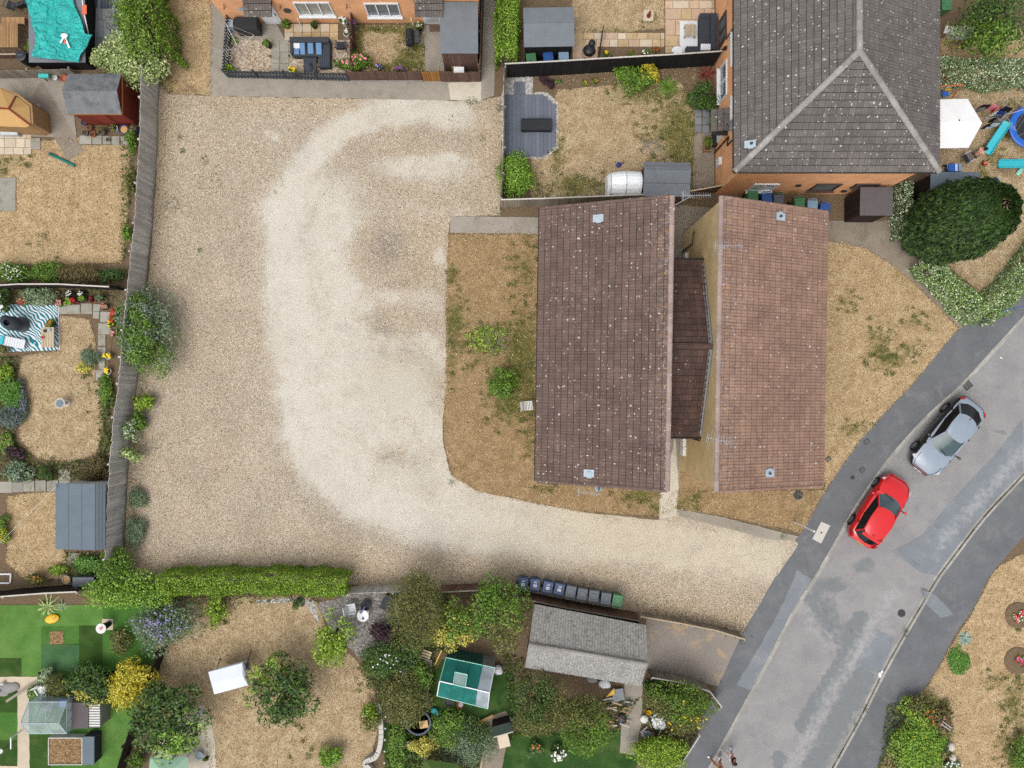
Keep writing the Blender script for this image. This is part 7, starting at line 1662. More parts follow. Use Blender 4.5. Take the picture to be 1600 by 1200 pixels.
v = [P(711,1050,2.05),P(730,1054,2.05),P(727,1074,2.3),P(708,1069,2.3)]; rv_ = part('roof_vent', MB().bar(v[0],v[1],.05).bar(v[1],v[2],.05).bar(v[2],v[3],.05).bar(v[3],v[0],.04), 'mint_plastic', t); part('vent_pane', MB().poly(v), 'glass_clear', rv_)
# ---- cluttered garden
c = P(654,1129,.5); t = thing('round_tub', 'large round grey tub holding cardboard and scraps', 'tub', (c.x, c.y, .03)); part('tub', MB().lathe([(.58,0),(.66,.48),(.70,.48),(.70,.52),(.62,.52),(.55,.2),(.01,.18)], 28), 'lead_dark', t, False); part('rim', MB().lathe([(.60,.50),(.66,.56),(.70,.52),(.66,.5)], 28), 'felt_blue', t, False)
box('cardboard_box', 'flattened cardboard box in the round grey tub', 'box', 662, 1132, .46, .4, .28, 'card', R(10), .26); solo('bark_scrap', MB().box((*P(650,1129,.5).xy,.42),(.5,.3,.1),.5).box((*P(646,1135,.5).xy,.46),(.2,.2,.12),.9), 'wood_dark', 'dark scraps piled in the round grey tub', 'scrap')
solo('plastic_bag', MB().ball((*P(679,1109).xy,.14),(.22,.18,.13),10,7).ball((*P(684,1113).xy,.1),(.16,.13,.1),10,7), 'teal_plastic', 'crumpled turquoise plastic bag on the grass', 'bag')
t = thing('old_barrel', 'rusty brown drum and stone disc below the teal greenhouse', 'drum', (*P(718,1101,.4).xy,.03)); part('drum', MB().box((0,0,.2),(.3,.42,.4)), 'wood_red', t, False, bevel=.03); part('disc', MB().lathe([(.01,.4),(.13,.4),(.13,.45),(.01,.45)], 14, (.08,.03,0)), 'stone_grey', t, False)
for lb, a, b, m, w in (('long tan plank lying beside the pale timber edging',(737,1134),(771,1118),'wood_tan',.16),('yellow strip of wood beside the tan plank',(746,1133),(754,1129),'yellow_plastic',.1),('yellow pole leaning at the corner of the teal greenhouse',(679,1040),(690,1016),'yellow_plastic',.06),('orange pole standing by the yellow green privet',(1050,1176),(1051,1154),'orange_plastic',.09)): solo('timber_plank', MB().bar(P(*a,.12), P(*b,.30), w, .05), m, lb, 'plank')
t = thing('sleeper_edging', 'old timber sleeper between shrubs and the teal greenhouse', 'sleeper', P(670,1070)); part('sleeper', MB().bar(P(673,1030,.12), P(668,1070,.12), .2,.22), 'wood_grey_warm', t); part('sleeper', MB().bar(P(668,1071,.12), P(666,1104,.12), .2,.22), 'wood_grey_warm', t)
t = thing('timber_edging', 'pale timber edging around the grey green shrub', 'edging', P(756,1140)); 
for a, b in (((706,1126),(762,1140)),((762,1140),(757,1170)),((757,1170),(750,1205))): part('edging_board', MB().bar(P(*a,.12), P(*b,.12), .1, .22), 'wood_pale', t)
t = thing('timber_pallet', 'broken pale pallet among the dark clutter', 'pallet', (*P(664,1025,.3).xy,.03), R(-20))
for i in range(5): piece('slat', 'wood_pale', t, base_mat(t) @ Vector((0,-.3+i*.15,.32)), (.62,.1,.03), t.rotation_euler.z)
for x in (-.25,.25): part('bearer', MB().box((x,0,.15),(.08,.7,.3)), 'wood_pale', t, False)
t = thing('wooden_crate', 'open reddish wooden crate beside the timber sleeper', 'crate', (*P(656,1050,.4).xy,.03)); 
for x, y, w_, d_ in ((0,.2,.48,.05),(0,-.2,.48,.05),(-.22,0,.05,.36),(.22,0,.05,.36)): part('side', MB().box((x,y,.2),(w_,d_,.4)), 'wood_red', t, False)
part('base', MB().box((0,0,.03),(.4,.36,.05)), 'wood_dark', t, False)
box('storage_box', 'black box in the dark clutter beside the crate', 'box', 641, 1040, .4, .5, .35, 'black_plastic', R(20), .03); solo('plastic_bag', MB().ball((*P(634,1052).xy,.15),(.2,.25,.14)), 'white_plastic', 'white plastic bag in the dark clutter', 'bag')
t = thing('compost_lid', 'dark green sloping lid on a low box beside the stone path', 'lid', (*P(784,1139,.8).xy,.03), R(16)); part('lid', MB().box((0,0,.8),(1.1,.62,.05), rx=R(12)), 'felt_green', t, False, bevel=.01); part('edge', MB().box((0,-.33,.73),(1.12,.05,.06)), 'cap_pale', t, False); part('box', MB().box((0,.05,.36),(.95,.5,.7)), 'wood_dark', t, False)
box('storage_box', 'tall beige cardboard coloured box beside the dark green lid', 'box', 787, 1158, .6, .7, .5, 'card', R(14), .03, 'slab_pale')
t = thing('garden_canopy', 'dark green fabric canopy at the bottom of the shrubs', 'canopy', (*P(690,1212,1.5).xy,.03)); part('fabric', MB().add([(-1.1,-.8,1.3),(1.1,-.8,1.3),(.9,.55,1.3),(-1.0,.8,1.3),(0,0,1.7)], [(0,1,4),(1,2,4),(2,3,4),(3,0,4)]), 'canopy_green', t, False)
for x, y in ((-1.05,-.75),(1.05,-.75),(.85,.5),(-.95,.75)): part('leg', MB().box((x,y,.65),(.04,.04,1.3)), 'white_plastic', t, False)
solo('garden_spade', MB().bar(P(640,1178,.06), P(646,1158,.06), .04).box((*P(640,1180).xy,.06),(.2,.26,.02)), 'metal_dark', 'dark spade lying on the grass by the white pots', 'spade')
for lb, x, y, sx, sy, h_, m in (('white bulky bag of rubbish beside the corrugated garage',945,1070,.34,.26,.3,'white_plastic'),('white plastic sheet heaped beside the concrete path',1029,1128,.4,.5,.2,'white_plastic'),('white round bucket lid beside the concrete path',1007,1125,.24,.24,.25,'pot_white'),('white bag among scraps at the path edge',962,1092,.25,.2,.18,'pot_white'),('grey bag of rubble under the garage eave',925,1062,.3,.22,.25,'stone_grey'),('white ball shaped cover at the corner of the teal greenhouse',778,1049,.26,.28,.5,'white_plastic'),('black rubbish sack on the path edge',972,1124,.25,.3,.25,'black_plastic')): solo('rubbish_bag', MB().ball((*P(x,y,h_).xy,h_*.5+.03),(sx,sy,h_*.5),10,7).ball((P(x,y,h_).x+sx*.5,P(x,y,h_).y-sy*.4,h_*.4+.03),(sx*.6,sy*.6,h_*.4),9,6), m, lb, 'bag', smooth=False)
flat('sheet_board', 'grey sheet board leaning among the garage rubbish', 'board', [(955,1074),(972,1072),(975,1090),(957,1092)], .05, 'lead_dark', .25); flat('sheet_board', 'yellow triangular sign board among the garage rubbish', 'board', [(945,1084),(958,1070),(959,1080)], .04, 'yellow_plastic', .4); flat('sheet_board', 'grey board lying beside the white sheet', 'board', [(1002,1138),(1022,1142),(1018,1152),(1000,1148)], .05, 'lead_dark', .15)
r3 = random.Random(5)
for i in range(16): x, y = r3.uniform(945,985), r3.uniform(1092,1135); a = r3.uniform(-.5,.3); solo('scrap_timber', MB().bar(P(x-8*math.cos(a),y+8*math.sin(a),.1+i*.012), P(x+8*math.cos(a),y-8*math.sin(a),.16+i*.012), .07,.04), r3.choice(('wood_pale','wood_grey','wood_brown','wood_tan')), 'short piece of scrap timber strewn beside the concrete path', 'scrap', 'scrap timber beside the garage path')
for i in range(7): x, y = r3.uniform(1003,1038), r3.uniform(1108,1150); a = r3.uniform(-1.2,1.2); solo('scrap_timber', MB().bar(P(x-6*math.cos(a),y+6*math.sin(a),.1+i*.012), P(x+6*math.cos(a),y-6*math.sin(a),.2+i*.012), .06,.05), r3.choice(('wood_pale','metal_pale','wood_grey','wood_red')), 'bits of scrap lying under the rounded olive tree', 'scrap', 'scrap under the olive tree')
solo('yellow_bucket', MB().lathe([(.1,.03),(.13,.3),(.14,.3),(.12,.28),(.01,.1)], 14, P(1012,1110).xy.to_3d()), 'yellow_plastic', 'small yellow bucket beside the white sheet', 'bucket')
# ---- front garden by the terrace
c = P(384,36,.9); t = thing('storage_chest', 'black plastic storage chest against the brick wall', 'chest', (c.x, c.y, .035)); part('body', MB().hexa([(-.62,-.3,0),(.6,-.3,0),(.6,.32,0),(-.62,.32,0)],[(-.66,-.33,.7),(.64,-.33,.7),(.64,.35,.7),(-.66,.35,.7)]), 'black_plastic', t, False, bevel=.02); part('lid', MB().hexa([(-.7,-.36,.7),(.68,-.36,.7),(.68,.36,.7),(-.7,.36,.7)],[(-.62,-.26,.84),(.6,-.26,.84),(.6,.33,.88),(-.62,.33,.88)]), 'cover_black', t, False, bevel=.02)
box('storage_box', 'pale grey box beside the black storage chest', 'box', 360, 36, .26, .42, .5, 'lead', 0, .035)
def airer(label, px, py, h, arm, a0, lines=4, garments=()):
    b_ = P(px, py); t = thing('rotary_airer', label, 'clothes airer', (b_.x, b_.y, .03)); part('pole', MB().tube([(0,0,0),(0,0,h)], .025, 8), 'metal_pale', t, False); tips = []
    for i in range(4): a = a0+i*math.pi/2; e = Vector((arm*math.cos(a), arm*math.sin(a), h+.1)); tips.append(e); part('arm', MB().tube([(0,0,h*.72), e], .014, 6), 'metal_pale', t, False)
    for q in range(lines): f = 1-q*.2; part('line', MB().tube([tips[i%4]*f+Vector((0,0,h*.72*(1-f))) for i in range(5)], .006, 4), 'cap_pale', t, False)
    return t, tips
airer('rotary clothes airer with pale lines in the pebbled front garden', 386, 92, 1.7, 1.15, .4)
c = P(640,58,.9); t = thing('barbecue', 'black barrel barbecue on the green front lawn', 'barbecue', (c.x, c.y, .025), R(92)); part('drum', MB().tube([(-.42,0,.82),(.42,0,.82)], .22, 16), 'cover_black', t, False); part('chimney', MB().tube([(-.3,.1,1.0),(-.3,.1,1.25)], .045, 8), 'metal_dark', t, False); part('shelf', MB().box((.1,-.36,.72),(.7,.26,.03)), 'metal_dark', t, False)
for x in (-.34,.34):
    for y in (-.2,.2): part('leg', MB().bar((x,y,0),(x*.9,y*.7,.7),.035), 'metal_dark', t, False)
part('wheel', MB().lathe([(.03,-.02),(.1,-.02),(.1,.02),(.03,.02)], 14).xf(Matrix.Translation((.36,.24,.1)) @ Matrix.Rotation(R(90),4,'X')), 'metal_pale', t, False)
flat('doormat', 'brown doormat before the pale door', 'mat', [(671,40),(687,40),(687,50),(671,50)], .02, 'wood_brown', .037)
solo('leaning_board', MB().box((*P(713,103,.7).xy,.6),(.55,.05,1.15), 0, R(-14)), 'wood_tan', 'tan board leaning against the narrow brown shed', 'board'); box('fridge', 'white appliance box behind the low dark brown fence', 'box', 717, 110, .55, .4, .75, 'white_plastic', 0, .03)
for lb, x, y in (('black solar lamp on the paved path',426,92),('black solar lamp by the corner sofa',455,92)): t = thing('garden_lamp', lb, 'lamp', (*P(x,y).xy,.05)); part('stake', MB().tube([(0,0,0),(0,0,.3)], .012, 6), 'metal_dark', t, False); part('lamp_head', MB().lathe([(.02,.28),(.06,.3),(.06,.34),(.01,.36)], 12), 'black_plastic', t, False)
# ---- middle gardens
t = thing('lattice_gate', 'small dark lattice gate across the pink slab path', 'gate', P(936,72)); a, b = P(940,54), P(934,92)
for f in (0,.2,.4,.6,.8,1): p = a.lerp(b, f)-t.location; part('upright', MB().bar(p+Vector((0,0,.05)), p+Vector((0,0,1.05)), .04,.03), 'wood_dark', t, False)
for z in (.15,.4,.65,.9): part('slat', MB().bar(a-t.location+Vector((0,0,z)), b-t.location+Vector((0,0,z)), .03,.04), 'wood_dark', t, False)
solo('rubbish_sack', MB().ball((*P(920,82).xy,.24),(.36,.34,.22),12,8).ball((*P(924,72).xy,.36),(.2,.2,.16),10,7), 'black_plastic', 'black rubbish sack beside the lattice gate', 'sack')
t = thing('garden_statue', 'small dark red figure ornament on a square slab', 'ornament', (*P(1013,26).xy,.065)); part('base', MB().lathe([(.12,0),(.12,.05),(.05,.1)], 12), 'wood_red', t, False); part('figure', MB().lathe([(.05,.1),(.09,.22),(.05,.38),(.07,.45),(.01,.55)], 12), 'wood_red', t, False)
for lb, x, y, fl in (('yellow flowers in the bed beside the lattice gate',948,83,('yel',10,.05)),('white flowers in the narrow bed below the slabs',1008,81,('white',10,.04)),('red and yellow flowers in the narrow bed below the slabs',1024,78,('redf',10,.04)),('small red leaved plant in the narrow bed below the slabs',985,83,('redf',4,.03)),('small yellow plant in the soil under the black fence',914,130,('yel',6,.03)),('orange flower clump in the soil under the black fence',929,126,('orange',8,.04)),('green sprig in the soil by the dark low shrub',872,127,None)): plant(lb, x, y, 5.5, 5, .35, 'green', 'plant', 'plant', L=.07, W=.045, flowers=fl)
c = P(1017,228); mb = MB(); r4 = random.Random(9)
for j in range(4):
    pts = [Vector((.6*math.cos(a*1.3+j)*r4.uniform(.3,1.2), .5*math.sin(a+j*1.7)*r4.uniform(.3,1.2), .05+r4.uniform(0,.18))) for a in np.linspace(0, 7, 16)]; mb.tube([c+Vector((*p,0)) for p in smooth_line([(q.x,q.y) for q in pts], 4)][:1] and [c+Vector((x,y,.05+.06*math.sin(i*.7+j))) for i, (x, y) in enumerate(smooth_line([(q.x,q.y) for q in pts], 4))], .012, 4)
solo('garden_hose', mb, 'stone_grey', 'tangled pale grey hose on the dry lawn', 'hose')
t = thing('watering_can', 'dark blue watering can beside the white plastic shelter', 'watering can', (*P(966,259).xy,.025), R(20)); part('body', MB().lathe([(.13,0),(.14,.22),(.06,.28)], 14), 'pot_blue', t, False); part('spout', MB().tube([(.1,0,.06),(.3,0,.28)], [.03,.02], 7), 'pot_blue', t, False); part('handle', MB().tube([(-.1,0,.22),(-.24,0,.2),(-.12,0,.05)], .015, 6), 'pot_blue', t, False)
t = thing('planter_trough', 'wooden trough of plants under the tiled porch', 'planter', (*P(1106,224,.4).xy,.035)); part('trough', MB().box((0,0,.18),(.42,.8,.36)), 'wood_tan', t, False); part('soil', MB().box((0,0,.365),(.36,.74,.02)), 'compost', t, False); p, nn, _ = crown_pts(260, .24, .42, .16, 7); p[:,2] += .45; link('foliage', leaf_mesh('foliage', p, nn, .08, .05, 'leaf_green', .6), t)
box('recycling_box', 'black box beside the wooden trough', 'box', 1117, 219, .35, .55, .4, 'black_plastic', 0, .035)
# ---- play garden
c = P(1494,191,2.3); t = thing('parasol', 'large white hexagonal parasol in the play garden', 'parasol', (c.x, c.y, .02)); rp = 1.50
ring = [Vector((rp*math.cos(i*math.pi/3+.02), rp*math.sin(i*math.pi/3+.02), 2.1)) for i in range(6)]
for i in range(6): part('canopy_panel', MB().add([ring[i], ring[(i+1)%6], ring[(i+1)%6]*.02+Vector((0,0,2.5)), ring[i]*.02+Vector((0,0,2.5)), ring[i]-Vector((0,0,.1)), ring[(i+1)%6]-Vector((0,0,.1))], [(0,1,2,3),(4,5,1,0)]), 'parasol_white', t, False)
part('pole', MB().tube([(0,0,0),(0,0,2.52)], .025, 8), 'metal_dark', t, False); part('finial', MB().ball((0,0,2.57), .04), 'metal_dark', t, False); part('base', MB().lathe([(.01,0),(.3,0),(.3,.05),(.05,.12),(.01,.12)], 18), 'stone_grey', t, False)
for i in range(6): part('rib', MB().bar((0,0,2.46), ring[i]-Vector((0,0,.03)), .02), 'metal_dark', t, False)
airer('rotary airer loaded with washing in the play garden', 1548, 192, 1.6, 1.1, .2, 2)
for i, (x, y, m, lb) in enumerate(((1538,167,'cloth_black','black'),(1552,168,'petal_pink','pink'),(1558,170,'cloth_red','red'),(1566,170,'pot_blue','navy'),(1572,171,'cloth_black','black'),(1562,178,'pot_blue','navy'),(1550,180,'cloth_white','white'),(1556,186,'cloth_black','black'),(1552,196,'lead','pale blue'),(1562,188,'cloth_grey','grey'),(1545,196,'cloth_black','black'),(1530,172,'cloth_grey','grey'))):
    c = P(x, y, 1.4); a = rnd.uniform(-.6,.6); mb = MB()
    vs_ = [(c.x+.22*s_*math.cos(a)+.04*math.sin(3*s_+q), c.y+.22*s_*math.sin(a)+.05*math.cos(4*q+s_), 1.62-.55*q) for q in (0,.5,1) for s_ in (-1,-.3,.4,1)]
    o = solo('garment', mb.add(vs_, [(4*r_+k, 4*r_+k+1, 4*r_+5+k, 4*r_+4+k) for r_ in range(2) for k in range(3)]), m, f'{lb} garment pegged on the washing airer', 'clothes', 'washing on the airer'); o.modifiers.new("thick", 'SOLIDIFY').thickness = .015
c = P(1610,198,.55); t = thing('trampoline', 'round blue trampoline in the play garden', 'trampoline', (c.x, c.y, .02)); part('pad', MB().lathe([(.86,.55),(.86,.58),(1.12,.60),(1.2,.56),(1.2,.52),(.9,.52)], 36), 'royal_plastic', t, False); part('jumping_mat', MB().lathe([(.01,.55),(.87,.55),(.87,.56),(.01,.56)], 36), 'cover_black', t, False)
for i in range(4): a = i*math.pi/2+.6; x, y = 1.12*math.cos(a), 1.12*math.sin(a); part('leg', MB().tube([(x,y,0),(x,y,.55)], .025, 6), 'metal_pale', t, False); part('net_pole', MB().tube([(x,y,.55),(x*1.05,y*1.05,1.9)], .018, 6), 'metal_pale', t, False)
def slide(label, a, b, za, zb, m, w=.36):
    p, q = P(*a, za), P(*b, zb); t = thing('play_slide', label, 'slide', (*((p+q)/2).xy, .02)); p, q = p-t.location, q-t.location; d = (q-p); s_ = Vector((-d.y, d.x, 0)).normalized()*w/2
    vs_ = []
    for f, drop in ((0,0),(.35,.03),(.75,.06),(1,0)):
        r_ = p.lerp(q, f)-Vector((0,0,drop)); vs_ += [r_+s_+Vector((0,0,.12)), r_+s_, r_-s_, r_-s_+Vector((0,0,.12))]
    o = part('chute', MB().add(vs_, [(4*i+j, 4*i+j+1, 4*i+5+j, 4*i+4+j) for i in range(3) for j in range(3)]), m, t, False); o.modifiers.new("thick", 'SOLIDIFY').thickness = .03
    for g_ in (-1,1): part('leg', MB().bar(p+s_*g_, p.xy.to_3d()+s_*g_*1.3-d.normalized()*.25, .05), m, t, False)
    for i in range(3): f = (i+1)/4; part('rung', MB().bar(p.xy.to_3d()+s_+Vector((0,0,p.z*f))-d.normalized()*.2*(1-f), p.xy.to_3d()-s_+Vector((0,0,p.z*f))-d.normalized()*.2*(1-f), .04), m, t, False)
slide('long turquoise slide running down to the dry lawn', (1574,190), (1541,240), 1.1, .15, 'teal_plastic', .42); slide('short turquoise slide over the bare earth', (1610,256), (1560,256), .7, .15, 'teal_plastic', .42)
solo('slide_end', MB().bar(P(1598,262,.12), P(1589,273,.12), .22, .1), 'mint_plastic', 'mint green curved piece beside the short slide', 'toy', bevel=.03)
t = thing('toddler_swing', 'orange framed swing with yellow and blue seat under the pale hedge', 'swing', P(1490,142))
fr = [P(1468,135,1.0),P(1505,132,1.0)]
part('top_bar', MB().tube([q-t.location for q in fr], .03, 7), 'orange_plastic', t, False)
for q in fr:
    for o in (-.35,.35): part('leg', MB().tube([q-t.location, q.xy.to_3d()-t.location+Vector((0,o,0))], .025, 6), 'orange_plastic', t, False)
part('seat', MB().box(P(1477,146,.5)-t.location, (.34,.34,.1)), 'royal_plastic', t, False, bevel=.03); part('backrest', MB().box(P(1479,141,.6)-t.location, (.34,.06,.3)), 'yellow_plastic', t, False, bevel=.02); part('hanger', MB().tube([P(1477,144,.55)-t.location, P(1480,134,1.0)-t.location], .012, 5), 'metal_pale', t, False)
t = thing('cool_box_trolley', 'blue and white striped trolley basket beside the brick house', 'trolley', (*P(1492,262,.5).xy,.02)); part('basket', MB().box((0,0,.35),(.7,.42,.35)), 'royal_plastic', t, False, bevel=.03); part('stripe', MB().box((.05,0,.53),(.12,.4,.02)), 'white_plastic', t, False); part('stripe', MB().box((.26,0,.53),(.16,.4,.02)), 'paleblue_plastic', t, False); part('handle', MB().tube([(-.35,-.15,.5),(-.6,-.15,.8),(-.6,.15,.8),(-.35,.15,.5)], .015, 6), 'metal_pale', t, False)
for x, y in ((-.35,-.22),(-.35,.22),(.3,-.22),(.3,.22)): part('wheel', MB().lathe([(.03,-.025),(.12,-.025),(.12,.025),(.03,.025)], 14).xf(Matrix.Translation((x,y,.12)) @ Matrix.Rotation(R(90),4,'X')), 'tyre', t, False)
solo('play_ball', MB().ball((*P(1540,131,.12).xy,.13), .11, 14, 9), 'turf_bright', 'small bright green ball under the pale hedge', 'ball', smooth=True)
solo('toy_bucket', MB().lathe([(.11,.03),(.14,.26),(.16,.26),(.13,.24),(.01,.08)], 16, P(1552,284).xy.to_3d()), 'royal_plastic', 'small blue toy bucket near the cypress tip', 'bucket'); 
solo('toy_bucket', MB().box((*P(1480,300,.3).xy,.16),(.3,.3,.28)), 'royal_plastic', 'blue toy crate against the brick house corner', 'crate', bevel=.03)
t = thing('lean_to_roof', 'white plastic lean to roof beside the dark tree', 'shelter', P(1492,55)); part('roof_panel', MB().hexa([P(1474,52,1.1),P(1512,56,1.1),P(1508,44,1.3),P(1478,40,1.3)], [P(1474,52,1.14),P(1512,56,1.14),P(1508,44,1.34),P(1478,40,1.34)]), 'pot_white', t); part('wall', MB().prism([P(1476,61,0),P(1510,63,0),P(1509,58,0),P(1476,56,0)], .03, 1.08), 'white_plastic', t)
bin_('green bin behind the hipped house beside the dark tree', 1480, 6, 'green_plastic', 0)
# washing line blue cable across the pavement
t = thing('overhead_cable', 'thin blue overhead cable above the pavement by the variegated hedge', 'cable', P(1566,485)); part('cable', MB().tube([P(1566,485,1.2)-t.location, P(1600,478,2.2)-t.location, P(1700,455,4.5)-t.location], .015, 5), 'royal_plastic', t, False); part('anchor_post', MB().tube([(0,0,0), P(1566,485,1.2)-t.location], .03, 6), 'metal_dark', t, False)
# ---- street furniture
flat('cover_slab', 'pale concrete inspection cover set in the pavement', 'cover', [(1283,815),(1297,821),(1283,849),(1269,842)], .012, 'cover_concrete', .012)
solo('lifting_eye', MB().lathe([(.01,.024),(.05,.024),(.05,.03),(.01,.03)], 12, P(1283,832).xy.to_3d()), 'iron_dark', 'small dark lifting eye in the pale concrete cover', 'fitting')
t = thing('marker_post', 'slim white post at the edge of the pavement by the driveway', 'post', (*P(1241,815).xy,.01)); part('post', MB().tube([(0,0,0),(0,0,2.6)], .04, 8), 'white_plastic', t, False); part('cap', MB().lathe([(.055,2.58),(.055,2.64),(.01,2.66)], 10), 'white_plastic', t, False); part('bracket', MB().box((0,0,2.3),(.14,.06,.1)), 'metal_pale', t, False)
def cover(label, px, py, r, m, z, name='manhole_cover'):
    t = thing(name, label, 'manhole', (*P(px,py).xy, z)); part('cover', MB().lathe([(.01,0),(r*.86,0),(r*.86,.008),(.01,.008)], 24), m, t, False); part('frame', MB().lathe([(r*.88,0),(r,0),(r,.010),(r*.88,.010)], 24), 'iron_dark', t, False)
cover('round rusty manhole cover in the brown lawn below the red roof', 1247, 773, .27, 'iron', .024); cover('round manhole cover in the carriageway', 1410, 959, .22, 'tarmac_road', -.089); cover('small round grey cover in the pavement beside the red car', 1332, 746, .12, 'cover_concrete', .012)
t = thing('drain_grate', 'black slotted drain grate at the kerb ahead of the silver roofed car', 'drain', (*P(1513,602).xy,-.085), R(38)); part('frame', MB().bar((-.24,-.2,.005),(.24,-.2,.005),.04,.012).bar((-.24,.2,.005),(.24,.2,.005),.04,.012).bar((-.22,-.18,.005),(-.22,.18,.005),.04,.012).bar((.22,-.18,.005),(.22,.18,.005),.04,.012), 'iron_dark', t, False)
for i in range(6): part('bar', MB().box((-.16+i*.064,0,.004),(.035,.36,.01)), 'iron_dark', t, False)
for lb, x, y in (('small square cover plate in the dark pavement by the dry verge',1354,690),('small square cover plate in the pavement beside the red car',1347,734),('small dark stop tap lid on the dry verge',1294,717)): t = thing('cover_plate', lb, 'cover', (*P(x,y).xy,.022), R(38)); part('plate', MB().box((0,0,.004),(.26,.2,.008)), 'iron', t, False); part('rim', MB().box((0,0,.002),(.32,.26,.004)), 'iron_dark', t, False)
for lb, x, y, s_ in (('larger white boulder beside the green street bed',1484,1165,.24),('smaller white boulder beside the green street bed',1486,1182,.22)): solo('white_boulder', MB().ball((*P(x,y).xy,.14),(s_*.9,s_*1.1,.15),9,6), 'stone_pale', lb, 'boulder')
solo('paper_litter', MB().ball((*P(1376,1055).xy,-.05),(.12,.18,.05),8,5).ball((*P(1379,1050).xy,-.05),(.08,.1,.04),8,5), 'white_plastic', 'crumpled white litter in the gutter', 'litter')
solo('drinks_can', MB().tube([P(1562,558,-.06), P(1566,560,-.06)], .035, 8), 'white_plastic', 'small white can lying on the carriageway', 'litter')
for lb, x, y, r_ in (('round flower bed of red and white flowers higher on the verge lawn',1590,961,.74),('round flower bed of pink and purple flowers lower on the verge lawn',1590,1032,.78)):
    t = thing('flower_bed', lb, 'flower bed', (*P(x,y).xy,.02)); part('soil', MB().lathe([(r_,0),(r_*.97,.05),(r_*.6,.1),(.01,.11)], 28), 'soil', t, False); p, nn, _ = crown_pts(500, r_*.62, r_*.6, .14, 10); p[:,2] = np.abs(p[:,2])+.12; link('foliage', leaf_mesh('foliage', p, nn, .09, .05, 'leaf_green', .6), t)
    blossoms(t, p, 'redf', 40, .05, 'red_blossoms'); blossoms(t, p, 'white' if y < 1000 else 'violet', 30, .045, 'pale_blossoms'); blossoms(t, p, 'pink', 20, .045, 'pink_blossoms')
cone = thing('metal_chair_frame', 'folded grey metal chair frame in the street bed', 'chair', (*P(1470,1130,.5).xy,.03), R(-35)); part('frame', MB().tube([(-.3,0,.9),(.3,0,.95)], .025, 6).tube([(-.3,.15,.88),(.3,.15,.92)], .025, 6), 'metal_pale', cone, False); part('leg', MB().tube([(-.2,0,0),(-.2,0,.9)], .02, 6).tube([(.2,.1,0),(.2,.1,.92)], .02, 6), 'metal_pale', cone, False)
# ------------------------------------------------------------------ stones, tufts and weeds nobody could count
def sample_poly(pts, n):
    w = np.array([[P(*p).x, P(*p).y] for p in pts]); lo, hi = w.min(0), w.max(0); out = []
    while sum(len(o) for o in out) < n:
        q = npr.uniform(lo, hi, (n*2, 2)); x, y = q[:,0], q[:,1]; r = np.zeros(len(q), bool); j = len(w)-1
        for i in range(len(w)):
            c_ = ((w[i,1] > y) != (w[j,1] > y)) & (x < (w[j,0]-w[i,0])*(y-w[i,1])/(w[j,1]-w[i,1]+1e-12)+w[i,0]); r ^= c_; j = i
        out.append(q[r])
    return np.concatenate(out)[:n]
def stuff(name, me, label, cat): o = link(name, me); o["kind"] = 'stuff'; o["label"] = label; o["category"] = cat; return o
# loose pebbles
t = NT('pebble'); i = t.island()
cc = t.ramp(i, [(0, C(84,76,70)), (.2, C(156,136,114)), (.5, C(204,184,158)), (.75, C(228,211,187)), (.92, C(246,238,226)), (1, C(196,154,102))]); t.out(cc, .9, .15)
q = sample_poly(GR, 90000); px, py = 800+q[:,0]*F/H, 600-q[:,1]*F/H
keep = npr.random(len(q)) > np.clip(dust(px, py)*1.15+mud(px, py), 0, .97); q = q[keep]
n = len(q); s = npr.uniform(.013, .028, n)*npr.choice([1,1,1.5], n); rot = npr.random(n)*6.28
oc = np.array([[1,0,0],[0,.8,0],[-1,0,0],[0,-.8,0],[0,0,.75],[0,0,-.4]]); fc = np.array([[0,1,4],[1,2,4],[2,3,4],[3,0,4]])
v = oc[None]*s[:,None,None]; cr, sr = np.cos(rot), np.sin(rot); v = np.stack([v[:,:,0]*cr[:,None]-v[:,:,1]*sr[:,None], v[:,:,0]*sr[:,None]+v[:,:,1]*cr[:,None], v[:,:,2]], 2)
v[:,:,0] += q[:,:1]; v[:,:,1] += q[:,1:]; v[:,:,2] += .016
idx = (fc[None]+np.arange(n)[:,None,None]*6).ravel()
stuff('gravel', raw_mesh('gravel', v.reshape(-1,3), idx, 3, 'pebble'), 'loose tan and grey pebbles spread over the gravel court', 'gravel')
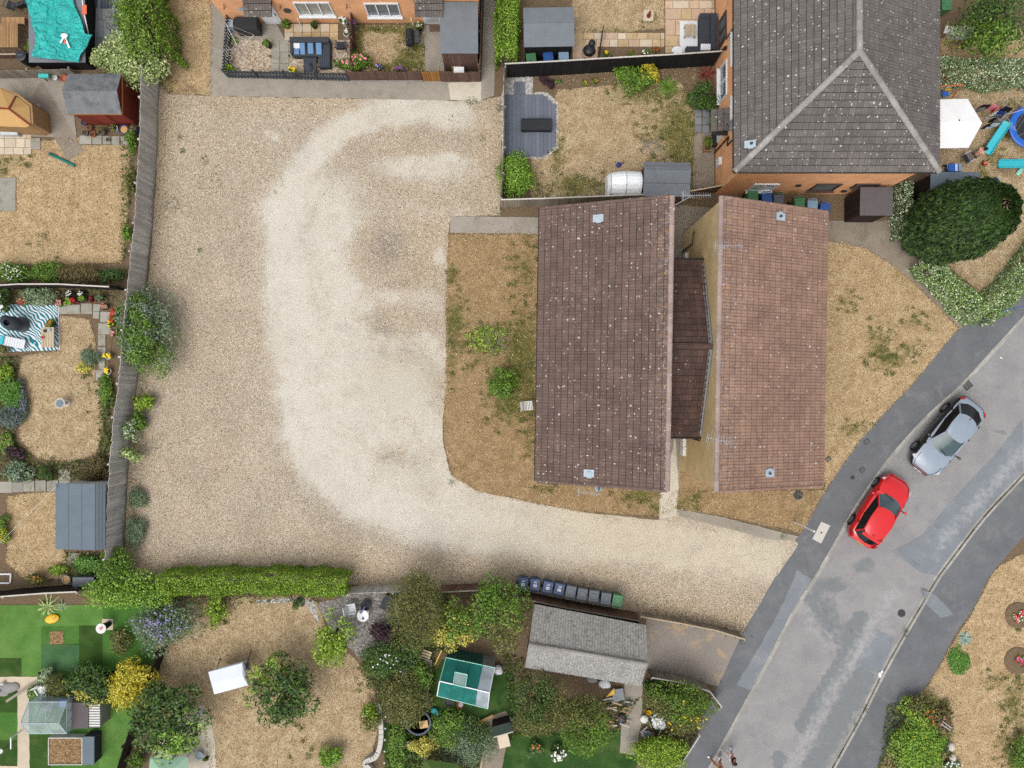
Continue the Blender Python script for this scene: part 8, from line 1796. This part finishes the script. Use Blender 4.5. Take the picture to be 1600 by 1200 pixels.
# dry grass blades over the lawns, green weeds among them
leafmat('blade_dry', C(214,188,146), C(190,160,116), C(232,212,172), 1.1, .1); leafmat('blade_brown', C(158,130,94), C(136,112,80), C(184,158,114), 1.0, .1); leafmat('blade_green', C(104,112,56), C(122,126,66), C(144,142,82), 1.0, .1)
def blades(name, pts_list, mat, L, W, label, z=.03, spread=.9):
    q = np.concatenate(pts_list); n = len(q); p = np.column_stack([q, np.full(n, z)+npr.random(n)*.02]); nn = np.tile([0,0,1.0], (n,1)); stuff(name, leaf_mesh(name, p, nn, L, W, mat, spread), label, 'grass')
dryp, brn, grn = [], [], []
for pts, green, m in LAWNS:
    w = [P(*p) for p in pts]; ar = abs(sum(w[i-1].x*w[i].y-w[i].x*w[i-1].y for i in range(len(w))))/2; ar = min(ar, 330)
    dryp.append(sample_poly(pts, int(ar*70)+10)); brn.append(sample_poly(pts, int(ar*45)+10))
    g_ = sample_poly(pts, int(ar*90)+10); x, y = 800+g_[:,0]*F/H, 600-g_[:,1]*F/H; d = np.maximum.reduce([np.full_like(x, .035)]+[blob(x, y, *b[:4], .9)*(b[4] if len(b) > 4 else .8) for b in green]); grn.append(g_[npr.random(len(g_)) < d])
    for b in green:                              # crisp clumps where the grass stayed green
        k = int(min(90, b[2]*b[3]*.028*(b[4] if len(b) > 4 else .8)))+2; a_ = npr.random(k)*6.28; r_ = npr.random(k)**.6
        cx, cy = b[0]+b[2]*r_*np.cos(a_), b[1]+b[3]*r_*np.sin(a_)
        for x, y in zip(cx, cy):
            if inside(pts, x, y): c = P(x, y); m_ = int(npr.integers(8, 40)); grn.append(np.column_stack([c.x+npr.normal(size=m_)*.09, c.y+npr.normal(size=m_)*.07]))
    # ragged rim
    rim = [];
    for a, b in zip(w, w[1:]+w[:1]):
        k = int((b-a).length*45)
        if (b-a).length < 40 and k: f = npr.random((k,1)); rim.append(np.array([[a.x,a.y]])*(1-f)+np.array([[b.x,b.y]])*f+npr.normal(size=(k,2))*.05)
    if rim: rim = np.concatenate(rim); brn.append(rim[::2]); dryp.append(rim[1::2])
blades('dry_grass', dryp, 'blade_dry', .11, .022, 'straw coloured dry grass blades on the lawns'); blades('brown_grass', brn, 'blade_brown', .10, .024, 'brown withered grass blades on the lawns'); blades('green_grass', grn, 'blade_green', .12, .036, 'green grass tufts left among the dry lawns')
# weeds on gravel, kerbs and beds
wp = []
for x, y, r_, n in ((330,285,22,120),(282,215,6,50),(285,236,5,50),(320,250,8,50),(313,392,4,40),(735,158,8,60),(740,163,10,60),(752,215,6,50),(710,185,10,30),(257,540,8,50),(1415,985,4,40),(1415,992,3,30),(1352,1110,4,30),(1336,1132,3,24),(1310,1182,3,24),(705,755,6,50),(240,140,10,60),(262,140,8,60),(260,330,16,80),(270,320,12,50),(250,690,14,50),(1160,1000,6,40),(780,330,8,60),(780,170,6,60),(270,890,120,200),(700,910,80,150),(1225,838,6,40),(430,300,3,14),(1330,985,3,10)):
    c = P(x, y); a = npr.random(n)*6.28; rr = npr.random(n)**.5*r_*H/F; wp.append(np.column_stack([c.x+rr*np.cos(a), c.y+rr*np.sin(a)*(.3 if r_ > 40 else 1)]))
q = np.concatenate(wp); p = np.column_stack([q, .03+npr.random(len(q))*.05]); stuff('weeds', leaf_mesh('weeds', p, np.tile([0,0,1.0], (len(q),1)), .065, .032, 'leaf_hydr', .7), 'small green weeds dotted over gravel and kerb', 'weeds')
# leafy ground cover in the planted beds between the lawns
gc = []
for pts, d in (([(600,1010),(680,1000),(680,1110),(765,1130),(745,1210),(600,1210),(610,1120),(560,1040)], 240),([(785,1020),(830,1030),(830,1090),(1000,1090),(960,1150),(800,1150),(790,1080)], 160),([(-40,560),(30,556),(26,690),(60,722),(150,716),(165,700),(160,750),(-40,750)], 170),([(0,446),(190,446),(185,470),(-40,474)], 90),([(1005,1060),(1115,1080),(1070,1190),(1000,1190)], 160),([(240,930),(500,925),(500,940),(250,945)], 80),([(1385,1100),(1480,1090),(1490,1210),(1370,1210)], 200),([(190,200),(212,200),(200,410),(190,410)], 90),([(155,590),(180,590),(168,720),(155,720)], 200),([(100,862),(195,862),(200,900),(100,905)], 160),([(165,20),(260,0),(255,130),(180,120)], 90),([(600,925),(700,925),(700,1020),(620,1010)],200)):
    w = [P(*p) for p in pts]; ar = abs(sum(w[i-1].x*w[i].y-w[i].x*w[i-1].y for i in range(len(w))))/2; gc.append(sample_poly(pts, int(ar*d*1.3)))
q = np.concatenate(gc); p = np.column_stack([q, .03+npr.random(len(q))**2*.25]); m = npr.random(len(q)) < .5
stuff('ground_cover', leaf_mesh('ground_cover', p[m], np.tile([0,0,1.0], (m.sum(),1)), .13, .075, 'leaf_dark', .8), 'dark leafy ground cover in the planted beds', 'plants'); stuff('ground_cover', leaf_mesh('ground_cover', p[~m], np.tile([0,0,1.0], ((~m).sum(),1)), .12, .07, 'leaf_olive', .8), 'olive leafy ground cover in the planted beds', 'plants')
# fallen leaves and debris under the hedges and along the fence
dp = []
for a, b, n in (((250,130),(196,860),500),((200,895),(560,900),500),((560,925),(830,930),250),((1160,985),(1000,955),300),((700,370),(840,368),100),((1010,1050),(1110,1075),200)):
    f = npr.random((n,1)); pa, pb = P(*a), P(*b); dp.append(np.array([[pa.x,pa.y]])*(1-f)+np.array([[pb.x,pb.y]])*f+npr.normal(size=(n,2))*.3+np.array([[.25,0]]))
q = np.concatenate(dp); stuff('leaf_litter', leaf_mesh('leaf_litter', np.column_stack([q, np.full(len(q), .04)]), np.tile([0,0,1.0], (len(q),1)), .07, .05, 'leaf_brown', .4), 'brown fallen leaves scattered along fence and hedge', 'leaves')
